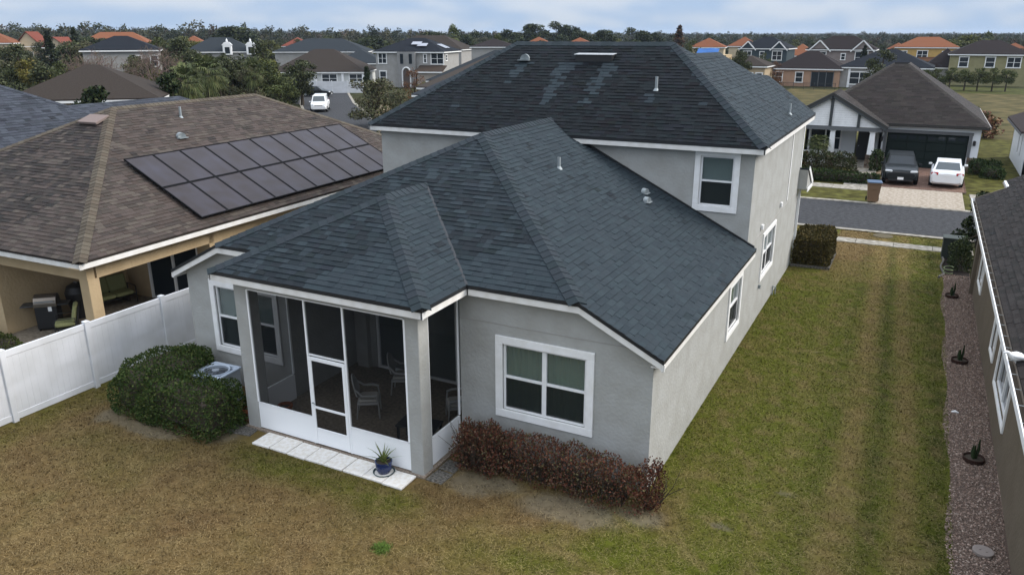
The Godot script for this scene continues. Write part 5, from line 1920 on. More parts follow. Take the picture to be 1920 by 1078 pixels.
func house_across() -> void:
	var H := thing("white_bungalow", "white bungalow with brown hip roof and dark double garage across the street", "house", Vector3(2.0, 0, -46.5))
	# local x = world x - 2, local z = world z + 46.5
	var rt := lerp_tones(Color(0.060, 0.050, 0.045), [0.8, 1.0, 1.15])
	var e := 2.95
	var peak := 6.6
	var F := [Vector3(-5.9, e, 0.45), Vector3(5.93, e, 0.45), Vector3(0.55, peak, -5.6), Vector3(-0.55, peak, -5.6)]
	var R := [Vector3(5.93, e, 0.45), Vector3(5.93, e, -15), Vector3(0.55, peak, -9.5), Vector3(0.55, peak, -5.6)]
	var L := [Vector3(-5.9, e, -15), Vector3(-5.9, e, 0.45), Vector3(-0.55, peak, -5.6), Vector3(-0.55, peak, -9.5)]
	var Bk := [Vector3(5.93, e, -15), Vector3(-5.9, e, -15), Vector3(-0.55, peak, -9.5), Vector3(0.55, peak, -9.5)]
	# porch gable
	var gp := Vector3(-3.63, 4.92, 1.9)
	var Ga := [Vector3(-0.02, 2.82, 1.9), Vector3(-0.02, 2.82, 0.0), Vector3(-3.63, 4.92, -2.8), gp]
	var Gb := [Vector3(-7.24, 2.82, 0.0), Vector3(-7.24, 2.82, 1.9), gp, Vector3(-3.63, 4.92, -2.8)]
	var rb := B.new()
	for p in [F, R, L, Bk, Ga, Gb]:
		deck_poly(rb, p, 0.14)
	var roof := obj("roof", rb, mat(lin(0.05, 0.048, 0.045), 0.8), H)
	var sh := B.new()
	for p in [F, R, L, Ga, Gb]:
		# long courses with real butt edges
		var f := plane_of(p)
		var poly := PackedVector2Array()
		var hi := 0.0
		var lo := Vector2(1e9, -1e9)
		for x in p:
			var d: Vector3 = x - f.o
			poly.append(Vector2(d.dot(f.u), -d.dot(f.z)))
			hi = maxf(hi, -d.dot(f.z))
			lo = Vector2(minf(lo.x, d.dot(f.u)), maxf(lo.y, d.dot(f.u)))
		var v := 0.0
		while v < hi:
			var u := lo.x
			while u < lo.y:
				var w := rng.randf_range(0.25, 0.7)
				sh.col = rt[rng.randi() % 3] * rng.randf_range(0.8, 1.2)
				for c in Geometry2D.intersect_polygons(PackedVector2Array([Vector2(u, v), Vector2(u + w, v), Vector2(u + w, v + 0.2), Vector2(u, v + 0.2)]), poly):
					var pts := []
					for k in c:
						pts.append(f.o + f.u * k.x - f.z * k.y + f.n * lerpf(0.03, 0.008, clampf((k.y - v) / 0.2, 0, 1)))
					up_fan(sh, pts)
				u += w
			v += 0.2
	var sho := obj("shingle_courses", sh, M.shingle, roof)
	sho.set_meta("kind", "stuff")
	var ct := lerp_tones(Color(0.088, 0.076, 0.067), [0.9, 1.0, 1.1])
	caps(roof, F[1], F[2], plane_of(F).n, plane_of(R).n, ct, 0.2)
	caps(roof, F[0], F[3], plane_of(F).n, plane_of(L).n, ct, 0.2)
	caps(roof, R[2], R[3], plane_of(R).n, plane_of(L).n, ct, 0.2)
	caps(roof, Ga[3], Ga[2], plane_of(Ga).n, plane_of(Gb).n, ct, 0.2)
	# walls
	var w := B.new()
	wall(w, Vector3(-0.55, 0, 0), Vector3.RIGHT, Vector3.BACK, 6.05, 2.82, [[0.50, 0.0, 5.42, 2.32]])
	wall(w, Vector3(5.5, 0, -0.2), Vector3.FORWARD, Vector3.RIGHT, 14.3, 2.82)
	wall(w, Vector3(-5.5, 0, -14.5), Vector3.BACK, Vector3.LEFT, 13.0, 2.82)
	wall(w, Vector3(-5.5, 0, -1.5), Vector3.RIGHT, Vector3.BACK, 4.95, 2.82, [[0.3, 0.7, 2.4, 2.4], [3.4, 0.1, 4.6, 2.4]])
	wall(w, Vector3(-0.55, 0, -1.5), Vector3.BACK, Vector3.LEFT, 1.5, 2.82)
	obj("wall", w, mat(lin(0.66, 0.68, 0.70), 0.85), H)
	# garage door with panels and lights
	var gd := B.new()
	for k in 4:
		for i in 4:
			gd.cbox(Vector3(2.41 + (i - 1.5) * 1.20, 0.30 + k * 0.565, -0.20), Vector3(1.185, 0.55, 0.05), 0.02)
	gd.box(Vector3(2.41, 1.15, -0.24), Vector3(4.9, 2.3, 0.03))
	var gdo := obj("garage_door", gd, M.garage, H)
	for i in 8:
		var gw := B.new()
		gw.box(Vector3(2.41 + (i - 3.5) * 0.59, 2.02, -0.17), Vector3(0.40, 0.24, 0.012))
		obj("pane", gw, M.far_glass, gdo)
	var gt := B.new()
	gt.box(Vector3(2.41, 2.42, 0.04), Vector3(5.35, 0.20, 0.08))
	gt.box(Vector3(-0.14, 1.62, 0.035), Vector3(0.18, 1.40, 0.07))
	gt.box(Vector3(4.96, 1.62, 0.035), Vector3(0.18, 1.40, 0.07))
	obj("garage_trim", gt, M.slate_trim, H)
	# stone plinths
	for r in [[-0.35, 0.10, 0.62], [5.22, 0.10, 0.62], [-0.9, 1.5, 0.55], [-3.4, 1.5, 0.55], [-6.6, 1.5, 0.55]]:
		var sb := B.new()
		var y := 0.0
		while y < 0.88:
			var x: float = r[0] - r[2] * 0.5
			var hh := rng.randf_range(0.10, 0.18)
			while x < r[0] + r[2] * 0.5 - 0.02:
				var ww := minf(rng.randf_range(0.14, 0.32), r[0] + r[2] * 0.5 - x)
				sb.col = [Color(0.24, 0.18, 0.13), Color(0.30, 0.25, 0.20), Color(0.17, 0.125, 0.095), Color(0.33, 0.27, 0.20)][rng.randi() % 4]
				sb.cbox(Vector3(x + ww * 0.5, y + hh * 0.5, r[1]), Vector3(ww - 0.015, hh - 0.015, 0.22 + rng.randf() * 0.03 if r[1] < 1 else r[2]), 0.015)
				x += ww
			y += hh
		var so := obj("stone_plinth", sb, M.stone, H)
		so.set_meta("kind", "stuff")
	for x in [-0.9, -3.4, -6.6]:
		var cb := B.new()
		var lo := []
		var hi := []
		for s in [[-1, 1], [1, 1], [1, -1], [-1, -1]]:
			lo.append(Vector3(x + s[0] * 0.20, 0.92, 1.5 + s[1] * 0.20))
			hi.append(Vector3(x + s[0] * 0.15, 2.42, 1.5 + s[1] * 0.15))
		for i in 4:
			cb.q(lo[i], lo[(i + 1) % 4], hi[(i + 1) % 4], hi[i])
		cb.box(Vector3(x, 2.44, 1.5), Vector3(0.4, 0.06, 0.4))
		obj("porch_column", cb, M.white, H)
	var bm := B.new()
	bm.box(Vector3(-3.63, 2.58, 1.62), Vector3(6.6, 0.24, 0.26))
	obj("porch_beam", bm, M.slate_trim, H)
	# gable: lapped white boards and dark bargeboards
	var y2 := 2.72
	while y2 < 4.55:
		var half := (4.72 - y2) / 2.1 * 3.61 - 0.25
		if half < 0.1:
			break
		var gb := B.new()
		gb.box(Vector3(-3.63, y2 + 0.075, 1.60), Vector3(half * 2, 0.145, 0.03), Basis(Vector3.RIGHT, -0.10))
		obj("gable_board", gb, M.white, H)
		y2 += 0.15
	var bk2 := B.new()
	for s in [-1.0, 1.0]:
		bk2.bar(Vector3(-3.63 + s * 3.62, 2.68, 1.86), Vector3(-3.63, 4.79, 1.86), 0.06, 0.30)
	bk2.box(Vector3(-3.63, 3.70, 1.68), Vector3(0.18, 1.9, 0.14))
	bk2.box(Vector3(-1.85, 3.18, 1.68), Vector3(0.18, 1.0, 0.14))
	bk2.box(Vector3(-5.41, 3.18, 1.68), Vector3(0.18, 1.0, 0.14))
	obj("bargeboard", bk2, mat(lin(0.060, 0.066, 0.068), 0.7), H)
	# front door, porch window and rail
	var dd := B.new()
	dd.cbox(Vector3(-1.5, 1.2, -1.55), Vector3(0.95, 2.2, 0.06), 0.02)
	var ddo := obj("front_door", dd, M.black, H)
	var kn := B.new()
	kn.rod(Vector3(-1.85, 1.1, -1.52), Vector3(-1.85, 1.1, -1.45), 0.03)
	obj("door_knob", kn, M.metal, ddo)
	window(H, Vector3(-5.25, 0.65, -1.5), Vector3.RIGHT, Vector3.BACK, 2.2, 1.8, 2, 0.06, "far")
	var pf := B.new()
	pf.box(Vector3(-3.6, 0.05, 0.15), Vector3(6.4, 0.14, 3.2))
	obj("porch_floor", pf, M.concrete, H)
	var rl := B.new()
	rl.box(Vector3(-5.0, 0.95, 1.55), Vector3(2.7, 0.07, 0.08))
	rl.box(Vector3(-5.0, 0.22, 1.55), Vector3(2.7, 0.06, 0.06))
	var ro := obj("porch_rail", rl, M.white, H)
	for i in 20:
		var bb := B.new()
		bb.box(Vector3(-6.28 + i * 0.135, 0.585, 1.55), Vector3(0.035, 0.67, 0.035))
		obj("baluster", bb, M.white, ro)
	for x in [-0.36, 5.2]:
		var lb := B.new()
		lb.cbox(Vector3(x, 1.86, 0.12), Vector3(0.17, 0.34, 0.17), 0.04)
		lb.box(Vector3(x, 1.95, 0.03), Vector3(0.10, 0.14, 0.06))
		obj("wall_lantern", lb, M.black, H)
	var fb := B.new()
	fb.box(Vector3(2.95, 2.84, 0.40), Vector3(5.9, 0.14, 0.04))
	obj("fascia", fb, mat(lin(0.055, 0.05, 0.046), 0.7), H)
	var fr := B.new()
	fr.box(Vector3(5.96, 2.90, -7.2), Vector3(0.05, 0.13, 15.2))
	obj("gutter", fr, mat(lin(0.42, 0.39, 0.36), 0.6), H)
	struct("front_path", plane_rect(0.2, -45.2, 1.7, -37.6, 0.03), M.concrete)
	var gh := [Color(0.034, 0.054, 0.020), Color(0.022, 0.036, 0.015), Color(0.05, 0.07, 0.024)]
	hedge("front_hedge", "low dark clipped hedge along the pavement before the white bungalow", [[Vector3(-1.9, 0, -38.7), Vector3(8.0, 0.62, 0.9)]], 5200, 0.13, gh, 8, true, 0.2, 0.05)
	hedge("porch_bush", "round bushy shrub below the white bungalow's porch rail", [[Vector3(-1.7, 0, -42.2), Vector3(4.2, 1.15, 1.2)]], 3600, 0.15, [Color(0.05, 0.06, 0.025), Color(0.07, 0.06, 0.035), Color(0.035, 0.045, 0.02)], 20, false, 0.6, 0.16, 0.4)
	hedge("column_bush", "narrow dark clipped bush beside the black SUV", [[Vector3(1.62, 0, -43.9), Vector3(0.62, 1.35, 0.6)]], 900, 0.13, gh, 4, true)
	hedge("garage_bush", "small dark bush beside the stone plinth right of the garage", [[Vector3(7.55, 0, -45.4), Vector3(0.8, 0.95, 0.8)]], 900, 0.13, gh, 4, true)
	hedge("side_bush", "rounded dark shrub at the right corner of the white bungalow", [[Vector3(8.35, 0, -44.3), Vector3(1.2, 0.65, 1.1)], [Vector3(8.4, 0, -46.6), Vector3(1.1, 0.75, 0.9)]], 1900, 0.13, gh, 4, true)
	var rk := B.new()
	for i in 26:
		var p := Vector3(rng.randf_range(1.85, 2.15), 0.04, rng.randf_range(-45.2, -38.4))
		rk.col = Color(0.42, 0.31, 0.20) * rng.randf_range(0.7, 1.1)
		rk.cbox(p, Vector3(rng.randf_range(0.12, 0.3), 0.10, rng.randf_range(0.12, 0.3)), 0.03, Basis(Vector3.UP, rng.randf() * 3))
	var rko := obj("edging_stones", rk, M.stone)
	rko.set_meta("kind", "stuff")
	tag(rko, "pale edging stones between the hedge and the brick driveway", "stones")

# --- foliage kits: each kind is built once, at a reference size, as a trunk mesh and a crown mesh ---
func leafy(b: B, r: RandomNumberGenerator, lumps: Array, n: int, size: float, cols: Array, droop := 0.0) -> void:
	var tot := 0.0
	for l in lumps:
		tot += l[1].x * l[1].y
	for l in lumps:
		var k := int(n * l[1].x * l[1].y / tot)
		var tone := r.randf_range(0.8, 1.2)
		for i in k:
			var d := Vector3(r.randfn(), r.randfn(), r.randfn()).normalized()
			var rad := pow(r.randf(), 0.45)
			var p: Vector3 = l[0] + Vector3(d.x * l[1].x, d.y * l[1].y, d.z * l[1].x) * rad
			var dir := (d * 0.5 + Vector3(r.randfn(), r.randfn() - droop, r.randfn()) * 0.8).normalized()
			var sd := dir.cross(Vector3(r.randfn(), r.randfn(), r.randfn())).normalized()
			var s := size * r.randf_range(0.55, 1.3)
			b.col = cols[r.randi() % cols.size()] * (tone * r.randf_range(0.75, 1.25))
			var nn := dir.cross(sd).normalized()
			if nn.dot(d) < 0:
				nn = -nn
			nn = (nn + d * 0.5).normalized()
			var a := p - dir * s * 0.5
			var c := p + dir * s * 0.5
			var e := p + sd * s * 0.32
			var f := p - sd * s * 0.32
			b.tn(a, e, c, nn, nn, nn)
			b.tn(a, c, f, nn, nn, nn)

func limb(b: B, r: RandomNumberGenerator, a: Vector3, d: Vector3, l: float, rad: float, depth: int, tips: Array) -> void:
	var m := a + d * l * 0.5 + Vector3(r.randfn(), r.randfn() * 0.3, r.randfn()) * l * 0.06
	var e := a + d * l
	b.tube([a, m, e], [rad, rad * 0.85, rad * 0.62], 6 if depth > 1 else 4)
	if depth == 0:
		tips.append(e)
		return
	var n := 3 if depth > 1 else r.randi_range(2, 4)
	for i in n:
		var an := TAU * (i + r.randf() * 0.7) / n
		var x := d.cross(Vector3(0.3, 0.2, 0.9)).normalized()
		var y := d.cross(x)
		var nd := (d * 0.75 + (x * cos(an) + y * sin(an)) * r.randf_range(0.4, 0.85) + Vector3.UP * 0.12).normalized()
		limb(b, r, e if r.randf() < 0.6 else a.lerp(e, 0.75), nd, l * r.randf_range(0.6, 0.8), rad * 0.6, depth - 1, tips)

func kit(kind: String, v: int) -> Dictionary:
	var key := "%s_%d" % [kind, v]
	if kits.has(key):
		return kits[key]
	var r := RandomNumberGenerator.new()
	r.seed = hash(key)
	var t := B.new()
	var c := B.new()
	var ref := Vector2(7, 7)      # height, width
	var pal := {
		"oak": [Color(0.055, 0.062, 0.028), Color(0.042, 0.050, 0.022), Color(0.075, 0.080, 0.040), Color(0.034, 0.041, 0.020)],
		"tall": [Color(0.036, 0.046, 0.020), Color(0.028, 0.037, 0.017), Color(0.050, 0.058, 0.027)],
		"green": [Color(0.060, 0.072, 0.024), Color(0.045, 0.056, 0.020), Color(0.080, 0.088, 0.034)],
		"olive": [Color(0.078, 0.080, 0.038), Color(0.060, 0.062, 0.030), Color(0.10, 0.10, 0.055), Color(0.085, 0.070, 0.045)],
		"yellow": [Color(0.11, 0.10, 0.026), Color(0.085, 0.080, 0.022), Color(0.14, 0.115, 0.035)],
		"yellowgreen": [Color(0.085, 0.090, 0.024), Color(0.068, 0.074, 0.020), Color(0.105, 0.105, 0.032)],
		"magnolia": [Color(0.020, 0.031, 0.013), Color(0.030, 0.044, 0.018), Color(0.013, 0.021, 0.010), Color(0.052, 0.060, 0.026)],
		"rust": [Color(0.13, 0.060, 0.030), Color(0.10, 0.048, 0.026), Color(0.16, 0.085, 0.042)],
		"round": [Color(0.062, 0.074, 0.024), Color(0.046, 0.058, 0.019), Color(0.082, 0.092, 0.033)],
		"croton": [Color(0.27, 0.15, 0.085), Color(0.20, 0.10, 0.07), Color(0.33, 0.21, 0.12), Color(0.07, 0.065, 0.03)],
		"blossom": [Color(0.07, 0.075, 0.03), Color(0.05, 0.055, 0.022), Color(0.30, 0.25, 0.18), Color(0.26, 0.20, 0.13)],
	}
	if kind in ["oak", "tall", "green", "olive", "yellow", "yellowgreen", "rust", "round", "magnolia", "croton", "blossom"]:
		var low: float = {"green": 0.05, "olive": 0.06, "yellow": 0.08, "magnolia": 0.10, "croton": 0.02, "blossom": 0.02, "round": 0.34, "oak": 0.26, "tall": 0.10, "rust": 0.15, "yellowgreen": 0.1}[kind]
		var lumps := []
		var nl := 20 if kind != "round" else 12
		for i in nl:
			var a := r.randf() * TAU
			var y := r.randf()
			var prof := sqrt(maxf(0.02, 1.0 - pow(absf(y * 1.75 - 0.75), 2.2)))
			if kind == "magnolia":
				prof = pow(1.0 - y, 0.7) * 0.95 + 0.06
			var rr := prof * 2.35 * sqrt(r.randf())
			var s := r.randf_range(0.75, 1.35) * (0.72 if kind == "magnolia" else 1.0) * (1.0 - 0.25 * y)
			lumps.append([Vector3(cos(a) * rr, 7.0 * (low + (0.90 - low) * y), sin(a) * rr), Vector2(s * 1.15, s * 0.82)])
		var num: int = {"tall": 5200, "olive": 4200, "croton": 900, "blossom": 2200, "round": 2600, "rust": 2400, "magnolia": 3600}.get(kind, 4200)
		var sz: float = {"magnolia": 0.34, "croton": 0.75, "tall": 0.36, "olive": 0.26, "round": 0.30, "rust": 0.26, "blossom": 0.34}.get(kind, 0.29)
		leafy(c, r, lumps, num, sz, pal[kind], 0.15)
		var tips := []
		var hgt: float = 7.0 * (low + 0.12)
		t.tube([Vector3(0, -0.1, 0), Vector3(0.05, hgt * 0.5, 0.03), Vector3(0.02, hgt, 0)], [0.24, 0.17, 0.14], 8)
		for l in lumps.slice(0, 12):
			var q: Vector3 = l[0]
			t.tube([Vector3(0.02, hgt * 0.92, 0), Vector3(q.x * 0.45, lerpf(hgt, q.y, 0.6), q.z * 0.45), q], [0.10, 0.06, 0.02], 5)
	elif kind == "palm":
		ref = Vector2(6.5, 4.6)
		t.tube([Vector3(0, -0.1, 0), Vector3(0.06, 1.6, 0.02), Vector3(0.02, 3.4, 0.05), Vector3(0, 4.7, 0)], [0.24, 0.17, 0.16, 0.19], 9)
		for i in 46:
			var a := i * 2.39996
			var el := lerpf(1.25, -0.75, pow(i / 45.0, 0.9)) + r.randf_range(-0.1, 0.1)
			var d := Vector3(cos(a) * cos(el), sin(el), sin(a) * cos(el))
			var o := Vector3(0, 4.7, 0)
			var k := 0.75 + r.randf() * 0.35
			var e := o + d * k
			var s := d.cross(Vector3.UP).normalized()
			var up := s.cross(d)
			c.col = Color(0.085, 0.10, 0.035)
			c.tn(o - s * 0.025, o + s * 0.025, e, up, up, up)
			for j in 17:
				var f := (j / 16.0 - 0.5) * 2.6
				var dd := (d * cos(f) + s * sin(f)).normalized()
				var l := 1.15 * (0.75 + 0.35 * cos(f)) * r.randf_range(0.85, 1.1)
				var mid := e + dd * l * 0.6
				var tip := e + dd * l + Vector3(0, -0.36 * l, 0)
				var w := dd.cross(up).normalized() * 0.05
				c.col = [Color(0.105, 0.125, 0.048), Color(0.075, 0.095, 0.036), Color(0.13, 0.14, 0.06), Color(0.055, 0.07, 0.028)][r.randi() % 4] * (0.55 if i > 36 and r.randf() < 0.4 else 1.0)
				var nn := (up + Vector3.UP * 0.4).normalized()
				c.tn(e, mid - w, mid + w, nn, nn, nn)
				c.tn(mid - w, tip, mid + w, nn, nn, nn)
	elif kind == "bare":
		ref = Vector2(7, 6.5)
		var tips := []
		for i in 4:
			var a := TAU * i / 4 + r.randf()
			limb(t, r, Vector3(0, 0.1, 0), Vector3(cos(a) * 0.35, 1, sin(a) * 0.35).normalized(), 2.4, 0.12, 4, tips)
		for p in tips:
			for j in 3:
				var d := Vector3(r.randfn(), r.randfn() + 0.5, r.randfn()).normalized()
				c.col = [Color(0.17, 0.115, 0.10), Color(0.14, 0.10, 0.085), Color(0.11, 0.10, 0.055)][r.randi() % 3]
				c.tube([p, p + d * r.randf_range(0.3, 0.7)], [0.018, 0.006], 3)
	elif kind in ["conifer", "cypress"]:
		ref = Vector2(10, 3.4)
		t.tube([Vector3(0, -0.1, 0), Vector3(0, 5, 0), Vector3(0, 9.8, 0)], [0.22, 0.14, 0.03], 7)
		var cc := [Color(0.026, 0.034, 0.018), Color(0.036, 0.045, 0.024), Color(0.018, 0.025, 0.014)] if kind == "conifer" else [Color(0.11, 0.055, 0.032), Color(0.085, 0.048, 0.03), Color(0.065, 0.055, 0.03)]
		for i in 62:
			var y := 0.8 + 9.0 * i / 62.0
			var a := i * 2.39996 + r.randf()
			var l := 1.75 * pow(1.0 - (y - 0.8) / 9.4, 0.8) * r.randf_range(0.6, 1.1)
			var d := Vector3(cos(a), r.randf_range(-0.1, 0.35), sin(a)).normalized()
			t.tube([Vector3(0, y, 0), Vector3(0, y, 0) + d * l], [0.05, 0.015], 4)
			leafy(c, r, [[Vector3(0, y, 0) + d * l * 0.62, Vector2(l * 0.42 + 0.12, 0.30)]], 40, 0.34, cc, 0.4)
	kits[key] = {"t": t.mesh(), "c": c.mesh(), "ref": ref}
	return kits[key]

func tree(called: String, label: String, kind: String, x: float, z: float, h: float, w: float, v: int, group := "", turn := -1.0) -> Node3D:
	var k := kit(kind, v)
	var o := thing(called, label, "shrub" if called.contains("shrub") else "tree", Vector3(x, 0, z), rng.randf() * TAU if turn < 0 else turn, group)
	var ref: Vector2 = k.ref
	if kind == "palm":
		w *= 0.82
	o.scale = Vector3(w / ref.y, h / ref.x, w / ref.y)
	obj("trunk", k.t, M.bark if kind != "bare" else M.pinkbark, o)
	obj("crown", k.c, M.leaf, o)
	return o

const TREES := [
	["magnolia_tree", "dark glossy magnolia poking up behind the blue grey roof", "magnolia", -46.8, -22.3, 6.2, 5.6],
	["magnolia_tree", "wide dark evergreen tree left of the two fan palms", "magnolia", -51.6, -32.6, 6.1, 5.9],
	["fan_palm", "shorter fan palm of the pair behind the solar roof ridge", "palm", -52.3, -34.8, 6.6, 4.8],
	["fan_palm", "taller fan palm of the pair behind the solar roof ridge", "palm", -55.6, -40.1, 7.3, 5.8],
	["fan_palm", "small yellow green palm beside the grey oaks behind the solar roof", "palm", -58.4, -48.8, 6.8, 3.3],
	["bare_tree", "leafless pinkish tree in front of the far grey two-storey house", "bare", -77.9, -52.5, 7.9, 6.1],
	["conifer_tree", "dark column conifer standing before the long orange roof", "conifer", -152.6, -94.5, 10.2, 3.9],
	["conifer_tree", "ragged dark conifer beside the red gabled roof", "conifer", -121.7, -68.6, 9.4, 4.3],
	["oak_tree", "tall rusty green oak at the far left edge", "oak", -94.2, -46.6, 7.9, 8.7],
	["yellow_tree", "low yellow green tree at the left edge above the blue grey roof", "yellow", -74.4, -35.0, 6.8, 6.0],
	["bare_tree", "sprawling grey leafless tree above the brown hip roof", "bare", -77.8, -44.3, 7.6, 6.2],
	["green_tree", "mid green bushy tree left of the brown hip roof", "green", -75.3, -39.1, 6.3, 4.9],
	["oak_tree", "dark round oak right of the leafless pinkish tree", "oak", -91.5, -67.5, 8.5, 7.7],
	["oak_tree", "grey green oak between the taller palm and the white dormers", "oak", -65.6, -51.4, 6.5, 5.9],
	["oak_tree", "big dark oak rising above the skyline over the white dormers", "tall", -179.4, -163.9, 11.6, 20.9],
	["oak_tree", "oak crown left of the large brown porch roof", "oak", -78.4, -71.2, 8.2, 6.9],
	["street_tree", "leaning street tree with a bare trunk beside the white van", "oak", -67.1, -65.4, 5.9, 7.6],
	["green_tree", "broad shrubby tree below the small yellow green palm", "green", -63.6, -54.9, 3.8, 5.6],
	["green_tree", "shrubby tree left of the leaning street tree", "green", -63.0, -58.2, 3.2, 4.0],
	["olive_tree", "loose olive tree beside the road, before the pale two-storey house", "olive", -44.5, -50.4, 5.3, 7.1],
	["olive_tree", "loose low tree right below the pale two-storey house", "olive", -40.0, -48.7, 3.9, 4.7],
	["flowering_shrub", "shrub with pale flower heads just above the dark roof corner", "blossom", -35.2, -39.8, 3.3, 3.9],
	["rust_tree", "rusty brown small tree in front of the pale house garage", "rust", -52.4, -69.3, 4.8, 3.8],
	["yellow_tree", "golden grass-like clump beside the rusty small tree", "yellow", -47.0, -63.3, 3.8, 2.5],
	["dark_shrub", "dark narrow evergreen at the left corner of the pale house", "magnolia", -70.4, -83.4, 4.8, 2.5],
	["fan_palm", "tall sunlit palm on the skyline left of the main roof ridge", "palm", -102.8, -161.6, 11.1, 4.8],
	["fan_palm", "palm standing over the brown roof with orange edges", "palm", -81.5, -145.1, 9.0, 3.7],
	["oak_tree", "dark oak on the skyline just right of the tall palm", "tall", -139.1, -233.2, 9.8, 13.6],
	["oak_tree", "oak at the left foot of the large skyline clump", "tall", -134.5, -252.8, 10.9, 16.4],
	["oak_tree", "oak in the left half of the large skyline clump", "tall", -128.0, -261.6, 12.8, 16.7],
	["oak_tree", "tallest oak of the large skyline clump over the ridge vent", "tall", -122.3, -269.8, 13.6, 17.0],
	["oak_tree", "oak at the right end of the large skyline clump", "tall", -110.7, -263.9, 11.6, 12.3],
	["oak_tree", "oak on the skyline over the right half of the ridge", "tall", -95.6, -248.4, 10.4, 13.4],
	["oak_tree", "wide dark oak left of the rusty cypress", "tall", -84.4, -247.1, 11.0, 14.1],
	["oak_tree", "smaller dark oak touching the wide one by the cypress", "tall", -80.4, -253.6, 9.8, 9.6],
	["cypress_tree", "slim rusty cypress over the right end of the main ridge", "cypress", -59.9, -212.8, 10.9, 6.4],
	["green_tree", "scrubby tree by the blue tarp roof", "green", -39.1, -151.1, 7.9, 5.8],
	["oak_tree", "grey green oak right of the blue tarp roof", "oak", -20.4, -104.1, 6.7, 4.8],
	["rust_tree", "rusty orange tree at the left corner of the peach house", "rust", -18.8, -126.8, 4.7, 3.7],
	["green_tree", "dark small tree below the blue two-storey house", "green", -23.8, -144.2, 5.5, 3.3],
	["conifer_tree", "dark conifer between the brown gabled house and the dark roof", "conifer", -6.8, -144.3, 6.7, 3.2],
	["oak_tree", "soft grey green oak over the peak of the white bungalow roof", "oak", -2.1, -112.5, 6.7, 6.5],
	["yellow_tree", "broad yellow green crown on the skyline right of the yellow house", "yellowgreen", 12.7, -251.5, 8.5, 17.2],
	["fan_palm", "palm tuft on the skyline over the olive house", "palm", 17.7, -256.3, 9.3, 4.4],
	["dark_shrub", "dark green shrub behind the right end of the white bungalow", "magnolia", 8.4, -70.5, 2.6, 2.7],
	["croton_shrub", "pink and orange leaved shrub between the bungalow and white side wall", "croton", 8.9, -66.5, 2.5, 3.3],
	["croton_shrub", "reddish leaved shrub under the bungalow roof corner", "croton", 7.6, -74.5, 1.5, 2.4],
	["pygmy_palm", "small arching palm growing by the white porch rail", "palm", -2.1, -43.8, 2.3, 2.4],
	["croton_shrub", "pinkish upright shrub beside the small arching palm", "croton", -3.0, -42.7, 1.6, 1.3],
	["oak_tree", "grey green oak crown right of the taller fan palm", "oak", -67.3, -53.9, 6.9, 7.7],
	["olive_tree", "pale loose tree below the white dormers", "olive", -58.9, -48.2, 5.8, 5.1],
	["green_tree", "green tree left of the leaning street tree and palm", "green", -61.8, -55.2, 4.5, 5.9],
	["green_tree", "green shrubby tree at the foot of the taller fan palm", "green", -57.9, -43.5, 5.4, 4.9],
	["olive_tree", "thin olive tree against the far grey two-storey house", "olive", -84.9, -54.9, 6.2, 5.4],
	["oak_tree", "dark oak behind the blue grey roofs left of the pale house", "tall", -145.3, -161.6, 8.3, 14.2],
	["oak_tree", "dark oak on the skyline just left of the pale house", "tall", -152.1, -194.6, 9.1, 16.0],
	["oak_tree", "broad dark oak on the skyline above the pale house", "tall", -144.0, -212.5, 9.8, 18.5],
	["holly_tree", "dark glossy tree beyond the white gutter corner", "magnolia", 5.8, -26.6, 2.3, 2.1],
	["lawn_tree", "small round tree, first from the left in the row before the olive house", "round", 3.0, -132.6, 3.6, 4.0],
	["lawn_tree", "small round tree, second from the left in the row before the olive house", "round", 5.1, -132.6, 3.6, 4.0],
	["lawn_tree", "small round tree, third from the left in the row before the olive house", "round", 7.1, -132.6, 3.7, 4.0],
	["lawn_tree", "small round tree, fourth from the left in the row before the olive house", "round", 9.2, -132.5, 3.7, 4.0],
	["lawn_tree", "small round tree, fifth from the left in the row before the olive house", "round", 11.0, -132.4, 3.8, 4.0],
	["lawn_tree", "small round tree, sixth from the left in the row before the olive house", "round", 13.0, -132.3, 3.8, 4.0],
	["lawn_tree", "small round tree, seventh from the left in the row before the olive house", "round", 14.8, -132.2, 3.8, 4.0],
]

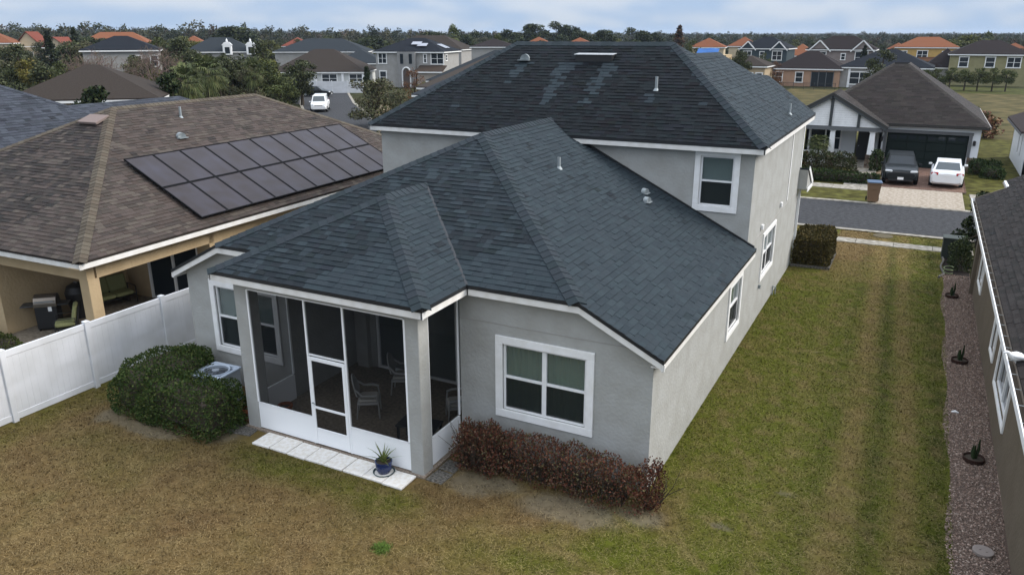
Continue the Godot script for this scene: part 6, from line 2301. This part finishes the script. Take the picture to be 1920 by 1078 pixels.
func trees() -> void:
	M.pinkbark = mat(lin(0.16, 0.115, 0.10), 0.9)
	for i in TREES.size():
		var t: Array = TREES[i]
		if t[0] == "holly_tree":
			tree(t[0], t[1], t[2], 6.75, -24.7, 2.75, 2.3, 0)
			continue
		tree(t[0], t[1], t[2], t[3], t[4], t[5], t[6], i % 3, "trees in a row before the olive house" if t[0] == "lawn_tree" else "")
	# a belt of trees between the far roofs that nothing tells apart
	var belts := [
		["garden_tree", " in the gardens between the brown hip roof and the solar roof ridge", "trees in the left gardens", -0.02, 0.275, 88.0, 140.0, 34, 5.4],
		["belt_tree", " in the crowded belt between the left rooftops and the orange roofs", "trees between the left rooftops", -0.02, 0.20, 135.0, 330.0, 70, 7.6],
		["skyline_tree", " in the belt just below the middle of the skyline", "trees below the middle skyline", 0.24, 0.62, 215.0, 360.0, 60, 7.2],
		["suburb_tree", " among the far houses below the right skyline", "trees among the far right houses", 0.66, 1.03, 205.0, 420.0, 70, 5.6]]
	for b in belts:
		for i in b[7]:
			# bearings run from the left frame edge (0) to the right one (1)
			var f: float = lerpf(b[3], b[4], (i + rng.randf()) / b[7])
			var ang := 0.47686 - atan((f - 0.5) * 2.0 * 0.622)
			var R: float = lerpf(b[5], b[6], rng.randf())
			var p := Vector3(EYE.x - sin(ang) * R, 0, EYE.z - cos(ang) * R)
			var h: float = b[8] * rng.randf_range(0.7, 1.15)
			var kd: String = ["oak", "green", "oak", "tall", "olive", "yellowgreen", "tall"][rng.randi() % 7]
			tree(b[0], {"oak": "grey green oak", "green": "mid green tree", "tall": "dark full tree", "olive": "pale olive tree", "yellowgreen": "yellowish green tree"}[kd] + b[1], kd, p.x, p.z, h, h * rng.randf_range(0.9, 1.4), rng.randi() % 3, b[2])
	woods()

func woods() -> void:
	# the far wood reads as one mass
	var ks := []
	for v in 3:
		var b := B.new()
		var r := RandomNumberGenerator.new()
		r.seed = 400 + v
		var lumps := []
		for i in 12:
			var a := r.randf() * TAU
			var y := r.randf()
			var rr := sqrt(1.0 - pow(absf(y * 1.6 - 0.6), 2.0)) * 0.36 * sqrt(r.randf())
			lumps.append([Vector3(cos(a) * rr, 0.12 + 0.78 * y, sin(a) * rr), Vector2(0.17, 0.12) * r.randf_range(0.7, 1.2)])
		leafy(b, r, lumps, 420, 0.085, [Color(1, 1, 1), Color(0.75, 0.75, 0.75), Color(1.2, 1.2, 1.15)], 0.1)
		b.col = Color(0.7, 0.6, 0.55)
		b.tube([Vector3(0, 0, 0), Vector3(0, 0.5, 0)], [0.02, 0.012], 5)
		ks.append(b.mesh())
	var tints := [Color(0.038, 0.046, 0.022), Color(0.050, 0.056, 0.027), Color(0.062, 0.060, 0.032), Color(0.078, 0.062, 0.045), Color(0.030, 0.040, 0.022), Color(0.070, 0.068, 0.030)]
	var places := [[], [], []]
	for R in [390.0, 430.0, 480.0, 530.0, 590.0, 660.0, 740.0, 840.0, 960.0, 1100.0, 1300.0, 1550.0, 1900.0]:
		var f := -0.08
		while f < 1.08:
			var ang := 0.47686 - atan((f - 0.5) * 2.0 * 0.622)
			var rr: float = R * rng.randf_range(0.95, 1.06)
			var tall := lerpf(12.6, 7.4, smoothstep(0.0, 0.85, f)) * rng.randf_range(0.72, 1.10)
			if rng.randf() < 0.06:
				tall *= 1.22
			var wide := tall * rng.randf_range(0.8, 1.25)
			places[rng.randi() % 3].append([Vector3(EYE.x - sin(ang) * rr, 0, EYE.z - cos(ang) * rr), tall, wide])
			f += 6.5 / (R * 1.244) * rng.randf_range(0.7, 1.3)
	for v in 3:
		var mm := MultiMesh.new()
		mm.transform_format = MultiMesh.TRANSFORM_3D
		mm.use_colors = true
		mm.mesh = ks[v]
		mm.instance_count = places[v].size()
		for i in places[v].size():
			var p: Array = places[v][i]
			mm.set_instance_transform(i, Transform3D(Basis(Vector3.UP, rng.randf() * TAU).scaled(Vector3(p[2], p[1], p[2])), p[0]))
			mm.set_instance_color(i, tints[rng.randi() % tints.size()] * rng.randf_range(0.75, 1.2))
		var o := MultiMeshInstance3D.new()
		o.name = numbered("far_forest")
		o.multimesh = mm
		o.material_override = M.leaf
		add_child(o)
		o.set_meta("kind", "stuff")
		tag(o, ["distant mixed wood along the horizon, mostly round crowns", "distant mixed wood along the horizon, uneven crowns between", "distant mixed wood along the horizon, ragged crowns between"][v], "wood")

const HOUSES := [
	["far_house", "orange roofed house at the far left edge behind the oak", -198.3, -106.3, 45, 7.9, 10.0, 6.84, 2.18, Color(0.52,0.43,0.30), Color(0.25,0.098,0.050), "tile", []],
	["far_house", "red roofed house with a cream gable at the far left", -198.5, -114.8, 40, 6.4, 9.0, 5.98, 3.40, Color(0.52,0.43,0.30), Color(0.24,0.072,0.050), "gable", [["f",0,0.62,1.6,1.6]]],
	["far_house", "small cream gabled house with red roof between two dark conifers", -178.4, -108.8, 35, 5.6, 9.0, 5.94, 2.21, Color(0.52,0.43,0.30), Color(0.24,0.072,0.050), "gable", [["f",-0.2,0.7,1.2,1.6],["f",0.15,0.7,1.2,1.6]]],
	["far_house", "long bright orange roof stretching above the far dark hip roof", -216.7, -152.6, 40, 21.2, 12.0, 5.67, 3.63, Color(0.52,0.43,0.30), Color(0.28,0.112,0.056), "tile", [["f",-0.3,0.6,2,2]]],
	["far_house", "orange roof between the dark oak and the dormered dark roof", -213.4, -178.7, 40, 7.8, 10.0, 5.82, 2.29, Color(0.52,0.43,0.30), Color(0.25,0.098,0.050), "tile", []],
	["far_house", "red roof behind the dark grey roofs left of centre", -174.7, -185.1, 30, 8.4, 10.0, 5.10, 2.50, Color(0.52,0.43,0.30), Color(0.24,0.072,0.050), "tile", []],
	["far_house", "narrow orange roof strip behind the grey roofs", -172.8, -197.3, 30, 7.8, 10.0, 5.76, 1.44, Color(0.52,0.43,0.30), Color(0.25,0.098,0.050), "tile", []],
	["far_house", "brown roof with orange edges under the skyline palm", -80.7, -142.1, 25, 9.9, 10.0, 6.11, 1.57, Color(0.34,0.33,0.32), Color(0.036,0.031,0.030), "shingle", []],
	["far_house", "left one of two orange roof tips peeking over the main ridge", -99.1, -203.4, 20, 8.8, 10.0, 5.53, 2.17, Color(0.52,0.43,0.30), Color(0.25,0.098,0.050), "tile", []],
	["far_house", "right one of two orange roof tips peeking over the main ridge", -88.1, -208.3, 18, 9.0, 10.0, 5.51, 2.01, Color(0.52,0.43,0.30), Color(0.25,0.098,0.050), "tile", []],
	["far_house", "orange roof above the blue tarp", -46.0, -190.6, 10, 8.7, 10.0, 5.45, 2.08, Color(0.52,0.43,0.30), Color(0.25,0.098,0.050), "tile", []],
	["far_house", "orange roof left of the blue gabled house", -43.6, -221.9, 8, 8.4, 10.0, 5.26, 2.36, Color(0.52,0.43,0.30), Color(0.25,0.098,0.050), "tile", []],
	["far_house", "orange roof between the blue and the brown gabled houses", -26.2, -209.6, 5, 8.4, 10.0, 3.19, 2.79, Color(0.52,0.43,0.30), Color(0.28,0.112,0.056), "tile", []],
	["far_house", "orange roof right of the brown gabled house", -11.7, -216.1, 2, 8.6, 10.0, 3.18, 2.77, Color(0.52,0.43,0.30), Color(0.25,0.098,0.050), "tile", []],
	["far_house", "small orange roof left of the yellow house", -5.4, -256.5, 0, 5.8, 10.0, 4.06, 1.73, Color(0.52,0.43,0.30), Color(0.25,0.098,0.050), "tile", []],
	["far_house", "orange roof at the right edge beyond the olive house", 22.9, -235.9, -3, 7.0, 10.0, 4.36, 1.76, Color(0.52,0.43,0.30), Color(0.25,0.098,0.050), "tile", []],
	["yellow_house", "two-storey yellow house with a terracotta hip roof", 2.7, -203.1, 0, 13.5, 9.0, 5.52, 2.21, Color(0.50,0.33,0.12), Color(0.28,0.112,0.056), "tile", [["f",-0.38,0.68,1.6,1.7],["f",-0.06,0.68,2.2,1.9],["f",0.34,0.68,2,1.7]]],
	["peach_house", "peach bungalow with a screened porch beyond the tan field", -14.5, -136.2, 0, 11.2, 9.5, 3.03, 2.75, Color(0.40,0.255,0.18), Color(0.036,0.031,0.030), "shingle", [["f",-0.44,0.5,1.2,1.7],["f",-0.12,0.5,1.2,1.7]]],
	["blue_house", "dark blue two-storey house with white gable trim", -28.6, -173.3, -3, 10.9, 9.0, 5.59, 2.28, Color(0.055,0.075,0.09), Color(0.022,0.027,0.034), "gable2", [["f",-0.33,0.72,1.7,1.8],["f",-0.02,0.74,0.9,1.4],["f",0.3,0.72,2,1.9]]],
	["brown_house", "brown two-storey house with twin white arched gables", -12.4, -165.4, 0, 13.2, 9.0, 5.62, 2.50, Color(0.24,0.20,0.19), Color(0.036,0.031,0.030), "gable2", [["f",-0.3,0.72,2.2,2.1],["f",0.05,0.74,0.8,1.2],["f",0.32,0.72,2.3,2.2]]],
	["dark_roof_house", "bungalow with dark blue grey roof and open porch behind the bungalow peak", -2.5, -138.5, 0, 14.4, 12.0, 3.37, 2.72, Color(0.34,0.33,0.32), Color(0.022,0.027,0.034), "shingle", [["f",-0.28,0.45,3.2,2],["f",0.2,0.45,3,2]]],
	["olive_house", "olive two-storey house with dark brown hip roof at the right", 12.7, -151.1, 0, 12.4, 9.5, 5.27, 2.20, Color(0.27,0.25,0.14), Color(0.036,0.031,0.030), "shingle", [["f",-0.32,0.74,1.4,1.7],["f",0.02,0.74,1.4,1.7],["f",0.32,0.74,2,1.7]]],
	["low_wing_house", "low dark brown roof between the yellow and olive houses", 6.4, -156.6, 0, 7.1, 10.0, 2.81, 3.20, Color(0.34,0.33,0.32), Color(0.036,0.031,0.030), "shingle", []],
	["small_tan_house", "small grey roofed house left of the peach house", -22.5, -124.1, 0, 6.7, 8.0, 3.73, 1.46, Color(0.42,0.33,0.22), Color(0.062,0.048,0.041), "shingle", [["f",0.1,0.5,1,1.5],["f",0.36,0.5,1,1.5]]],
	["pale_house", "pale grey two-storey house with arched porch and roof solar panels", -75.8, -105.3, 14, 12.8, 10.0, 5.92, 2.11, Color(0.34,0.33,0.32), Color(0.022,0.027,0.034), "shingle", [["f",-0.4,0.8,1.5,1.7],["f",-0.1,0.8,0.7,1.7],["f",0.06,0.8,0.7,1.7],["f",0.24,0.8,0.5,1.4],["f",0.42,0.8,2.2,1.8],["f",-0.4,0.28,1.2,2],["r",0.3,0.82,0.9,1]]],
	["porch_house", "house with a broad brown hip roof and dark open porch left of the pale house", -92.1, -99.9, 28, 16.5, 13.0, 2.60, 3.55, Color(0.58,0.59,0.58), Color(0.062,0.048,0.041), "shingle", [["f",0.12,0.55,2.6,1.5],["f",0.42,0.55,2.6,1.5]]],
	["grey_roof_house", "house with large blue grey roof above the brown porch roof", -119.7, -132.9, 30, 20.9, 13.0, 5.04, 2.66, Color(0.34,0.33,0.32), Color(0.042,0.048,0.057), "shingle", []],
	["grey_roof_house", "dark hipped grey roof touching the pale house on its left", -100.9, -121.8, 30, 10.6, 12.0, 3.16, 2.54, Color(0.34,0.33,0.32), Color(0.042,0.048,0.057), "shingle", []],
	["grey_roof_house", "far grey roof peak behind the pale house", -102.7, -151.1, 15, 18.8, 12.0, 5.28, 3.04, Color(0.34,0.33,0.32), Color(0.062,0.048,0.041), "shingle", []],
	["far_grey_house", "grey two-storey house with black hip roof behind the leafless tree", -104.9, -69.1, 48, 10.8, 9.0, 6.61, 1.91, Color(0.34,0.33,0.32), Color(0.022,0.027,0.034), "shingle", [["f",0.22,0.75,1,1.6],["f",0.44,0.75,1,1.6],["f",0.4,0.25,1,1.3]]],
	["dormer_house", "dark roofed house with two white scrolled dormers", -122.5, -104.8, 42, 13.6, 10.0, 5.55, 2.54, Color(0.34,0.33,0.32), Color(0.042,0.048,0.057), "shingle", []],
	["brown_roof_house", "house with a plain brown hip roof beyond the blue grey roof", -55.7, -28.8, 42, 11.0, 10.0, 4.16, 2.33, Color(0.42,0.33,0.22), Color(0.062,0.048,0.041), "shingle", []],
]

func far_house(d: Array) -> Node3D:
	var H := thing(d[0], d[1], "house", Vector3(d[2], 0, d[3]), deg_to_rad(d[4]), "distant houses")
	var W: float = d[5]
	var D: float = d[6]
	var e: float = d[7]
	var rise: float = d[8]
	var w := W - 0.8
	var dp := D - 0.8
	var wb := B.new()
	wb.col = d[9]
	wb.box(Vector3(0, e * 0.5 - 0.05, 0), Vector3(w, e - 0.1, dp))
	var gable: bool = d[11] == "gable"
	if gable:
		wb.prism([Vector3(-w * 0.5, e - 0.1, dp * 0.5), Vector3(w * 0.5, e - 0.1, dp * 0.5), Vector3(0, e + rise - 0.2, dp * 0.5)], Vector3(0, 0, -dp))
	obj("wall", wb, M.paint, H)
	var rb := B.new()
	rb.col = d[10]
	var x := W * 0.5
	var z := D * 0.5
	var planes := []
	if gable:
		planes = [[Vector3(x, e, z), Vector3(x, e, -z), Vector3(0, e + rise, -z), Vector3(0, e + rise, z)], [Vector3(-x, e, -z), Vector3(-x, e, z), Vector3(0, e + rise, z), Vector3(0, e + rise, -z)]]
	else:
		var h := minf(x, z)
		var a := Vector3(-(x - h), e + rise, 0) if x >= z else Vector3(0, e + rise, z - h)
		var c := Vector3(x - h, e + rise, 0) if x >= z else Vector3(0, e + rise, -(z - h))
		var p := [Vector3(-x, e, z), Vector3(x, e, z), Vector3(x, e, -z), Vector3(-x, e, -z)]
		if x >= z:
			planes = [[p[0], p[1], c, a], [p[1], p[2], c], [p[2], p[3], a, c], [p[3], p[0], a]]
		else:
			planes = [[p[0], p[1], a], [p[1], p[2], c, a], [p[2], p[3], c], [p[3], p[0], a, c]]
	for p in planes:
		var q := []
		for k in p:
			if q.is_empty() or not k.is_equal_approx(q[-1]):
				q.append(k)
		deck_poly(rb, q, 0.10)
	var roof := obj("roof", rb, M.tile_roof if d[11] in ["tile", "gable"] else M.far_shingle, H)
	var fb := B.new()
	for s in [[0.0, z - 0.03, W, 0.05], [0.0, -z + 0.03, W, 0.05], [x - 0.03, 0.0, 0.05, D - 0.1], [-x + 0.03, 0.0, 0.05, D - 0.1]]:
		fb.box(Vector3(s[0], e - 0.19, s[1]), Vector3(s[2], 0.18, s[3]))
	obj("fascia", fb, M.white_trim, H)
	if d[11] == "gable2":
		for k in [-0.30, 0.31]:
			var gw := W * 0.30
			var gb := B.new()
			gb.col = d[9]
			gb.prism([Vector3(k * W - gw * 0.5, e - 0.2, z - 0.1), Vector3(k * W + gw * 0.5, e - 0.2, z - 0.1), Vector3(k * W, e + gw * 0.42, z - 0.1)], Vector3(0, 0, -2.4))
			obj("gable_wall", gb, M.paint, H)
			var gr := B.new()
			gr.col = d[10]
			for s in [-1.0, 1.0]:
				var q := [Vector3(k * W + s * (gw * 0.5 + 0.25), e - 0.35, z + 0.15), Vector3(k * W + s * (gw * 0.5 + 0.25), e - 0.35, z - 2.6), Vector3(k * W, e + gw * 0.42 + 0.12, z - 2.6), Vector3(k * W, e + gw * 0.42 + 0.12, z + 0.15)]
				deck_poly(gr, q, 0.10)
			obj("gable_roof", gr, M.far_shingle, H)
			var tr := B.new()
			for s in [-1.0, 1.0]:
				tr.bar(Vector3(k * W + s * (gw * 0.5 + 0.22), e - 0.50, z + 0.18), Vector3(k * W, e + gw * 0.42 - 0.02, z + 0.18), 0.06, 0.22)
			obj("bargeboard", tr, M.white_trim, H)
	for q in d[12]:
		var o: Vector3
		var U := Vector3.RIGHT
		var N := Vector3.BACK
		if q[0] == "f":
			o = Vector3(q[1] * w, q[2] * e, dp * 0.5)
		else:
			U = Vector3.FORWARD
			N = Vector3.RIGHT
			o = Vector3(w * 0.5, q[2] * e, q[1] * dp)
		var bs := Basis(U, Vector3.UP, N)
		var f := B.new()
		for s in [[0.0, q[4] * 0.5, q[3] + 0.24, 0.16], [0.0, -q[4] * 0.5, q[3] + 0.24, 0.16], [q[3] * 0.5, 0.0, 0.14, q[4] - 0.16], [-q[3] * 0.5, 0.0, 0.14, q[4] - 0.16], [0.0, 0.0, q[3] - 0.14, 0.06]]:
			f.box(o + U * s[0] + Vector3.UP * s[1] + N * 0.05, Vector3(s[2], s[3], 0.08 if s[3] > 0.1 else 0.06), bs)
		if q[3] > 1.4:
			f.box(o + N * 0.05, Vector3(0.09, q[4] - 0.18, 0.05), bs)
		var win := obj("window", f, M.white_trim, H)
		var g := B.new()
		g.box(o + N * 0.02, Vector3(q[3] - 0.1, q[4] - 0.1, 0.03), bs)
		obj("pane", g, M.far_glass, win)
	return H

func far_things() -> void:
	for d in HOUSES:
		var H := far_house(d)
		var w: float = d[5] - 0.8
		var dp: float = d[6] - 0.8
		var e: float = d[7]
		match d[0]:
			"peach_house":
				var pb := B.new()
				pb.box(Vector3(w * 0.24, 1.25, dp * 0.5 + 0.03), Vector3(3.4, 2.4, 0.06))
				obj("screened_porch", pb, M.far_glass, H)
				for k in [-1.75, -0.6, 0.6, 1.75]:
					var q := B.new()
					q.box(Vector3(w * 0.24 + k, 1.3, dp * 0.5 + 0.08), Vector3(0.10, 2.6, 0.08))
					obj("porch_post", q, M.slate_trim, H)
			"porch_house":
				for k in [-0.03, 0.265, 0.49]:
					var q := B.new()
					q.box(Vector3(k * w, 1.25, dp * 0.5 + 0.12), Vector3(0.4, 2.5, 0.2))
					obj("porch_post", q, M.white, H)
			"pale_house":
				# entrance tower with arch, garage wing and roof panels
				var tb := B.new()
				tb.col = Color(0.27, 0.265, 0.26)
				tb.box(Vector3(-0.02 * w, e * 0.5 - 0.05, dp * 0.5 + 0.4), Vector3(3.2, e - 0.12, 0.8))
				obj("entrance_tower", tb, M.paint, H)
				var ab := B.new()
				var pts := [Vector3(-0.9, 0, 0), Vector3(0.9, 0, 0), Vector3(0.9, 2.3, 0)]
				for i in 9:
					var a := PI * i / 8
					pts.append(Vector3(cos(a) * 0.9, 2.3 + sin(a) * 0.9, 0))
				pts.append(Vector3(-0.9, 2.3, 0))
				var pp := []
				for p in pts:
					pp.append(p * Vector3(0.8, 1, 1) + Vector3(-0.02 * w, 0.05, dp * 0.5 + 0.86))
				ab.fan(pp)
				obj("arch_shade", ab, mat(lin(0.07, 0.05, 0.04), 0.6), H)  # flat dark sheet painted in place of the shaded open archway
				var tr := B.new()
				var tp := []
				var rr := []
				for i in range(3, 12):
					tp.append(pp[i] + Vector3(0, 0.06, 0.02))
					rr.append(0.13)
				tr.tube([pp[1]] + tp + [pp[0]], [0.13] + rr + [0.13], 6)
				obj("arch_trim", tr, M.white_trim, H)
				for k in [-0.085, 0.045]:
					var q := B.new()
					q.box(Vector3(k * w, 4.7, dp * 0.5 + 0.83), Vector3(0.55, 1.6, 0.03))
					obj("pane", q, M.far_glass, H)
				var gb := B.new()
				gb.col = Color(0.34, 0.30, 0.265)
				gb.box(Vector3(0.36 * w, 1.35, dp * 0.5 + 1.2), Vector3(4.2, 2.7, 2.4))
				obj("garage_wing", gb, M.paint, H)
				var gr := B.new()
				gr.col = Color(0.075, 0.055, 0.047)
				deck_poly(gr, [Vector3(0.36 * w - 2.4, 2.75, dp * 0.5 + 2.7), Vector3(0.36 * w + 2.4, 2.75, dp * 0.5 + 2.7), Vector3(0.36 * w + 2.4, 3.65, dp * 0.5), Vector3(0.36 * w - 2.4, 3.65, dp * 0.5)], 0.12)
				obj("wing_roof", gr, M.far_shingle, H)
				var wf := B.new()
				wf.box(Vector3(0.36 * w, 2.62, dp * 0.5 + 2.68), Vector3(4.8, 0.2, 0.06))
				obj("wing_fascia", wf, M.white_trim, H)
				for k in [Vector3(0.8, 7.2, 2.7), Vector3(2.0, 6.95, 3.2), Vector3(4.9, 6.7, 1.4), Vector3(4.9, 6.7, 0.0)]:
					var sp := B.new()
					sp.box(k, Vector3(1.7, 0.06, 1.1), Basis(Vector3.RIGHT, 0.40) if k.x < 4 else Basis(Vector3.BACK, -0.38))
					obj("solar_panel", sp, mat(lin(0.28, 0.29, 0.33), 0.25), H)
			"dormer_house":
				for k in [0.12, 0.46]:
					var db := B.new()
					db.cbox(Vector3(k * w, e + 0.2, dp * 0.5 + 0.1), Vector3(1.7, 1.9, 1.2), 0.1)
					db.prism([Vector3(k * w - 1.0, e + 1.1, dp * 0.5 + 0.72), Vector3(k * w + 1.0, e + 1.1, dp * 0.5 + 0.72), Vector3(k * w + 0.55, e + 1.6, dp * 0.5 + 0.72), Vector3(k * w, e + 1.8, dp * 0.5 + 0.72), Vector3(k * w - 0.55, e + 1.6, dp * 0.5 + 0.72)], Vector3(0, 0, -1.2))
					db.lathe([Vector2(0.14, 0), Vector2(0.2, 0.25), Vector2(0.07, 0.45), Vector2(0.0, 0.7)], Vector3(k * w, e + 1.75, dp * 0.5 + 0.1), 8)
					var dob := obj("dormer", db, M.white, H)
					var gl := B.new()
					gl.box(Vector3(k * w, e + 0.15, dp * 0.5 + 0.71), Vector3(0.9, 1.2, 0.03))
					obj("pane", gl, M.far_glass, dob)
			"dark_roof_house":
				for k in [-0.40, -0.15, 0.08, 0.32]:
					var q := B.new()
					q.box(Vector3(k * w, 1.5, dp * 0.5 + 0.1), Vector3(0.35, 3.0, 0.18))
					obj("porch_post", q, M.white, H)
			"yellow_house":
				var pg := B.new()
				pg.col = Color(0.16, 0.08, 0.045)
				deck_poly(pg, [Vector3(-1.5, 2.5, dp * 0.5 + 2.6), Vector3(5.2, 2.5, dp * 0.5 + 2.6), Vector3(5.2, 3.3, dp * 0.5), Vector3(-1.5, 3.3, dp * 0.5)], 0.12)
				obj("porch_roof", pg, M.tile_roof, H)
	# blue-grey roofed house at the left edge, near enough for shingle courses
	var L := thing("slate_roof_house", "house with a large plain blue grey shingle roof at the left edge", "house", Vector3(-36.5, 0, -7.4))
	var wb := B.new()
	wb.box(Vector3(0, 1.45, 0), Vector3(12.0, 2.9, 17.0))
	obj("wall", wb, M.tan_stucco, L)
	var planes := [[Vector3(6.5, 3.0, 9.0), Vector3(6.5, 3.0, -9.0), Vector3(0, 6.55, -2.4), Vector3(0, 6.55, 2.4)], [Vector3(-6.5, 3.0, 9.0), Vector3(6.5, 3.0, 9.0), Vector3(0, 6.55, 2.4)], [Vector3(-6.5, 3.0, -9.0), Vector3(-6.5, 3.0, 9.0), Vector3(0, 6.55, 2.4), Vector3(0, 6.55, -2.4)], [Vector3(6.5, 3.0, -9.0), Vector3(-6.5, 3.0, -9.0), Vector3(0, 6.55, -2.4)]]
	var rb := B.new()
	for p in planes:
		deck_poly(rb, p, 0.08)
	var roof := obj("roof", rb, M.drip, L)
	var tn := lerp_tones(Color(0.078, 0.085, 0.105), [0.8, 0.95, 1.05, 1.2])
	shingle_roof([planes[0], planes[1]], tn, roof, 0, 0.2, [0.3, 0.45], 0.1)
	caps(roof, planes[0][1], planes[0][2], plane_of(planes[0]).n, plane_of(planes[3]).n, tn, 0.2)
	caps(roof, planes[0][0], planes[0][3], plane_of(planes[0]).n, plane_of(planes[1]).n, tn, 0.2)
	var wing := [[Vector3(6.1, 3.0, -4.0), Vector3(6.1, 3.0, -16.5), Vector3(1.5, 5.35, -12.0), Vector3(1.5, 5.35, -4.0)], [Vector3(-3.1, 3.0, -16.5), Vector3(-3.1, 3.0, -4.0), Vector3(1.5, 5.35, -4.0), Vector3(1.5, 5.35, -12.0)], [Vector3(6.1, 3.0, -16.5), Vector3(-3.1, 3.0, -16.5), Vector3(1.5, 5.35, -12.0)]]
	var wr := B.new()
	for p in wing:
		deck_poly(wr, p, 0.08)
	var wro := obj("wing_roof", wr, M.drip, L)
	shingle_roof([wing[0]], tn, wro, 0, 0.2, [0.3, 0.45])
	var wgb := B.new()
	wgb.box(Vector3(1.5, 1.45, -12.2), Vector3(8.2, 2.9, 7.4))
	obj("wing_wall", wgb, M.tan_stucco, L)
	# roofs across the street, seen end on beyond the main house
	for q in [["roof_row_house", "charcoal roof beside the pale house, farthest of three stepped roofs", -42.0, -72.0, 13.0, 12.0, 3.6, 3.3, Color(0.050, 0.056, 0.066)], ["roof_row_house", "grey brown roof, middle of three stepped roofs beside the pale house", -36.5, -61.5, 12.5, 12.0, 3.6, 3.2, Color(0.098, 0.080, 0.070)], ["roof_row_house", "blue grey roof, nearest of three stepped roofs left of the main roof", -32.0, -53.5, 12.5, 11.0, 3.5, 3.0, Color(0.060, 0.070, 0.080)]]:
		far_house([q[0], q[1], q[2], q[3], 0, q[4], q[5], q[6], q[7], Color(0.42, 0.40, 0.37), q[8], "shingle", []])
	# white house at the right edge across the street
	var WH := thing("white_side_house", "white walled house with dark roof at the right edge across the street", "house", Vector3(10.05, 0, -45.5))
	var w2 := B.new()
	wall(w2, Vector3(0, 0, -9.5), Vector3.BACK, Vector3.LEFT, 9.5, 2.85, [[4.2, 0.9, 4.7, 2.3], [6.0, 0.9, 6.5, 2.3]])
	wall(w2, Vector3(0, 0, 0), Vector3.RIGHT, Vector3.BACK, 9.0, 2.85)
	wall(w2, Vector3(9, 0, -9.5), Vector3.LEFT, Vector3.FORWARD, 9.0, 2.85)
	obj("wall", w2, mat(lin(0.62, 0.65, 0.68), 0.85), WH)
	for k in [-5.3, -3.5]:
		window(WH, Vector3(0, 0.9, k), Vector3.BACK, Vector3.LEFT, 0.5, 1.4, 1, 0.01, "far")
	var r2 := B.new()
	r2.col = Color(0.075, 0.062, 0.056)
	for p in [[Vector3(-0.5, 2.9, 0.5), Vector3(-0.5, 2.9, -10.0), Vector3(4.5, 5.5, -5.0), Vector3(4.5, 5.5, -4.5)], [Vector3(-0.5, 2.9, 0.5), Vector3(9.5, 2.9, 0.5), Vector3(4.5, 5.5, -4.5)], [Vector3(9.5, 2.9, -10.0), Vector3(-0.5, 2.9, -10.0), Vector3(4.5, 5.5, -5.0)], [Vector3(9.5, 2.9, 0.5), Vector3(9.5, 2.9, -10.0), Vector3(4.5, 5.5, -5.0), Vector3(4.5, 5.5, -4.5)]]:
		deck_poly(r2, p, 0.12)
	obj("roof", r2, M.far_shingle, WH)
	var f2 := B.new()
	f2.box(Vector3(-0.5, 2.72, -4.75), Vector3(0.05, 0.14, 10.4))
	obj("gutter", f2, M.slate_trim, WH)
	# blue tarp over a far roof
	var tb := B.new()
	var cx := Vector3(-33.0, 0, -142.5)
	var wall_b := B.new()
	wall_b.box(cx + Vector3(0, 2.4, 0), Vector3(5.6, 4.8, 5.0))
	var th := thing("tarp_house", "far house with a bright blue tarp over its roof", "house")
	obj("wall", wall_b, M.tan_stucco, th)
	for i in 4:
		for j in 3:
			var p00 := cx + Vector3(-3.0 + i, 4.7 + j * 0.42 + 0.08 * sin(i * 2.0 + j), 2.6 - j * 0.65)
			var p10 := cx + Vector3(-2.0 + i, 4.7 + j * 0.42 + 0.08 * sin((i + 1) * 2.0 + j), 2.6 - j * 0.65)
			var p01 := cx + Vector3(-3.0 + i + 0.12, 5.12 + j * 0.42 + 0.08 * sin(i * 2.0 + j + 1), 1.95 - j * 0.65)
			var p11 := cx + Vector3(-2.0 + i + 0.12, 5.12 + j * 0.42 + 0.08 * sin((i + 1) * 2.0 + j + 1), 1.95 - j * 0.65)
			tb.q(p00, p10, p11, p01)
	obj("tarp", tb, mat(lin(0.010, 0.10, 0.33), 0.6), th)
	# distant white fence and fence by the peach house
	var fn := thing("distant_fence", "long white fence behind the dark sedan and white van", "fence", Vector3(-79.5, 0, -83.5), deg_to_rad(26.0))
	for k in 6:
		var p := B.new()
		p.box(Vector3(-6.6 + k * 2.4, 0.9, 0), Vector3(2.28, 1.75, 0.05))
		obj("panel", p, M.vinyl, fn)
		var po := B.new()
		po.box(Vector3(-7.8 + k * 2.4, 0.95, 0), Vector3(0.13, 1.9, 0.13))
		obj("post", po, M.vinyl, fn)
	var yf := thing("yard_fence", "white fence section right of the yellow house porch", "fence", Vector3(3.6, 0, -168.0))
	for k in 3:
		var p2 := B.new()
		p2.box(Vector3(-2.4 + k * 2.4, 1.3, 0), Vector3(2.28, 2.6, 0.06))
		obj("panel", p2, M.vinyl, yf)
	var mf := thing("metal_fence", "thin black metal fence before the peach house", "fence", Vector3(-15.5, 0, -124.5))
	for k in 9:
		var p3 := B.new()
		p3.box(Vector3(-6.4 + k * 1.6, 0.55, 0), Vector3(0.06, 1.1, 0.06))
		obj("post", p3, M.black, mf)
	var mr := B.new()
	mr.box(Vector3(0, 1.0, 0), Vector3(12.9, 0.04, 0.03))
	mr.box(Vector3(0, 0.15, 0), Vector3(12.9, 0.04, 0.03))
	for k in 84:
		mr.box(Vector3(-6.35 + k * 0.153, 0.57, 0), Vector3(0.018, 0.82, 0.018))
	obj("railing", mr, M.black, mf)

func _ready() -> void:
	rng.seed = 20240611
	make_sky()
	make_materials()
	ground_and_roads()
	near_lawn()
	main_house()
	left_neighbour()
	right_neighbour()
	gravel_bed()
	house_across()
	far_things()
	yard_things()
	porch_things()
	cars()
	trees()
